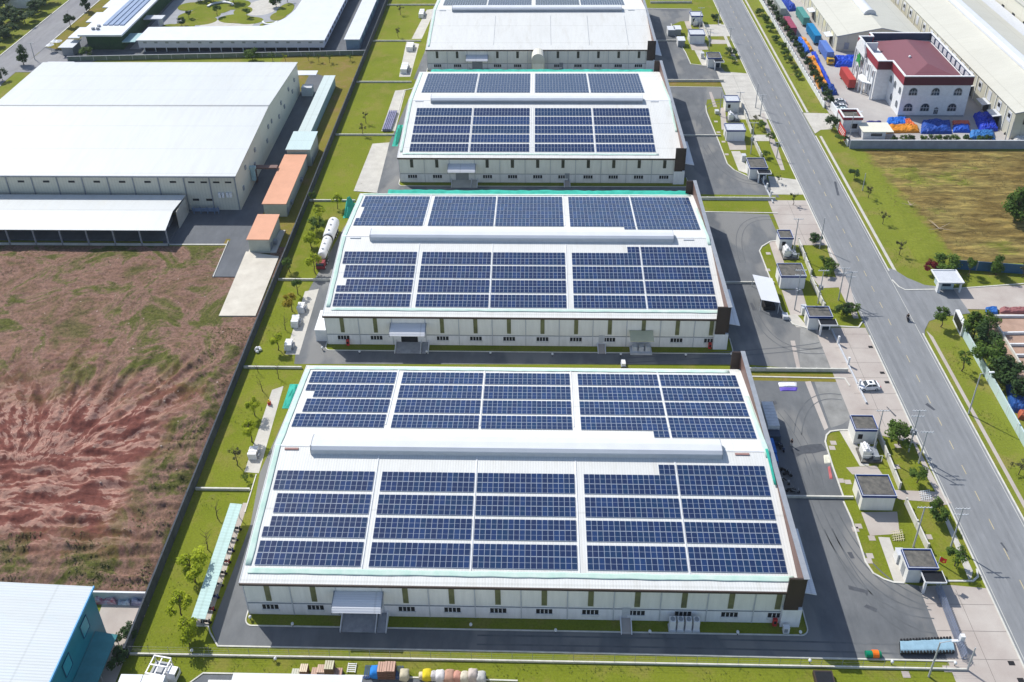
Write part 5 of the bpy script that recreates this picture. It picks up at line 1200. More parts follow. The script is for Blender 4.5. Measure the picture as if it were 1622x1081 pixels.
for Y in (281.6, 286.5, 291.5, 296.5, 301.6): b.tube((116.6, Y, 0), (116.6, Y, 11.2), .32, n=10)
b.build('column', 'white2', t)
b = MB(); b.prismx([(301.0, 11.0), (292, 11.0), (292, 13), (294, 15.4), (296.5, 16.2), (299, 15.4), (301, 13)], 116.2, 116.8); pe = b.build('pediment', 'white2', t)
b = MB(); b.prismx([(p[0], p[1]) for p in [(299, 6.5), (297.7, 8.6), (298.4, 9.0), (296.5, 11.0), (294.6, 9.0), (295.3, 8.6), (294, 6.5), (296.2, 7.3), (296.8, 7.3)]], 116.0, 116.16); b.build('emblem', mat('emblem_green', (.03, .28, .06), .5, .1, 1), t)
b = MB(); b.prism([(116.9, 284), (114.6, 285.4), (114.0, 288), (114.6, 290.6), (116.9, 292)], 4.6, 5.0); b.build('porch_roof', 'white2', t)
b = MB()
for p in ((115, 285.9), (114.5, 288), (115, 290.1)): b.tube((*p, 0), (*p, 4.6), .3, n=10)
b.build('porch_column', 'white2', t)
b = MB(); b.box(116.9, 122, 269.2, 269.49, 0, .0+.3) if False else b.box(122.2, 144, 269.3, 269.49, 0, .4); b.build('plinth', 'grey', t)
# hut and gatehouse
X0, Y0 = G(1366, 221); t = thing('guard_hut', 'small white hut with wide cream flat roof inside the compound corner', 'hut', (X0+4, Y0+2, 0))
b = MB(); b.box(X0, X0+7.2, Y0, Y0+4.2, 0, 3.0); b.build('wall', 'white2', t); b = MB(); b.box(X0-.6, X0+9.3, Y0-.8, Y0+5.4, 3.0, 3.25); b.build('roof', mat('cream_flat_roof', (.68, .66, .55), .6, .05, .5), t)
b = MB(); b.box(X0+2.5, X0+6, Y0-.06, Y0-.004, 1.2, 2.2); b.build('window', 'glass', t)
X0, Y0 = G(1333, 212); t = thing('gatehouse', 'white gatehouse with crimson trimmed parapet and dark roof by the compound gate', 'gatehouse', (X0+3, Y0+3, 0))
b = MB(); b.box(X0+.3, X0+6.2, Y0+1, Y0+6.5, 0, 4.6); b.build('wall', 'white2', t)
b = MB(); ribbon(b, [Vector(p) for p in [(X0+.3, Y0+1), (X0+6.2, Y0+1), (X0+6.2, Y0+6.5), (X0+.3, Y0+6.5)]], .5, 4.61, 5.6, 0, True); b.build('parapet', 'redwall', t)
b = MB(); ribbon(b, [Vector(p) for p in [(X0+.3, Y0+1), (X0+6.2, Y0+1), (X0+6.2, Y0+6.5), (X0+.3, Y0+6.5)]], .6, 5.61, 5.75, 0, True); b.build('coping', 'white2', t)
b = MB(); b.box(X0+.6, X0+5.9, Y0+1.3, Y0+6.2, 4.61, 4.9); b.build('roof', 'asphroof', t)
b = MB(); b.box(X0+3.0, X0+5, Y0+.93, Y0+.995, 1.4, 3.2); b.build('window', 'dark', t)
t = thing('sign_board', 'red notice board with white lines fixed along the compound entrance wall', 'sign', (100, 255, 0))
b = MB(); b.box(98.62, 98.72, 251.5, 258, .8, 4.4); b.build('board', 'red', t)
b = MB()
for k in range(3): b.box(98.58, 98.615, 252.2, 257.3, 1.7+k*.8, 1.95+k*.8)
b.build('lettering', 'white2', t)
wall_run('screen_wall', 'white wall stub beside the sedans at the compound gate', (101.5, 268.5), (101.2, 275), 2.6, .4, 'white2')
# right side-road gatehouse
X0, Y0 = G(1484, 464); t = thing('gatehouse', 'pale blue gatehouse with cracked flat roof beside the red leaved bush', 'gatehouse', (X0+2.5, Y0+3, 0))
b = MB(); b.box(X0+.9, X0+4.4, Y0+1.2, Y0+4.2, 0, 3.0); b.build('wall', mat('pale_blue_wall', (.42, .52, .56), .7, .1, .7), t)
b = MB(); b.box(X0-.2, X0+5.9, Y0-.2, Y0+4.7, 3.0, 3.3); rf = b.build('roof', 'lgrey', t); b = MB(); ribbon(b, [Vector(p) for p in [(X0-.2, Y0-.2), (X0+5.9, Y0-.2), (X0+5.9, Y0+4.7), (X0-.2, Y0+4.7)]], .25, 3.301, 3.5, 0, True); b.build('rim', 'white2', rf)
b = MB(); b.box(X0-.1, X0+.6, Y0-.1, Y0+1.0, 0, 3.0); b.box(X0+5.3, X0+5.7, Y0, Y0+.4, 0, 3.0); b.build('pillar', 'white2', t); b = MB(); b.box(X0+1.5, X0+3.6, Y0+1.13, Y0+1.19, 1.1, 2.4); b.build('window', 'glass', t)
# building plot foundation walls
for i, (p, q_) in enumerate((((1571, 503), (1640, 503)), ((1586, 530), (1650, 529)), ((1597, 548), (1650, 548)), ((1607, 565), (1650, 565)))):
    wall_run('foundation_wall', '%s low white foundation strip on the raw building plot from the road' % ordn[i], G(*p), G(*q_), .7, .35, 'white2', group='foundation strips on the building plot')
wall_run('foundation_wall', 'cream foundation edge beside the dark trees on the building plot', G(1575, 512), G(1622, 590), .8, .35, 'kerb')

# ================================================================== WEST BUILDINGS
t = thing('warehouse', 'huge plain white roofed warehouse filling the upper left', 'warehouse', (-128, 250, 0))
xa, xb, y0, y1, e, r = -172, -85.9, 213.0, 286.5, 12, 14.6; mid = 249.5
b = MB(); b.hexa([(xa, y0, 0), (xb, y0, 0), (xb, y1, 0), (xa-6, y1, 0)], [(xa, y0, e-.2), (xb, y0, e-.2), (xb, y1, e-.2), (xa-6, y1, e-.2)]); b.prismx([(y0+.1, e-.2), (y1-.1, e-.2), (mid, r-.2)], xa, xb-.02); b.build('wall', 'clad', t)
b = MB(); b.hexa([(xa, y0-.5, e-.2), (xb+.3, y0-.5, e-.2), (xb+.3, mid, r-.13), (xa-3, mid, r-.13)], [(xa, y0-.5, e-.04), (xb+.3, y0-.5, e-.04), (xb+.3, mid, r), (xa-3, mid, r)])
b.hexa([(xa-3, mid, r-.13), (xb+.3, mid, r-.13), (xb+.3, y1+.5, e-.2), (xa-6, y1+.5, e-.2)], [(xa-3, mid, r), (xb+.3, mid, r), (xb+.3, y1+.5, e-.04), (xa-6, y1+.5, e-.04)]); b.build('roof', 'roofa', t)
b = MB(); b.prismx([(mid-.25, r-.1), (mid-.25, r+.12), (mid, r+.2), (mid+.2, r+.12), (mid+.2, r-.1)], xa-3, xb+.3); b.build('ridge_cap', 'grey', t)
b = MB(); b.box(xa, xb+.35, y0-.75, y0-.51, e-.5, e-.02); b.build('gutter', 'grey', t)
for i in range(12):
    X = xb-.3-i*7.35; b = MB(); b.box(X-.14, X+.14, y0-.2, y0-.004, 0, e-.4); b.build('downpipe', 'grey', t)
for i in range(2, 12):
    X = xb-.3-i*7.35-3.2; b = MB(); b.box(X-.9, X+.9, y0-.1, y0-.004, 9.3, 9.9); b.build('window', 'dark', t)
for X in (-98.8, -95.2, -91.6, -88.2): b = MB(); b.box(X-.9, X+.9, y0-.1, y0-.004, 9.3, 9.8); b.build('window', 'dark', t)
for X in (-98.5, -94.6): b = MB(); b.box(X-.9, X+.9, y0-.1, y0-.004, 3.2, 3.9); b.build('window', 'dark', t)
for Y, z in ((217, 4), (221, 8.5), (229, 4.5), (231, 8.5), (243, 4.5), (246, 8), (250, 7.8), (258, 5), (262, 8), (265, 5), (272, 8), (276, 5), (280, 7.5)):
    b = MB(); b.box(xb+.004, xb+.3, Y, Y+.9, z, z+1.3); b.build('vent', 'grey', t)
for i, (x, z) in enumerate(((-91.2, 4.6), (-90.2, 4.6), (-88.9, 4.7), (-88.0, 4.7))):
    b = MB(); b.box(x-.35, x+.35, y0-.6, y0-.02, z, z+1.5); b.build('condenser', 'tank', t)
b = MB(); b.box(xb+.02, xb+1.8, 224.5, 225.6, 6.5, 7.3); b.box(xb+.2, xb+1.4, 224.6, 225.4, 2.5, 6.5); b.build('duct', mat('pale_blue_duct', (.33, .47, .50), .5, .1, 1), t)
b = MB(); b.box(xb+.4, xb+7.5, 226.8, 228.4, 5.2, 5.7); b.box(xb+.5, xb+.8, 227, 227.3, 0, 5.2); b.box(xb+.5, xb+.8, 228, 228.3, 0, 5.2); b.build('pipe_bridge', 'brownin', t)
b = MB(); b.box(xb-14, xb+6.2, y1+.6, y1+4.2, 6.6, 6.8); b.build('canopy', 'panelw', t)
b = MB(); b.box(xb+1.2, xb+5, y1-3.0, y1-.2, 0, 3.4); b.build('dock', 'lgrey', t)
canopy_px('canopy', 'white slab canopy off the far left corner of the huge warehouse', [(67, 106), (110, 106), (118, 98), (76, 98)], 8, 'panelw', posts=True)
# open shed
t = thing('open_shed', 'long open fronted shed with grey posts facing the red clay field', 'shed', (-136, 204, 0)); X1 = -100.6
b = MB(); b.hexa([(-172, 195.6, 5.3), (X1, 195.6, 5.3), (X1-.7, 203.4, 6.1), (-172, 203.4, 6.1)], [(-172, 195.6, 5.45), (X1, 195.6, 5.45), (X1-.7, 203.4, 6.25), (-172, 203.4, 6.25)])
b.hexa([(-172, 203.4, 6.1), (X1-.7, 203.4, 6.1), (X1, 211.6, 5.9), (-172, 211.6, 5.9)], [(-172, 203.4, 6.25), (X1-.7, 203.4, 6.25), (X1, 211.6, 6.05), (-172, 211.6, 6.05)]); b.build('roof', 'roofa', t)
for i in range(10):
    X = X1-.2-i*7.35; b = MB(); b.box(X-.17, X+.17, 195.9, 196.25, 0, 5.3); b.build('post', 'grey', t)
b = MB(); b.box(-172, X1, 211.4, 211.6, 0, 5.8); b.box(-172, X1, 195.9, 196.15, 0, .7); b.box(X1-.2, X1-.05, 204, 211, 0, 5.6); b.build('low_wall', 'concrete', t)
b = MB(); b.box(-172, X1-.5, 198, 210, .0, .35); b.build('slab', 'asphalt2', t)
b = MB()
for i in range(9): b.box(-170+i*7.8, -166+i*7.8, 204, 207, .36, 2.3)
b.build('stored_goods', 'grey', t)
t = thing('duct_rack', 'row of blue grey pipework at the foot of the huge warehouse beside the shed', 'pipe rack', (-96, 211.6, 0)); b = MB()
for i in range(5): b.tube((-99.5, 211.2, .8+i*.25), (-91.5, 211.2, .8+i*.25), .1, n=6)
for x in (-99, -97, -95, -93, -91.8): b.box(x-.08, x+.08, 211.0, 211.4, 0, 2.2)
b.build('rack', mat('blue_grey_pipe', (.16, .22, .33), .5, .2, 1), t)
# small buildings on the west lane
def lane_shed(name, label, x0, x1, y0, y1, h, roofm, wallm, cat='outbuilding', slope=.3):
    t = thing(name, label, cat, ((x0+x1)/2, (y0+y1)/2, 0)); b = MB(); b.box(x0, x1, y0, y1, 0, h-.25); b.build('wall', wallm, t)
    b = MB(); b.hexa([(x0-.3, y0-.3, h-.22), (x1+.3, y0-.3, h-.22), (x1+.3, y1+.3, h-.22+slope), (x0-.3, y1+.3, h-.22+slope)], [(x0-.3, y0-.3, h), (x1+.3, y0-.3, h), (x1+.3, y1+.3, h+slope), (x0-.3, y1+.3, h+slope)]); b.build('roof', roofm, t)
    b = MB(); b.box(x1+.004, x1+.12, y0+.8, y0+1.7, .1, 2.4); b.build('door', 'grey', t)
    return t
M['paleg'] = mat('pale_green_wall', (.45, .47, .40), .8, .1, .4)
t = lane_shed('outbuilding', 'small square orange roofed outbuilding at the end of the concrete pad', -77.6, -72.0, 193.2, 203.8, 4.6, 'orange', 'paleg')
b = MB(); b.box(-71.98, -71.0, 196, 197, .6, 1.8); b.build('condenser', 'grey', t)
t = lane_shed('outbuilding', 'long orange roofed outbuilding beside the west boundary wall', -78.0, -71.6, 209.8, 235.5, 4.6, 'orange', 'paleg')
b = MB()
for yy in (214, 226): b.box(-71.58, -70.9, yy, yy+1.2, 1.2, 2.2)
b.build('condenser', 'grey', t)
lane_shed('outbuilding', 'pale green square outbuilding between the long orange roof and the mint shed', -77.8, -70.6, 236.8, 247.0, 6.2, 'mintx', 'paleg')
M['palesh'] = ribbed('pale_shed_sheet', (.50, .58, .57), .6, 'Y', .06)
M['mintwall'] = mat('mint_side_wall', (.30, .46, .48), .6, .12, .5)
lane_shed('cycle_shed', 'long narrow pale roofed shed along the lane of the huge warehouse', -77.7, -74.1, 249.5, 291.5, 4.0, 'palesh', 'mintwall', 'shed')
# mint bicycle shelter
t = thing('bicycle_shelter', 'long mint roofed open shelter beside the lane of the nearest hall', 'shelter', (-56.6, 102, 0))
b = MB(); b.hexa([(-57.6, 90.9, 3.5), (-55.3, 90.9, 3.25), (-55.6, 112.9, 3.25), (-57.8, 112.9, 3.5)], [(-57.6, 90.9, 3.62), (-55.3, 90.9, 3.37), (-55.6, 112.9, 3.37), (-57.8, 112.9, 3.62)]); b.build('roof', 'mint', t)
for i in range(8):
    Y = 91.8+i*2.95; b = MB(); b.tube((-56.4, Y, 0), (-56.4, Y, 3.3), .07, n=6); b.box(-57.5, -55.5, Y-.04, Y+.04, 3.2, 3.25); b.build('post', 'grey', t)
cols = [(.02, .02, .03), (.4, .03, .03), (.03, .05, .2), (.5, .5, .5)]
for i in range(9): motorbike('motorbike parked under the mint shelter, %s from the front fence' % ordn[i], -56.1, 92.3+i*2.2, R(88), cols[i % 4])
# teal warehouse bottom left
Xc, Yc = G(168, 1001); hT = height_of((168, 1001), (147.6, 932)); Xc = -72.6
t = thing('warehouse', 'teal walled warehouse with pale blue ribbed roof in the bottom left corner', 'warehouse', (-90, 80, 0))
b = MB(); b.hexa([(-125, 55, 0), (Xc, 55, 0), (Xc, Yc, 0), (-125, Yc, 0)], [(-125, 55, hT+2.6), (Xc, 55, hT-.2), (Xc, Yc, hT-.2), (-125, Yc, hT+2.6)]); b.build('wall', 'tealwall', t)
b = MB(); b.hexa([(-125, 54, hT+2.62), (Xc+.3, 54, hT-.19), (Xc+.3, Yc+.3, hT-.19), (-125, Yc+.3, hT+2.62)], [(-125, 54, hT+2.8), (Xc+.3, 54, hT), (Xc+.3, Yc+.3, hT), (-125, Yc+.3, hT+2.8)]); b.build('roof', 'bluer', t)
b = MB(); b.hexa([(Xc+.301, 54, hT-.35), (Xc+.5, 54, hT-.35), (Xc+.5, Yc+.35, hT-.35), (Xc+.301, Yc+.35, hT-.35)], [(Xc+.301, 54, hT+.1), (Xc+.5, 54, hT+.1), (Xc+.5, Yc+.35, hT+.1), (Xc+.301, Yc+.35, hT+.1)]); b.build('gutter', mat('sky_blue_trim', (.06, .30, .58), .5, .1, 1), t)
for Y in (86.5, 80.5):
    b = MB(); b.box(Xc+.004, Xc+.09, Y-1, Y+1, hT-5.0, hT-2.2); o = b.build('window', mat('teal_pane', (.03, .26, .34), .3, .1, 1) if Y > 84 else bpy.data.materials['teal_pane'], t)
    b = MB(); b.box(Xc+.091, Xc+.15, Y-1.1, Y-.98, hT-5.1, hT-2.1); b.box(Xc+.091, Xc+.15, Y+.98, Y+1.1, hT-5.1, hT-2.1); b.box(Xc+.091, Xc+.15, Y-.97, Y+.97, hT-5.1, hT-5.0); b.box(Xc+.091, Xc+.15, Y-.97, Y+.97, hT-2.2, hT-2.1); b.build('frame', mat('navy_frame', (.015, .07, .16), .5, .1, 1) if Y > 84 else bpy.data.materials['navy_frame'], o)
b = MB(); b.hexa([(Xc+.1, 66, 3.9), (-69.0, 66, 3.0), (-69.0, 88.2, 3.0), (Xc+.1, 88.2, 3.9)], [(Xc+.1, 66, 4.05), (-69.0, 66, 3.15), (-69.0, 88.2, 3.15), (Xc+.1, 88.2, 4.05)]); b.build('awning', mat('teal_awning', (.04, .20, .22), .5, .15, .5), t)
b = MB()
for Y in (88, 82, 76): b.tube((-69.2, Y, 0), (-69.2, Y, 3.0), .07, n=6)
b.build('post', 'grey', t)
sheet('yard', [(-72.5, 70), (-67.6, 70), (-67.6, 96.6), (-75.5, 96.6)], .03, 'pinkcon', True)
wall_run('wall', 'pale concrete wall between the clay field and the teal warehouse yard', (-110, 96.3), (-67.6, 96.1), 2.2, .3, 'lgrey')
FB = {'r': mat('red_white_fabric', (.40, .01, .05), .8, .1, 1.1, c2=(.70, .62, .68), sc=(.5, 2.2, 2)), 'w': mat('pale_fabric', (.35, .38, .48), .8, .1, 1.1, c2=(.75, .75, .78), sc=(.5, 2.2, 2)), 'b': mat('blue_white_fabric', (.06, .07, .22), .8, .1, 1.1, c2=(.70, .70, .78), sc=(.5, 2.2, 2))}
HG = 'fabric bundles in the teal warehouse yard'
heap('crimson and white fabric bundles nearest the teal wall', [(150, 958), (185, 959), (184, 944), (150, 943)], 1.4, FB['r'], n=16, group=HG, lump=.9)
heap('grey white fabric bundles in the middle under the concrete wall', [(186, 959), (207, 960), (206, 944), (186, 944)], 1.3, FB['w'], n=14, group=HG, lump=.8)
heap('dark blue grey fabric bundles by the boundary wall', [(208, 960), (236, 961), (236, 945), (208, 944)], 1.3, FB['b'], n=16, group=HG, lump=.9)
heap('narrow red fabric bundle against the boundary wall', [(219, 978), (229, 978), (232, 962), (223, 961)], 1.1, FB['r'], n=10, group=HG, lump=.9)
heap('narrow white fabric bundle nearest the shrub', [(211, 990), (222, 990), (226, 979), (216, 978)], 1.0, (.62, .62, .66), n=10, group=HG, lump=.9)

# north west: flat roofed buildings
t = thing('office_block', 'long white roofed block with green planted walls beside the top left road', 'building', (-174, 370, 0))
b = MB(); b.box(-180.3, -166.2, 323.5, 460, 0, 6.6); b.build('wall', 'green', t)
b = MB(); b.box(-182.5, -164.8, 321.5, 460, 6.6, 7.3); b.build('roof', 'panelw', t)
for i in range(8): b = MB(); b.box(-187.2, -182.6, 322.5+i*16, 333+i*16, 5.3, 5.7); b.build('side_canopy', 'panelw', t)
for i in range(4):
    b = MB(); b.box(-176.3+i*2.3, -174.6+i*2.3, 331, 455, 7.31, 7.7); b.build('solar_strip', mat('pale_solar_strip', (.25, .32, .45), .3, .1, .5) if i == 0 else bpy.data.materials['pale_solar_strip'], t)
b = MB(); b.tube((-178.5, 327, 7.3), (-178.5, 327, 8.2), .7, n=12); b.tube((-176.6, 327, 7.3), (-176.6, 327, 8.2), .7, n=12); b.tube((-177.5, 330, 7.3), (-177.5, 330, 8.0), .7, n=12); b.build('roof_fan', 'grey', t)
b = MB(); b.box(-166, -158, 345, 349, 3.8, 4.3); b.box(-160, -159.4, 345.2, 348.8, 0, 3.8); b.build('entrance_portal', 'lgrey', t)
b = MB(); b.box(-165.8, -160.5, 322.5, 331, 3.6, 3.9); b.build('glass_canopy', 'mintwall', t)
t = thing('l_shaped_building', 'white L shaped building with curved inner corner beside the garden', 'building', (-110, 340, 0))
PL = [(-158.5, 321), (-84.4, 321), (-84.4, 460), (-100.5, 460), (-102.5, 352), (-104.2, 343), (-107.5, 337), (-112, 334), (-158.5, 333)]
b = MB(); b.prism(PL, 2.0, 5.2); b.build('wall', mat('lavender_white_wall', (.56, .57, .66), .6, .05, .5), t); PLr = [(-159, 320.4), (-83.8, 320.4), (-83.8, 460), (-101, 460), (-103, 352), (-104.8, 343.4), (-108, 337.7), (-112.3, 334.6), (-159, 333.6)]
b = MB(); b.prism(PLr, 5.2, 5.5); b.build('roof', 'panelw', t)
b = MB(); b.prism([(x, y) for x, y in [(-157, 322.5), (-86, 322.5), (-86, 460), (-99, 460), (-101, 353), (-106.5, 338), (-112, 333), (-157, 332)]], 0, 2.0); b.build('ground_floor', 'dark', t)
for i in range(17): b = MB(); X = -156.4+i*4.4; b.box(X, X+1.3, 320.93, 320.99, 3.9, 4.6); b.build('window', 'grey', t)
for i in range(17): b = MB(); X = -156.8+i*4.4; b.box(X, X+.3, 321.3, 321.6, 0, 2.0); b.build('column', 'lgrey', t)
for i in range(24): b = MB(); b.box(-84.39, -84.33, 324+i*4.5, 325.4+i*4.5, 2.9, 4.4); b.build('window', 'dark', t)
t = thing('narrow_building', 'narrow white roofed blue walled building against the far west boundary', 'building', (-73, 370, 0))
b = MB(); b.box(-76.0, -70.9, 323, 460, 0, 4.6); b.build('wall', mat('slate_blue_wall', (.16, .24, .33), .6, .1, .5), t); b = MB(); b.box(-76.6, -70.3, 322.4, 460, 4.6, 4.9); b.build('roof', 'panelw', t)
for i in range(18): b = MB(); b.box(-70.89, -70.82, 326+i*7, 329+i*7, 1.4, 3.4); b.build('window', 'mintwall', t)
t = thing('gate_lodge', 'grey flat roofed gate lodge at the top left entrance', 'lodge', (-186.5, 317, 0))
b = MB(); b.box(-188.2, -183.8, 317.8, 324.2, 0, 3.6); b.build('wall', 'grey', t); b = MB(); b.box(-189.2, -183.2, 317.2, 325, 3.6, 3.85); b.build('roof', 'lgrey', t)
for i, (x, y) in enumerate(((95, 70), (82, 76), (89, 70))): 
    X, Y = G(x, y+6); t = thing('parasol', ['pale parasol beside the gate lodge, right one', 'pale parasol nearest the road corner by the gate lodge', 'pale parasol between two others by the gate lodge'][i], 'parasol', (X, Y, 0)); b = MB(); b.tube((X, Y, 0), (X, Y, 3.2), .06); b.build('pole', 'grey', t); b = MB(); b.hexa([(X+1.6*math.cos(a*.785), Y+1.6*math.sin(a*.785), 2.9) for a in range(8)], [(X+.1*math.cos(a*.785), Y+.1*math.sin(a*.785), 3.6) for a in range(8)]); b.build('canopy', 'panelw', t)
# garden with pale discs
M['pavg'] = mat('garden_paving_grey', (.30, .31, .33), .9, .12, .3)
sheet('garden_paving', [(-164, 324), (-159.5, 324), (-159.5, 333.7), (-108, 334), (-103, 352), (-101, 420), (-166, 420)], .03, 'pavg', True)
def disc(px, rx, ry, z, m, name):
    X, Y = G(*px); sheet(name, [(X+rx*math.cos(a*math.pi/14), Y+ry*math.sin(a*math.pi/14)) for a in range(28)], z, m, True)
disc((352, 44), 10.5, 9, .05, 'concrete', 'garden_paving'); disc((415, 12), 7.6, 9.5, .05, 'concrete', 'garden_paving'); disc((368, 40), 9, 6, .047, 'concrete', 'garden_paving')
for p_, rx, ry in (((318, 33), 7, 5), ((335, 24), 4, 3.5), ((372, 30), 7, 5), ((322, 20), 6, 5), ((385, 18), 4, 5), ((395, 33), 6, 4), ((430, 40), 5, 3.5), ((452, 16), 3.5, 8), ((268, 43), 4, 3), ((330, 8), 8, 6), ((372, 8), 7, 6), ((304, 26), 6, 5), ((350, 14), 5, 6), ((385, 32), 7, 4), ((290, 42), 5, 4), ((441, 26), 3.4, 5), ((300, 11), 5, 5)): GZ = globals().get('GZ', .06)+.004; disc(p_, rx, ry, GZ, 'lawn', 'garden_lawn')
t = thing('garden_bench_ring', 'white curved bench ring between the pale garden discs', 'bench', (*G(349, 12), 0)); X, Y = G(349, 12); b = MB(); ribbon(b, [Vector((X+5.5*math.cos(R(a)), Y+5*math.sin(R(a)))) for a in range(20, 181, 16)], 1.1, .3, .75); b.build('seat', 'white2', t)
t = thing('garden_bench_ring', 'smaller white curved bench beside the corner of the L shaped building', 'bench', (*G(428, 36), 0)); X, Y = G(428, 36); b = MB(); ribbon(b, [Vector((X+3*math.cos(R(a)), Y+3*math.sin(R(a)))) for a in range(180, 361, 20)], .7, .3, .8); b.build('seat', 'white2', t)
# buildings behind the top-left road
for i, (x, y, w_, d, h, l) in enumerate(((-232, 372, 12, 9, 5, 'white roofed house far top left behind the trees'), (-243, 352, 9, 8, 4.5, 'pale gabled house at the left edge behind trees'), (-236, 334, 8, 10, 3.5, 'grey roofed shed at the left edge near the junction'))):
    t = thing('house', l, 'house', (x, y, 0)); b = MB(); b.box(x-w_/2, x+w_/2, y-d/2, y+d/2, 0, h); b.build('wall', 'wallb', t); b = MB(); b.prismx([(y-d/2-.5, h), (y, h+2), (y+d/2+.5, h)], x-w_/2-.5, x+w_/2+.5); b.build('roof', 'panelw' if i != 2 else 'grey', t)

# bottom edge: neighbour hall roof, white lorry, cage pickup
sheet('yard', GP([(290, 1090), (322, 1069), (560, 1072), (820, 1082), (1230, 1086), (1230, 1200), (250, 1200)]), .03, 'asphalt2', True)
kerb([(290, 1090), (322, 1067), (560, 1071), (820, 1079)], .2)
Xa, Ya = G(335, 1077, 5); t = thing('factory_hall', 'white ribbed roof of the neighbouring hall cut off by the bottom edge', 'factory building', (0, Ya-20, 0))
b = MB(); b.box(-50.5, 8, Ya-36, Ya-.4, 0, 4.8); b.build('wall', 'cream', t); b = MB(); b.box(-51, 8.4, Ya-36.5, Ya, 4.8, 5.0); b.build('roof', 'roof', t)
Xb, Yb = G(370, 1066, 5.6); t = thing('roof_sheet', 'flat white sheet roof strip lying at the bottom edge below the pallets', 'roof sheet', (Xb+9, Yb-2, 0)); Xe = G(575, 1068, 5.6)[0]
b = MB(); b.box(Xb, Xe, Yb-3.2, Yb, 5.45, 5.6); b.build('sheet', 'panelw', t); b = MB(); b.box(Xb+.3, Xe-.3, Yb-3, Yb-.2, 5.0, 5.44); b.build('frame', 'grey', t)
P0 = G(192, 1068, 4); P1 = G(262, 1070, 4); t = thing('lorry', 'white lorry with two roof panels at the bottom edge beside the west boundary', 'truck', (P0[0]+3.5, P0[1]-2.5, 0))
b = MB(); b.box(P0[0], (P0[0]+P1[0])/2-.06, P0[1]-5.5, P0[1], 1.0, 4.0); b.build('cargo_box', 'panelw', t); b = MB(); b.box((P0[0]+P1[0])/2+.06, P1[0], P0[1]-5.5, P0[1], 1.0, 4.0); b.build('cargo_box', 'panelw', t)
b = MB(); b.box(P0[0]+.2, P1[0]-.2, P0[1]-5, P0[1]-.3, .5, .99); b.build('chassis', 'black', t)
for sx in (P0[0]+.5, P1[0]-.5):
    b = MB(); b.tube((sx-.2, P0[1]-1.2, .5), (sx+.2, P0[1]-1.2, .5), .5, n=14); b.build('wheel', 'black', t)
X, Y = G(257, 1072); t = thing('cage_pickup', 'small white pickup with barred cage roof on the grass by the front fence', 'pickup truck', (X, Y, 0), R(-8))
b = MB(); b.box(-1.55, 1.45, -1.5, 1.4, .6, 1.5); b.build('bed', 'tank', t, local=True)
b = MB()
for x in (-1.5, -.05, 1.4): b.box(x-.09, x+.09, -1.5, 1.4, 2.9, 3.02)
for y in (-1.42, -.05, 1.32): b.box(-1.55, 1.45, y-.09, y+.09, 3.025, 3.13)
for x in (-1.45, 1.35):
    for y in (-1.4, 1.3): b.box(x-.06, x+.06, y-.06, y+.06, 1.5, 2.9)
b.build('cage', 'tank', t, local=True)
b = MB(); b.box(-1.3, 1.2, -1.3, 1.2, 1.51, 2.0); b.build('load', 'grey', t, local=True)
b = MB(); b.prismx([(-.9, .5), (.9, .5), (.9, 1.5), (.6, 2.4), (-.6, 2.4), (-.9, 1.5)], 1.5, 2.9); b.build('cab', 'tank', t, local=True)
b = MB(); b.box(2.5, 2.93, -.6, .6, 1.5, 2.2); b.build('windscreen', 'glass', t, local=True)
for x in (-.9, 2.2):
    for y in (-1.2, 1.2): wheel(t, x, y, .38, .38, .24, 'y')

# ================================================================== CRATES AND SACKS ALONG THE FRONT FENCE
def crate(label, px, w_, d, h, col, stack=False, top=None):
    X, Y = G(*px); w_ *= 1.25; d *= 1.1; h *= 1.15; t = thing('crate', label, 'crate', (X, Y, 0), group='crates and sacks below the front fence')
    b = MB(); n = 4
    for i in range(n): z = h*i/n; b.box(X-w_/2, X+w_/2, Y-d/2, Y+d/2, z+.02, z+h/n-.05)
    b.box(X-w_/2+.05, X+w_/2-.05, Y-d/2+.05, Y+d/2-.05, 0, h-.06); b.build('boards', paint(col, .85), t)
    b = MB()
    for i in range(4): x = X-w_/2+w_*(i+.1)/4; b.box(x, x+w_/4*.8, Y-d/2-.02, Y+d/2+.02, h-.048, h)
    b.build('lid', paint(tuple(min(1, c*1.5) for c in (top or col)), .85), t)
    return t
crate('light grey flat pallet, leftmost of the row below the front fence', (469.5, 1070), 1.2, 1.3, .5, (.36, .36, .30))
crate('tall brown crate with a pale sack on top', (483, 1068), 1.0, 1.1, 1.5, (.20, .10, .05), top=(.45, .38, .28))
crate('low pinkish crate left of the taller pair', (501, 1069), 1.1, 1.1, .8, (.34, .24, .19))
crate('pinkish box between the low crate and the pallet stack', (510, 1067), 1.0, 1.1, 1.2, (.38, .28, .22))
crate('tall olive brown pallet stack', (523.5, 1066), 1.2, 1.2, 1.9, (.17, .11, .06), top=(.36, .34, .25))
crate('low brown crate right of the tall pallet stack', (536, 1069), 1.1, 1.1, .7, (.30, .20, .16))
crate('brown carton beside the blue bag', (607, 1069), 1.2, 1.4, 1.9, (.15, .08, .055), top=(.34, .22, .17))
crate('wide brown carton right of its narrower neighbour', (619, 1069), 1.4, 1.4, 2.0, (.14, .08, .055), top=(.34, .22, .17))
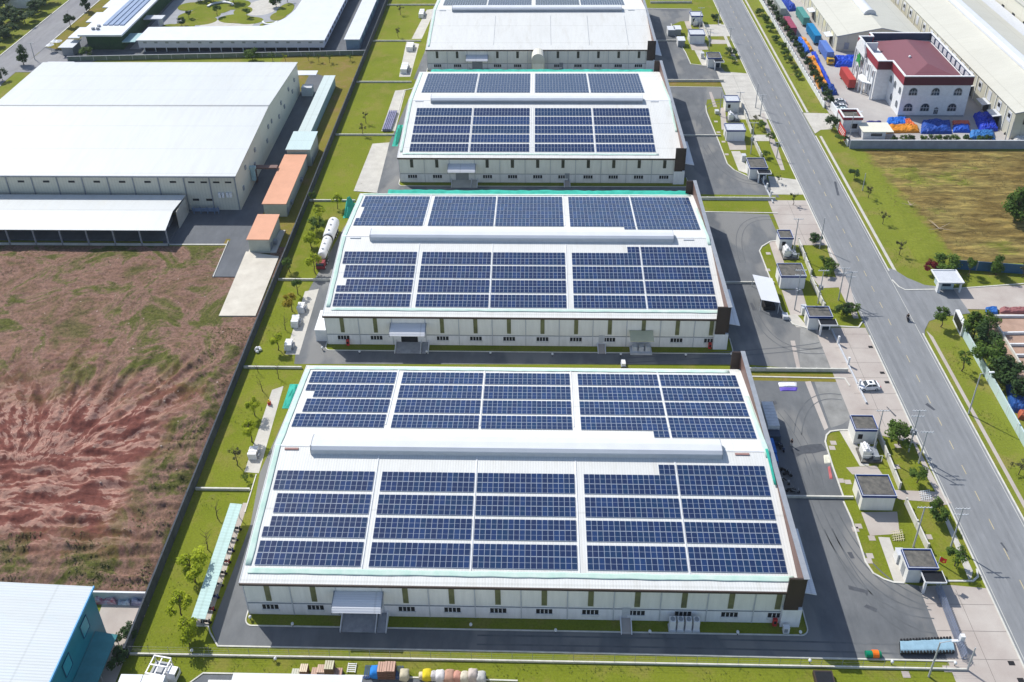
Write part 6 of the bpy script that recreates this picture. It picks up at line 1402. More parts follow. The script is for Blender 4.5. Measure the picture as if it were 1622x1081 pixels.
def sack(label, px, w_, h, col):
    w_ *= 1.12; X, Y = G(*px); b = MB(); n, k = 16, 9; vs = []; fs = []; sd = random.random()*9
    for j in range(k+1):
        v = j/k; rr = (w_/2)*(1-.35*max(0, v-.7)/.3)*(1 if v > .08 else .9)
        if v > .97: rr *= .6
        for i in range(n):
            a = 2*math.pi*i/n; q = rr*(1+.16*noise.noise((math.cos(a)*2+sd, math.sin(a)*2, v*3)))*(abs(math.cos(a))**5+abs(math.sin(a))**5)**(-.2)
            vs.append((q*math.cos(a), q*math.sin(a), h*v*(1+.12*noise.noise((math.cos(a)*1.5, math.sin(a)*1.5, sd)))))
    for j in range(k):
        for i in range(n): fs.append((j*n+i, j*n+(i+1) % n, (j+1)*n+(i+1) % n, (j+1)*n+i))
    fs += [tuple(range(n))[::-1], tuple(range(k*n, (k+1)*n))]
    b.add(vs, fs); o = b.build('bulk_sack', paint(col, .8), None, (X, Y, 0), local=True, smooth=True); tag(o, label, 'sack', 'crates and sacks below the front fence')
for l, p, w_, h, c in (('blue bulk sack beside the brown cartons', (595, 1068), 1.5, 1.5, (.02, .2, .6)), ('cream bulk sack standing alone right of the cartons', (641, 1073), 1.4, 1.5, (.5, .46, .34)), ('small cream sack tucked left of the yellow one', (668.5, 1073), .9, 1.0, (.55, .5, .36)),
                       ('bright yellow bulk sack', (677, 1073), 1.4, 1.4, (.62, .5, .02)), ('greyish white sack right of the yellow one', (687.5, 1074), 1.1, 1.3, (.5, .48, .48)), ('white knotted sack left of the two pink ones', (698, 1075), 1.4, 1.6, (.62, .6, .6)),
                       ('wide pinkish brown sack', (711.5, 1075), 1.6, 1.4, (.45, .27, .2)), ('smaller pink sack right of the wide one', (725, 1075), 1.3, 1.3, (.5, .26, .2)), ('cream sack between the pink sack and the tallest one', (736, 1076), 1.3, 1.4, (.56, .52, .42)),
                       ('tallest pale sack near the right end of the row', (749.5, 1075), 1.4, 2.0, (.5, .44, .4)), ('pale grey sack at the right end of the row', (762, 1077), 1.4, 1.5, (.5, .5, .48))): sack(l, p, w_, h, c)
t = thing('ladder_frame', 'white slatted frame leaning on the front fence between pallets and blue rods', 'frame', (*G(557, 1062), 0)); X, Y = G(557, 1062)
b = MB(); b.box(X-.7, X-.6, Y-.5, Y+1.0, .2, .3); b.box(X+.6, X+.7, Y-.5, Y+1.0, .2, .3)
for i in range(5): b.box(X-.6, X+.6, Y-.4+i*.3, Y-.28+i*.3, .22, .32)
b.build('slats', 'white2', t)
for px, l in (((582, 1069), 'bundle of blue rods left of the blue sack'), ((632, 1070), 'bundle of grey blue rods right of the wide carton')):
    X, Y = G(*px); b = MB()
    for i in range(9): b.tube((X-.5+i*.12, Y-.7, .1+.1*(i % 3)), (X-.3+i*.13, Y+.7, 1.3+.12*(i % 2)), .045, n=5)
    tag(b.build('rod_bundle', paint((.05, .13, .36), .5), None, (X, Y, 0)), l, 'rods')
t = thing('brown_bin', 'dark brown open pit box at the bottom edge below the front fence', 'box', (*G(1303, 1074), 0)); X, Y = G(1303, 1074); b = MB(); b.box(X-1.5, X+1.5, Y-2.5, Y+.6, 0, 1.0); b.build('box', 'brown', t); b = MB(); b.box(X-1.3, X+1.3, Y-2.3, Y+.4, 1.0, 1.02); b.build('lid', 'dark', t)

# ---- things on the south-east yard
P_ = GP([(1425, 1038), (1511, 1037), (1506, 1015), (1424, 1019)]); cx = sum(p[0] for p in P_)/4; cy = sum(p[1] for p in P_)/4
b = MB(); n1, n2 = 24, 8
for j in range(n2+1):
    for i in range(n1+1):
        u, v = i/n1, j/n2; X = (P_[0][0]*(1-u)+P_[1][0]*u)*(1-v)+(P_[3][0]*(1-u)+P_[2][0]*u)*v; Y = (P_[0][1]*(1-u)+P_[1][1]*u)*(1-v)+(P_[3][1]*(1-u)+P_[2][1]*u)*v
        b.v.append((X-cx, Y-cy, .9+.12*math.sin(i*1.3)*(1 if j in (0, n2) else .15)-(.35 if j in (0, n2) else 0)))
for j in range(n2):
    for i in range(n1): a = j*(n1+1)+i; b.f.append((a, a+1, a+n1+2, a+n1+1)); b.m.append(0)
t = thing('covered_trailer', 'pale blue tarpaulin covered flat trailer by the folding gate', 'trailer', (cx, cy, 0)); b.build('tarpaulin', paint((.24, .38, .47), .6), t, local=True, smooth=True)
b = MB()
for P0, P1 in ((P_[0], P_[1]), (P_[3], P_[2])):
    for i in range(17):
        u = (i+.5)/17; X = P0[0]*(1-u)+P1[0]*u-cx; Y = P0[1]*(1-u)+P1[1]*u-cy; b.box(X-.14, X+.14, Y-.14, Y+.14, .45, .98)
b.build('edge_weights', 'black', t, local=True)
b = MB(); b.prism([(p[0]-cx, p[1]-cy) for p in P_], .2, .42); b.build('deck', 'black', t, local=True)
X, Y = G(1383, 1040); t = thing('drum', 'green and orange drums lying on the front kerb', 'drum', (X, Y, 0)); 
b = MB(); b.tube((X-1.3, Y, .6), (X-.25, Y, .6), .5, n=16); b.build('barrel', paint((.0, .19, .10)), t); b = MB(); b.tube((X-.24, Y+.05, .62), (X+.75, Y+.05, .62), .58, n=16); b.build('barrel', paint((.85, .17, .01)), t); b = MB(); b.tube((X+.76, Y, .6), (X+1.15, Y, .6), .5, n=16); b.build('lid', paint((.0, .19, .10)), t)
# folding gate
ga, gb = Vector(G(1484, 932)), Vector(G(1527, 1046)); t = thing('folding_gate', 'blue grey concertina gate stretched across the nearest entrance', 'gate', (*ga, 0)); b = MB(); n = 34; d = (gb-ga); 
for i in range(n):
    p = ga+d*i/n; q_ = ga+d*(i+1)/n; off = Vector((.35, .12))
    b.tube((*(p-off), .15), (*(q_+off), .15), .05, n=4); b.tube((*(p+off), 1.5), (*(q_-off), 1.5), .05, n=4)
    for s_ in (-1, 1): b.tube((*(p+off*s_), .1), (*(q_+off*s_), 1.6), .045, n=4); b.tube((*(p+off*s_), 1.6), (*(q_+off*s_), .1), .045, n=4)
b.build('lattice', mat('gate_metal', (.28, .32, .42), .4, .1, 1), t)
X, Y = G(1520, 1022); b = MB(); b.box(X-.35, X+.35, Y-.3, Y+.3, 0, 2.6); b.build('motor_head', 'white2', t)
for i, (pa, pb, l) in enumerate((((1317, 524), (1372, 640), 'across the second entrance beside the dusty forecourt'), ((1205, 282), (1224, 322), 'across the third entrance'))):
    ga, gb = Vector(G(*pa)), Vector(G(*pb)); t = thing('gate_track', 'low grey sliding gate '+l, 'gate', (*ga, 0)); b = MB(); ribbon(b, [ga, gb], .3, .05, .5); b.build('rail', 'lgrey', t)
    for k in (0.2, .5, .8): p = ga+(gb-ga)*k; b = MB(); b.box(p.x-.2, p.x+.2, p.y-.2, p.y+.2, 0, 2.4); b.build('post', 'white2', t)
# flag on the guardhouse
X, Y = G(1486, 894, 4.2); t = thing('flag', 'red flag with yellow star flying from the corner of the nearest guardhouse', 'flag', (X, Y, 0))
b = MB(); b.tube((X, Y, 2), (X, Y, 6.2), .04, n=6); b.build('flagpole', 'lgrey', t)
b = MB()
for j in range(5):
    for i in range(9): b.v.append((X+.05+i*.16, Y+.1*math.sin(i*.9+j*.3), 6.1-j*.3-i*.07)); 
for j in range(4):
    for i in range(8): a = j*9+i; b.f.append((a, a+1, a+10, a+9)); b.m.append(0)
fl = b.build('cloth', mat('flag_red', (.75, .02, .015), .7, .05, 1), t)
st = [(math.sin(k*math.pi/5)*(.42 if k % 2 == 0 else .17), math.cos(k*math.pi/5)*(.42 if k % 2 == 0 else .17)) for k in range(10)]
for s_, yy in ((1, -.16), (-1, .16)):
    b = MB(); b.add([(X+.68+p[0]*.75, Y+yy, 5.2+p[1]*.75) for p in st], [tuple(range(10))]); b.build('star', mat('flag_yellow', (.85, .62, .02), .7, .05, 1) if s_ == 1 else bpy.data.materials['flag_yellow'], fl)
# sheets lying on the yards
def rug(name, label, corners, col, cat='sheet', z=.12):
    heap(label, corners, .25, col, name, 12, .6, cat, None, .6, None)
rug('board', 'cream square board lying on the kerb of the nearest island', [(1306, 735), (1316, 734), (1314, 720), (1304, 721)], (.66, .64, .52), 'board')
rug('cloth', 'narrow red cloth on the asphalt beside the cream board', [(1314, 760), (1319, 759), (1315, 738), (1311, 740)], (.45, .12, .12), 'cloth')
rug('cloth', 'white sheet spread on the yard south of the dry verge', [(1234, 613), (1262, 613), (1262, 606), (1232, 606)], (.72, .72, .74), 'cloth')
rug('cloth', 'crumpled blue and red edged cloth under the white sheet', [(1236, 620), (1262, 620), (1264, 614), (1234, 614)], (.12, .08, .42), 'cloth')
def crates_w(label, px, w_, d, h, name='white_bales'):
    X, Y = G(*px); t = thing(name, label, 'stacked goods', (X, Y, 0)); b = MB()
    random.seed(int(px[0]))
    for k in range(6): dx = random.uniform(-.3, .3); dy = (k % 3-1)*d/3; b.box(X-w_/2+dx*.3, X+w_/2+dx*.3, Y+dy-d/7, Y+dy+d/7, h*(k//3)*.5+.01, h*(k//3)*.5+h*.48)
    b.build('goods', 'tank', t); b = MB(); b.box(X-w_/2, X+w_/2, Y-d/2, Y+d/2, 0, .01+.0); b = MB(); b.box(X+w_/2+.15, X+w_/2+.5, Y-d/3, Y+d/3, 0, h*.6); b.build('strap_frame', 'grey', t)
crates_w('white wrapped goods on the pad, nearest the second hall corner', (458, 551), 1.6, 2.2, 1.8); crates_w('white wrapped goods in the middle of the pad beside the second hall', (469, 514), 1.7, 2.6, 2.0); crates_w('white wrapped goods at the far end of the pad beside the second hall', (478, 492), 1.6, 2.2, 1.8)
crates_w('barred white crate on the pad beside the nearest hall', (402, 722), 1.7, 2.2, 1.6); crates_w('white lattice reels on the pad by the farthest hall, near group', (641, 112), 2.5, 6, 2); crates_w('white lattice reels on the pad by the farthest hall, far group', (650, 78), 2.5, 5, 2); crates_w('pale goods at the top end of the pad of the farthest hall', (668, 25), 2, 6, 2)
t = thing('pipe_stack', 'stack of dark lilac pipes on the pad beside the third hall', 'pipes', (*G(618, 195), 0)); X, Y = G(618, 195); b = MB()
for i in range(10): b.tube((X-1.5+(i % 5)*.6, Y-6, .35+(i//5)*.5), (X-1.1+(i % 5)*.6, Y+7, .35+(i//5)*.5), .26, n=8)
b.build('pipes', mat('lilac_pipe', (.22, .22, .34), .5, .3, 1), t)
t = thing('water_barrier', 'orange and yellow marker standing at the lawn edge beside the nearest pad', 'marker', (*G(427, 641), 0)); X, Y = G(427, 641); b = MB(); b.box(X-.3, X+.3, Y-.3, Y+.3, 0, .8); b.build('base', 'red', t); b = MB(); b.tube((X, Y, .8), (X, Y, 1.5), .25, .1, n=10); b.build('top', paint((.8, .5, .03)), t)
for i, (x, y) in enumerate(((409, 556), (643, 47), (648, 52))):
    if i: continue
    X, Y = G(x, y); b = MB()
    for k in range(5): b.ball((X+[-.5, .5, 0, .1, -.2][k], Y+[0, .1, -.6, .6, 0][k], .35+.5*(k == 4)), .42, .4, .38, 8, 5)
    tag(b.build('white_bundle', 'tank', None, (X, Y, 0), smooth=True), 'cluster of small white bags on the west lawn near the boundary wall', 'bags')
for i, (x, y, l) in enumerate(((1063, 57, 'left white kiosk box in the far east yard'), (1073, 56, 'right white kiosk box beside its twin in the far east yard'), (1079, 74, 'white kiosk box at the end of the far low wall, nearest the road side lawn'))):
    X, Y = G(x, y); t = thing('kiosk_box', l, 'kiosk', (X, Y, 0)); b = MB(); b.box(X-1.5, X+1.5, Y-.5, Y+3.6, 2.6, 2.8); b.build('roof', 'panelw', t); b = MB(); b.box(X-1.3, X+1.3, Y-.2, Y+3.3, 0, 2.6); b.build('box', 'grey', t); b = MB(); b.box(X-1.45, X-1.3, Y-.4, Y+3.3, 0, 2.6); b.build('side_panel', 'white2', t)
# fallen pole gate etc on the nearest entrance: white frames
for x, y, l in ((1466, 787, 'white tubular frames stacked on the paved strip of the nearest island'), (1422, 851, 'small yellow framed stand beside the walk of the nearest island')):
    X, Y = G(x, y); t = thing('tube_stack', l, 'tubes', (X, Y, 0)); b = MB()
    for k in range(5): b.tube((X-1.2, Y-.8+k*.35, .1+.12*k), (X+1.0, Y-.5+k*.35, .3+.12*k), .06, n=5); b.tube((X-.9+k*.4, Y-.9, .15), (X-.7+k*.4, Y+.8, .7), .05, n=5)
    b.build('tubes', 'white2' if x > 1430 else mat('cream_pipe', (.6, .55, .36), .6, .1, 1), t)

# ================================================================== SAFETY NETS
def net(label, pts, D, w_, m='net', dz=.12, seed=1, amp=.05, lo=None):
    """strip of netting lying along roof edges; pts in plan"""
    b = MB(); n = 0; out = []
    for k in range(len(pts)-1):
        A, B = Vector(pts[k]), Vector(pts[k+1]); L = (B-A).length; st = max(2, int(L/1.2)); nn = Vector((-(B-A).y, (B-A).x)).normalized()
        for i in range(st+(1 if k == len(pts)-2 else 0)):
            p = A+(B-A)*i/st; out.append((p, nn))
    m_ = 5
    for i, (p, nn) in enumerate(out):
        for j in range(m_+1):
            f = (j/m_-.5)*w_*(1+.3*noise.noise((i*.23, seed, 0)))+.08*noise.noise((i*.31, seed+7, 1)); q = p+nn*f
            z = (roof_z(q.y, D['y0'], D['y1'], D['e'], D['r']) if lo is None else lo)+dz+amp*noise.noise((q.x*.8, q.y*.8, seed)); b.v.append((q.x, q.y, z))
    for i in range(len(out)-1):
        for j in range(m_): a = i*(m_+1)+j; b.f.append((a, a+1, a+m_+2, a+m_+1)); b.m.append(0)
    c = out[0][0]; o = b.build('safety_net', m, None, (c.x, c.y, 0), smooth=True); sd_ = o.modifiers.new('thick', 'SOLIDIFY'); sd_.thickness = .02
    return tag(o, label, 'safety net', 'netting laid on the hall roofs')
net('pale mint net strip above the front eave of the nearest hall', [(-48.6, 95.6), (42.4, 95.6)], D1, .9, seed=3)
net('pale mint net strip down the west roof edge of the nearest hall', [(-48.8, 96.5), (-48.8, 118), (-48.9, 141.5)], D1, 1.0, seed=5)
net('pale mint net strip along the back eave of the nearest hall', [(-48.6, 141.9), (40.5, 142.0)], D1, .8, seed=8)
net('green net on the east roof edge of the nearest hall', [(42.3, 134), (42.4, 126), (42.5, 117)], D1, .9, 'net', seed=9)
net('teal net hanging at the east parapet end of the nearest hall', [(42.5, 118.5), (42.7, 111.5)], D1, .5, 'teal', .4, 9)
net('mint net line above the front eave of the second hall', [(-47.8, 160.4), (42.3, 160.4)], D2, .7, seed=11)
net('mint net line along the back eave of the second hall', [(-48.6, 207.9), (42.3, 207.9)], D2, .7, seed=13)
net('pale mint net down the west roof edge of the second hall', [(-48.7, 161), (-48.8, 184), (-48.9, 207)], D2, .9, seed=15)
net('mint net on the east roof edge of the second hall', [(42.4, 200), (42.5, 190), (42.6, 181)], D2, .8, seed=17)
net('mint net line above the front eave of the third hall', [(-40.5, 229.2), (36, 229.2)], D3, .6, seed=19)
net('pale mint net down the west roof edge of the third hall', [(-41, 230), (-41, 284)], D3, .7, seed=21)
net('mint net on the east roof edge of the third hall', [(42.4, 275), (42.6, 240)], D3, .6, seed=23)
net('pale net down the west roof edge of the farthest hall', [(-41, 306), (-41, 370)], D4, .7, seed=25)
net('teal net stretched behind the back eave of the second hall', [(-42, 209.6), (42, 209.6)], D2, 2.6, 'teal', 0, 31, .25, 8.6)
net('teal net stretched behind the back eave of the third hall', [(-38, 286.6), (41, 286.6)], D3, 2.6, 'teal', 0, 33, .25, 8.6)
def hang(label, px, w_, d, h, seed):
    X, Y = G(*px); b = MB(); n = 12
    for j in range(n+1):
        for i in range(n+1):
            u, v = i/n-.5, j/n-.5; r_ = max(0, 1-2.1*math.hypot(u, v)); b.v.append((u*w_, v*d, h*r_**.5*(1+.5*noise.noise((u*5, v*5, seed)))+.05))
    for j in range(n):
        for i in range(n): a = j*(n+1)+i; b.f.append((a, a+1, a+n+2, a+n+1)); b.m.append(0)
    tag(b.build('net_heap', 'teal', None, (X, Y, 0), local=True), label, 'net heap')
hang('teal net heaped on the lane at the back corner of the nearest hall', (461, 628), 2.2, 7, .9, 1); hang('teal net heaped on the lane at the back corner of the second hall', (554, 334), 2.6, 7.5, 4.5, 2); hang('teal net hanging on the lane beside the third hall', (630, 215), 1.8, 14, 1.8, 3)

# ================================================================== TREES
def crown_mesh(kind, n, seed, leaf=.42):
    rnd = random.Random(seed); b = MB(); cl = []
    k = {'round': 11, 'open': 8, 'bushy': 14, 'tall': 14}[kind]
    for i in range(k):
        while True:
            p = Vector((rnd.uniform(-1, 1), rnd.uniform(-1, 1), rnd.uniform(-1, 1)))
            if p.length < 1: break
        if kind == 'open': p = Vector((p.x*.8, p.y*.8, p.z*.55))
        elif kind == 'tall': p = Vector((p.x*.55, p.y*.55, p.z*.95)); p.x *= 1-.35*p.z; p.y *= 1-.35*p.z
        else: p *= .68
        cl.append((p, rnd.uniform(.24, .44) if kind != 'open' else rnd.uniform(.17, .32)))
    for i in range(n):
        c, r_ = cl[rnd.randrange(k)]
        d = Vector((rnd.gauss(0, 1), rnd.gauss(0, 1), rnd.gauss(0, 1))).normalized(); p = c+d*r_*rnd.random()**.45
        s_ = leaf*rnd.uniform(.5, 1.2)*.24; nrm = (d+Vector((rnd.gauss(0, .5), rnd.gauss(0, .5), rnd.gauss(.5, .5)))).normalized(); a = nrm.orthogonal().normalized(); a.rotate(Matrix.Rotation(rnd.random()*6.28, 3, nrm)); e = nrm.cross(a)
        b.add([p+a*s_, p+e*s_*.6, p-a*s_, p-e*s_*.6], [(0, 1, 2, 3)])
    o = b.build('crown', 'leafg'); me = o.data; bpy.data.objects.remove(o); return me
CR_ = {}
for kd, n in (('round', 1050), ('open', 380), ('bushy', 1300), ('tall', 1700)):
    for s_ in range(3): CR_[kd, s_] = crown_mesh(kd, n, s_*7+len(kd), .42 if kd != 'open' else .36)
TR = {}
def trunk_mesh(bare, seed):
    rnd = random.Random(seed); b = MB(); p = Vector((0, 0, 0)); pts = [p]
    for i in range(5): p = p+Vector((rnd.uniform(-.05, .05), rnd.uniform(-.05, .05), .2)); pts.append(p)
    for i in range(5): b.tube(pts[i], pts[i+1], .030*(1-i*.14), .030*(1-(i+1)*.14), n=6)
    for i in range(7 if not bare else 11):
        q = pts[2+i % 4]; a = rnd.random()*6.28; L = rnd.uniform(.14, .3); e = q+Vector((math.cos(a)*L, math.sin(a)*L, L*.8)); b.tube(q, e, .011, .005, n=4)
        for _ in range(2): f = e+Vector((rnd.uniform(-.1, .1), rnd.uniform(-.1, .1), rnd.uniform(.02, .14))); b.tube(e, f, .005, .002, n=3)
    o = b.build('trunk', 'trunk'); me = o.data; bpy.data.objects.remove(o); return me
for s_ in range(4): TR[s_] = trunk_mesh(s_ == 3, s_)
KM = {}
tn = [0]
def tree(label, base, h, r_, kind='round', m='leafg', crown_h=None, cat='tree', name='tree', group=None, low=.35, world=False):
    """h total height, r_ crown radius"""
    X, Y = base if world else G(*base); i = tn[0]; tn[0] += 1
    t = thing(name, label, cat, (X, Y, 0), 0, group)
    o = bpy.data.objects.new('trunk', TR[3 if kind == 'bare' else i % 3]); COL.objects.link(o); o.parent = t
    o.scale = (h*.75, h*.75, h*.85); o.rotation_euler = (0, 0, i*1.7)
    if kind == 'bare': return t
    key = (kind, i % 3, m)
    if key not in KM:
        me = CR_[kind, i % 3].copy(); me.materials.clear(); me.materials.append(M[m]); KM[key] = me
    o = bpy.data.objects.new('crown', KM[key]); COL.objects.link(o); o.parent = t
    ch = h*(1-low)/2; o.location = (0, 0, h-ch); o.scale = (r_*1.15, r_*1.15, ch*1.1); o.rotation_euler = (0, 0, i*2.4)
    return t
T = [('young tree in leaf at the far end of the fenced lawn beside the teal net', (534.6, 331), 5.2, 1.7, 'round', 'leafy'), ('bushy yellow green tree just behind the tanker', (507, 349), 4.8, 2.0, 'round', 'leafy'), ('dark small tree hugging the boundary wall behind the tanker', (497, 323), 4.5, 1.3, 'round', 'leafg'),
     ('wide green tree left of the tanker tail', (502, 368), 5.0, 2.4, 'bushy', 'leafg'), ('largest yellow green tree left of the tanker', (494, 394), 6, 2.4, 'bushy', 'leafy'), ('tree beside the tanker cab', (500, 434), 6.5, 2.3, 'round', 'leafy'), ('dark tree against the boundary wall left of the tanker cab', (459, 431), 4.6, 1.6, 'round', 'leafg'),
     ('slim green tree north of the yellow leaved one', (472, 467), 5.8, 1.4, 'round', 'leafg'), ('tree with yellow autumn leaves beside the white goods', (463, 494), 5.6, 2.2, 'round', 'leafo'), ('bare thin sapling between yellow tree and white goods', (452, 523), 4.2, 1, 'bare', 'leafg'), ('green tree beside the nearest white goods', (441, 555), 5.6, 1.8, 'round', 'leafy'),
     ('bare sapling on the lawn north of the two trees', (416, 620), 4, 1, 'bare', 'leafg'), ('small round tree, farther of the pair west of the nearest pad', (404, 659), 5.3, 1.6, 'round', 'leafy'), ('bright round tree, nearer of the pair west of the nearest pad', (399, 700), 6.6, 1.9, 'round', 'leafy'), ('nearly leafless tree beside the barred white crate', (376, 737), 5.2, 1.6, 'open', 'leafs'),
     ('low dark sapling on the lawn at the cross wall', (391, 764), 1.8, 1.0, 'open', 'leafg'), ('bare sapling beside the far end of the mint shelter', (345, 822), 4.2, 1, 'bare', 'leafg'), ('bare sapling halfway along the mint shelter', (329, 871), 4.6, 1, 'bare', 'leafg'), ('large bright tree touching the mint shelter roof', (309, 922), 7.4, 2.9, 'round', 'leafy'),
     ('bright tree in the middle of the corner lawn', (290, 978), 6.2, 2.2, 'round', 'leafy'), ('bright tree at the near end of the mint shelter', (300, 1020), 6.2, 2.2, 'bushy', 'leafy'),
     ('bare sapling by the second cross wall', (441, 600), 4, 1, 'bare', 'leafg'), ('sparse tree on the lawn beside the third hall', (575, 215), 5, 1.5, 'open', 'leafs'), ('second sparse tree beside the third hall', (580, 196), 5, 1.3, 'open', 'leafs'), ('sparse sapling far up the west lawn', (631, 60), 5, 1.6, 'open', 'leafs'),
     ('sparse sapling at the top of the west lawn', (634, 24), 5, 1.8, 'open', 'leafs'), ('small sapling beside the boundary wall by the second hall', (409, 590), 3, .9, 'bare', 'leafg'),
     ('dense dark island tree beside the drum transformer pole', (1423, 705), 6.0, 3.0, 'bushy', 'leafg'), ('smaller sunlit tree by the road kerb south of the dense one', (1452, 765), 4.4, 2.0, 'round', 'leafg'), ('round tree over the white frames in the nearest island', (1484, 822), 5, 2.4, 'bushy', 'leafg'), ('tree at the kerb in front of the red flag', (1512, 897), 5, 1.9, 'round', 'leafg'),
     ('low dark tree at the corner beside the second switch house', (1290, 385), 3.4, 2.1, 'bushy', 'leafd'), ('bush in the middle of the second island lawn', (1304, 421), 3.2, 1.7, 'round', 'leafg'), ('bush at the kerb of the second island', (1315, 427), 3.4, 1.9, 'bushy', 'leafg'), ('bush south of the kerb bush in the second island', (1308, 437), 2.6, 1.7, 'round', 'leafg'),
     ('dark trees behind the second guardhouse', (1333, 500), 4, 2.3, 'bushy', 'leafd'), ('small green tree at the footpath of the second guardhouse', (1350, 498), 3.4, 1.6, 'round', 'leafg'), ('yellowish tree in the third island', (1197, 196), 3.4, 2.2, 'open', 'leafs'), ('green bush by the third island kerb', (1205, 205), 3, 2, 'round', 'leafg'), ('small tree by the third island path', (1219, 226), 3.8, 1.7, 'round', 'leafg'), ('bush south of the third pump house', (1213, 250), 2.6, 1.5, 'round', 'leafg'),
     ('dark bush at the corner of the farthest island', (1132, 33), 3.2, 2.2, 'bushy', 'leafd'), ('dark bush before the farthest guardhouse', (1156, 89), 3.6, 2.6, 'bushy', 'leafd'), ('small green tree with white blossom south of the farthest guardhouse', (1160, 99), 2.6, 1.8, 'round', 'leafg'), ('little tree on the verge corner by the second entrance', (1256, 325), 4.5, 1.4, 'open', 'leafd'),
     ('sapling by the third forecourt', (1232, 290), 3, 1.2, 'open', 'leafd'),
     ('sparse tree on the verge opposite the white sedan', (1523, 588), 6.5, 2.8, 'open', 'leafg'), ('tree on the grass corner by the black sign panel', (1490, 518), 5.8, 2.3, 'round', 'leafg'), ('dark leaning tree at the bottom right verge', (1613, 752), 4, 2.0, 'open', 'leafs'),
     ('tall dark tree, farthest of the dense row behind the mint wall', (1542, 535), 8.5, 3.4, 'bushy', 'leafg'), ('dense dark tree, second of the row behind the mint wall', (1558, 556), 8.6, 3.8, 'bushy', 'leafd'), ('dense dark tree, third of the row behind the mint wall', (1568, 585), 8.2, 4.0, 'bushy', 'leafg'), ('dense dark tree, fourth of the row behind the mint wall', (1585, 605), 8.4, 4.2, 'bushy', 'leafd'), ('dense dark tree, nearest of the row behind the mint wall', (1603, 628), 7.2, 3.4, 'bushy', 'leafd'),
     ('low green tree between the mint wall and the dense row', (1563, 520), 5.0, 2.4, 'bushy', 'leafg'),
     ('tall dark green tree at the right edge of the brown field', (1606, 352), 10.5, 4.3, 'tall', 'leafg'), ('second crown of the clump at the right edge of the field', (1618, 345), 9, 3.4, 'tall', 'leafd'), ('spreading green tree beside the red bush at the side road', (1494, 430), 5.5, 3.6, 'bushy', 'leafg'), ('crimson leaved bush beside the side road gatehouse', (1474, 432), 4.2, 2.2, 'bushy', 'leafr'),
     ('thin tree before the blue sheet fence, left', (1534, 436), 5.6, 1.6, 'round', 'leafg'), ('conical tree before the blue sheet fence, middle', (1577, 437), 6.5, 2.0, 'tall', 'leafg'), ('thin tree before the blue sheet fence, right', (1618, 440), 5, 1.4, 'open', 'leafs'),
     ('small dark tree on the verge near the field corner', (1352, 285), 3.6, 2.0, 'round', 'leafd'), ('thin tree in the verge below the field corner', (1375, 314), 4.6, 1.5, 'open', 'leafs'), ('whitish thin sapling halfway along the field verge', (1398, 355), 4.4, 1.5, 'open', 'leafs'), ('thin tree at the verge near the side road', (1424, 404), 5, 1.6, 'open', 'leafs'),
     ('dark round tree at the corner before the gatehouse with crimson trim', (1318, 205), 5.4, 2.6, 'bushy', 'leafd'), ('dark bush below the gatehouse wall', (1331, 226), 3.2, 2.2, 'round', 'leafg'),
     ('dark tree at the left edge by the far road kerb', (5, 128), 5.5, 2.6, 'bushy', 'leafd'), ('dark slim tree beside the far junction', (38, 103), 8, 2.6, 'tall', 'leafd'), ('dark tree on the far road kerb', (112, 43), 7, 2.5, 'bushy', 'leafd'), ('tallest dark tree on the far road kerb', (137, 18), 8, 2.7, 'tall', 'leafd'),
     ('bright garden tree before the mesh fence', (401, 96), 5.5, 3.2, 'bushy', 'leafg'), ('small palm like plant at the mesh fence by the huge warehouse', (432, 97), 4, 2.0, 'open', 'leafg'), ('slim plant at the mesh fence, second from the garden tree', (452, 98), 3.6, 1.3, 'open', 'leafy'), ('slim plant at the mesh fence before the blue lane', (489, 97), 3.6, 1.3, 'open', 'leafg'),
     ('slim plant at the mesh fence, third from the boundary', (505, 99), 3.8, 1.6, 'open', 'leafg'), ('slim plant at the mesh fence nearest the boundary', (522, 100), 4, 1.8, 'open', 'leafg'), ('slim plant at the mesh fence by the narrow blue building', (555, 97), 3, 1.6, 'open', 'leafg'), ('small dark potted tree between fabric bundles and teal awning', (204, 1012), 3.2, 1.8, 'bushy', 'leafd'), ('dark shrub below the teal awning', (187, 1055), 3.6, 2.0, 'bushy', 'leafd'),
     ('dark garden tree beside the left lawn disc', (288, 42), 4.5, 2.0, 'bushy', 'leafd'), ('garden tree between the bench ring and the far lawn', (345, 26), 6, 2.2, 'round', 'leafg'), ('garden tree on the left disc edge', (300, 30), 4, 1.8, 'round', 'leafd'), ('garden tree at the top by the pale disc', (370, 6), 7, 3.6, 'bushy', 'leafg'), ('garden tree near the round plaza', (392, 28), 5, 2.2, 'round', 'leafg'), ('garden tree at the plaza corner', (438, 12), 6, 3, 'bushy', 'leafg'), ('garden tree at the top left of the garden', (318, 2), 6, 3.6, 'bushy', 'leafd'),
     ('garden tree behind the white curved bench', (338, 4), 6, 3, 'bushy', 'leafg'), ('garden palm beside the plaza', (455, 4), 6, 2.5, 'open', 'leafg'), ('climbing shrub at the corner of the green walled block', (140, 90), 4.5, 3, 'bushy', 'leafg')]
for l, bp, h, r_, kd, m in T: tree(l, bp, h, r_, kd, m, low=.38 if kd in ('round', 'open') else .15)
for i, (x, y) in enumerate(((1203, 24), (1212, 34), (1221, 49), (1228, 66), (1238, 77), (1243, 88), (1249, 99), (1257, 112), (1263, 124))):
    tree('green verge bush along the main road, %s from the top edge' % ordn[i], (x, y), 3.6-.12*i, 2.4-.1*i, 'bushy', 'leafg', group='verge bushes along the main road', low=.1)
HN = [n+' from the top edge' for n in ordn[:9]] + ['middle one of nineteen'] + [n+' from the gatehouse end' for n in reversed(ordn[1:9])] + ['nearest the gatehouse']
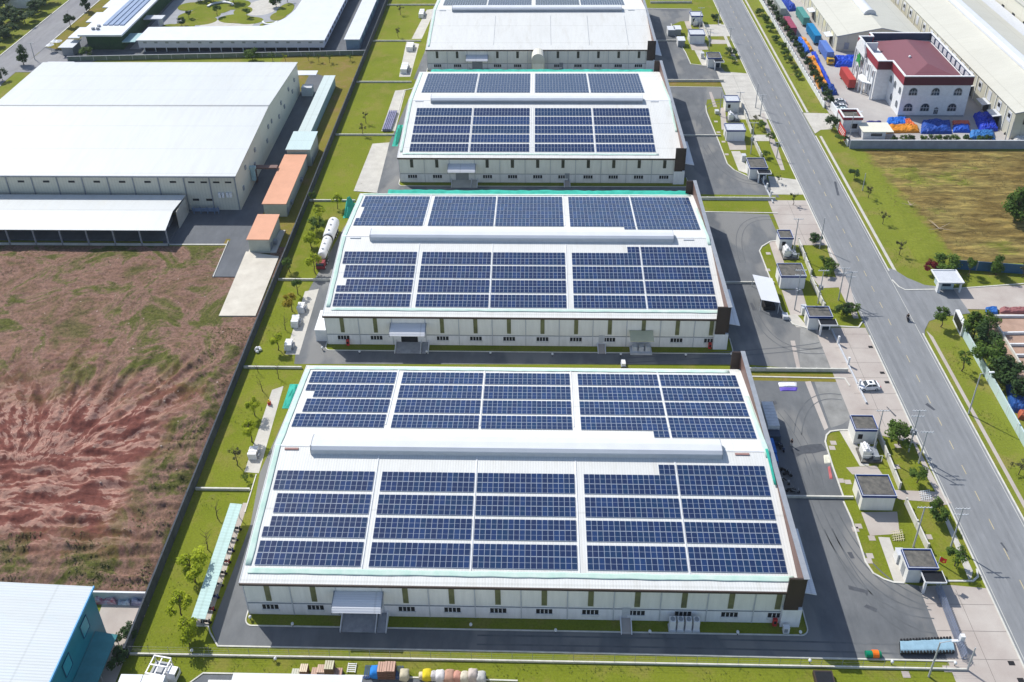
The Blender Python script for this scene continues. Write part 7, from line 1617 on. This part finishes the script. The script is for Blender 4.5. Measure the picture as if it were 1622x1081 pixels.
for i, (x, y) in enumerate(((1212, 6), (1218, 14), (1223, 22), (1229, 31), (1234, 39), (1240, 47), (1246, 55), (1252, 64), (1257, 72), (1262, 80), (1268, 89), (1273, 98), (1279, 107), (1285, 117), (1290, 127), (1296, 136), (1302, 147), (1308, 157), (1313, 167))):
    tree('dark hedge tree behind the slatted compound wall, ' + HN[i], (x, y), 4.6, 1.9, 'bushy', 'leafd', group='hedge trees behind the compound wall', low=.2)
for i, x in enumerate((1414, 1430, 1442, 1462, 1474, 1486, 1500, 1512, 1530, 1553, 1566)):
    tree('small green bush behind the grey wall, %s from the white hut' % (ordn+['eleventh'])[i], (x, 225), 2.4+(i % 3)*.3, 1.5, 'bushy', 'leafg' if i % 2 else 'leafd', group='bushes behind the grey wall', low=.1)
for i, (x, y, h, r_) in enumerate(((-222, 325, 5, 4), (-219, 336, 5, 4), (-226, 340, 7, 5), (-220, 350, 6, 4.5), (-228, 355, 6, 4), (-236, 345, 7, 5), (-221, 362, 6, 4), (-224, 374, 7, 5), (-240, 365, 7, 5), (-233, 325, 5, 4), (-243, 340, 6, 4.5), (-219, 318, 3.5, 3), (-232, 386, 7, 5), (-219, 388, 6, 4), (-250, 330, 6, 5))):
    tree('dark tree of the thicket left of the far road, %s from the junction' % (['nearest', 'second', 'third', 'fourth', 'fifth', 'sixth', 'seventh', 'eighth', 'ninth', 'tenth', 'eleventh', 'twelfth', 'thirteenth', 'fourteenth', 'farthest'][i]), (x, y), h*1.2, r_*1.25, 'bushy', 'leafd', world=True, group='thicket trees left of the far road', low=.1)

# scrub on the clay field, weeds at its edges: uncountable
def scrub(name, label, regions, m, seed, cnt, smin, smax, hf=None):
    rnd = random.Random(seed); b = MB()
    for k in range(cnt):
        x0, x1, y0, y1 = regions[rnd.randrange(len(regions))]; X = rnd.uniform(x0, x1); Y = rnd.uniform(y0, y1)
        if noise.noise((X*.12, Y*.12, seed)) < -.02 or (hf and X > -86 and Y > 164 and X < -60): continue
        s_ = rnd.uniform(smin, smax); zb = hf(X, Y)-.03 if hf else .01
        for i in range(7):
            a = rnd.random()*6.28; L = s_*rnd.uniform(.4, 1); q = (X+math.cos(a)*L, Y+math.sin(a)*L, zb+s_*rnd.uniform(.4, 1.0)); w_ = s_*.45
            b.add([(X+math.sin(a)*w_, Y-math.cos(a)*w_, zb+.01), q, (X-math.sin(a)*w_, Y+math.cos(a)*w_, zb+.01)], [(0, 1, 2)])
    o = b.build(name, m); tag(o, label, 'weeds', None, 'stuff')
scrub('scrub', 'low green brown weeds scattered over the upper clay field', [(-150, -70, 158, 194), (-78, -69, 150, 182), (-76, -69, 98, 150), (-98, -70, 98, 108)], mat('scrub_leaves', (.14, .14, .04), .9, .4, .4, c2=(.27, .22, .12)), 4, 5200, .10, .27, TERR[2])
scrub('lawn_tufts', 'darker grass tufts scattered over the mown lawns', [(-67, -58.2, 88, 150), (-67, -57.5, 152, 217), (-67, -53, 218, 330), (93, 99, 188, 240), (93, 99, 270, 360), (-66, 60, 84, 86.5), (93.2, 98, 100, 160)], mat('tuft_blades', (.09, .13, .012), .9, .4, .4, c2=(.17, .18, .03)), 21, 5200, .06, .17)
scrub('dry_weeds', 'dry brown weeds over the fallow field right of the road', [(102, 175, 191, 247)], mat('dry_weed_leaves', (.20, .15, .05), .9, .4, .4, c2=(.32, .26, .10)), 9, 4200, .10, .26, TERR[5])
b = MB(); rnd = random.Random(3)
for i in range(70):
    X = rnd.uniform(-125, -70); Y = rnd.uniform(100, 190); s_ = rnd.uniform(.07, .2); b.ball((X, Y, TERR[2](X, Y)), s_*1.3, s_, s_*.7, 6, 4)
tag(b.build('rubble', mat('pale_rubble', (.45, .36, .30), .9, .2, 1)), 'pale stones and clods scattered over the clay field', 'rubble', None, 'stuff')
for i, (x, y, a) in enumerate(((1487, 366, .3), (1441, 329, 1.2))):
    X, Y = G(x, y); b = MB(); rnd = random.Random(i)
    for k in range(7): aa = a+rnd.uniform(-1.4, 1.4); L = rnd.uniform(1.6, 4.4)*(.6 if i else 1); b.tube((X, Y, .8), (X+math.cos(aa)*L*(1 if k % 2 else -1), Y+math.sin(aa)*L, .9+rnd.random()*.4), .10, .03, n=5)
    tag(b.build('fallen_branch', mat('dead_wood', (.42, .33, .24), .9, .1, 1), None, (X, Y, 0)), ['pale star shaped dead branch in the middle of the brown field', 'smaller pale dead branch nearer the office side of the brown field'][i], 'dead branch')

# ------------------------------------------------------------------ thin air haze over the whole scene
hm = bpy.data.materials.new('haze_air'); hm.use_nodes = True; hn = hm.node_tree
for nd in list(hn.nodes):
    if nd.type != 'OUTPUT_MATERIAL': hn.nodes.remove(nd)
pv = hn.nodes.new('ShaderNodeVolumePrincipled'); pv.inputs['Color'].default_value = (.80, .88, 1, 1); pv.inputs['Density'].default_value = .00008
pv.inputs['Anisotropy'].default_value = .2
hn.links.new(pv.outputs[0], [nd for nd in hn.nodes if nd.type == 'OUTPUT_MATERIAL'][0].inputs['Volume'])
M['haze'] = hm
b = MB(); b.box(-900, 900, -120, 1500, -2, 152); o = b.build('haze', 'haze'); tag(o, 'thin pale air haze over the whole industrial park', 'haze', None, 'stuff')
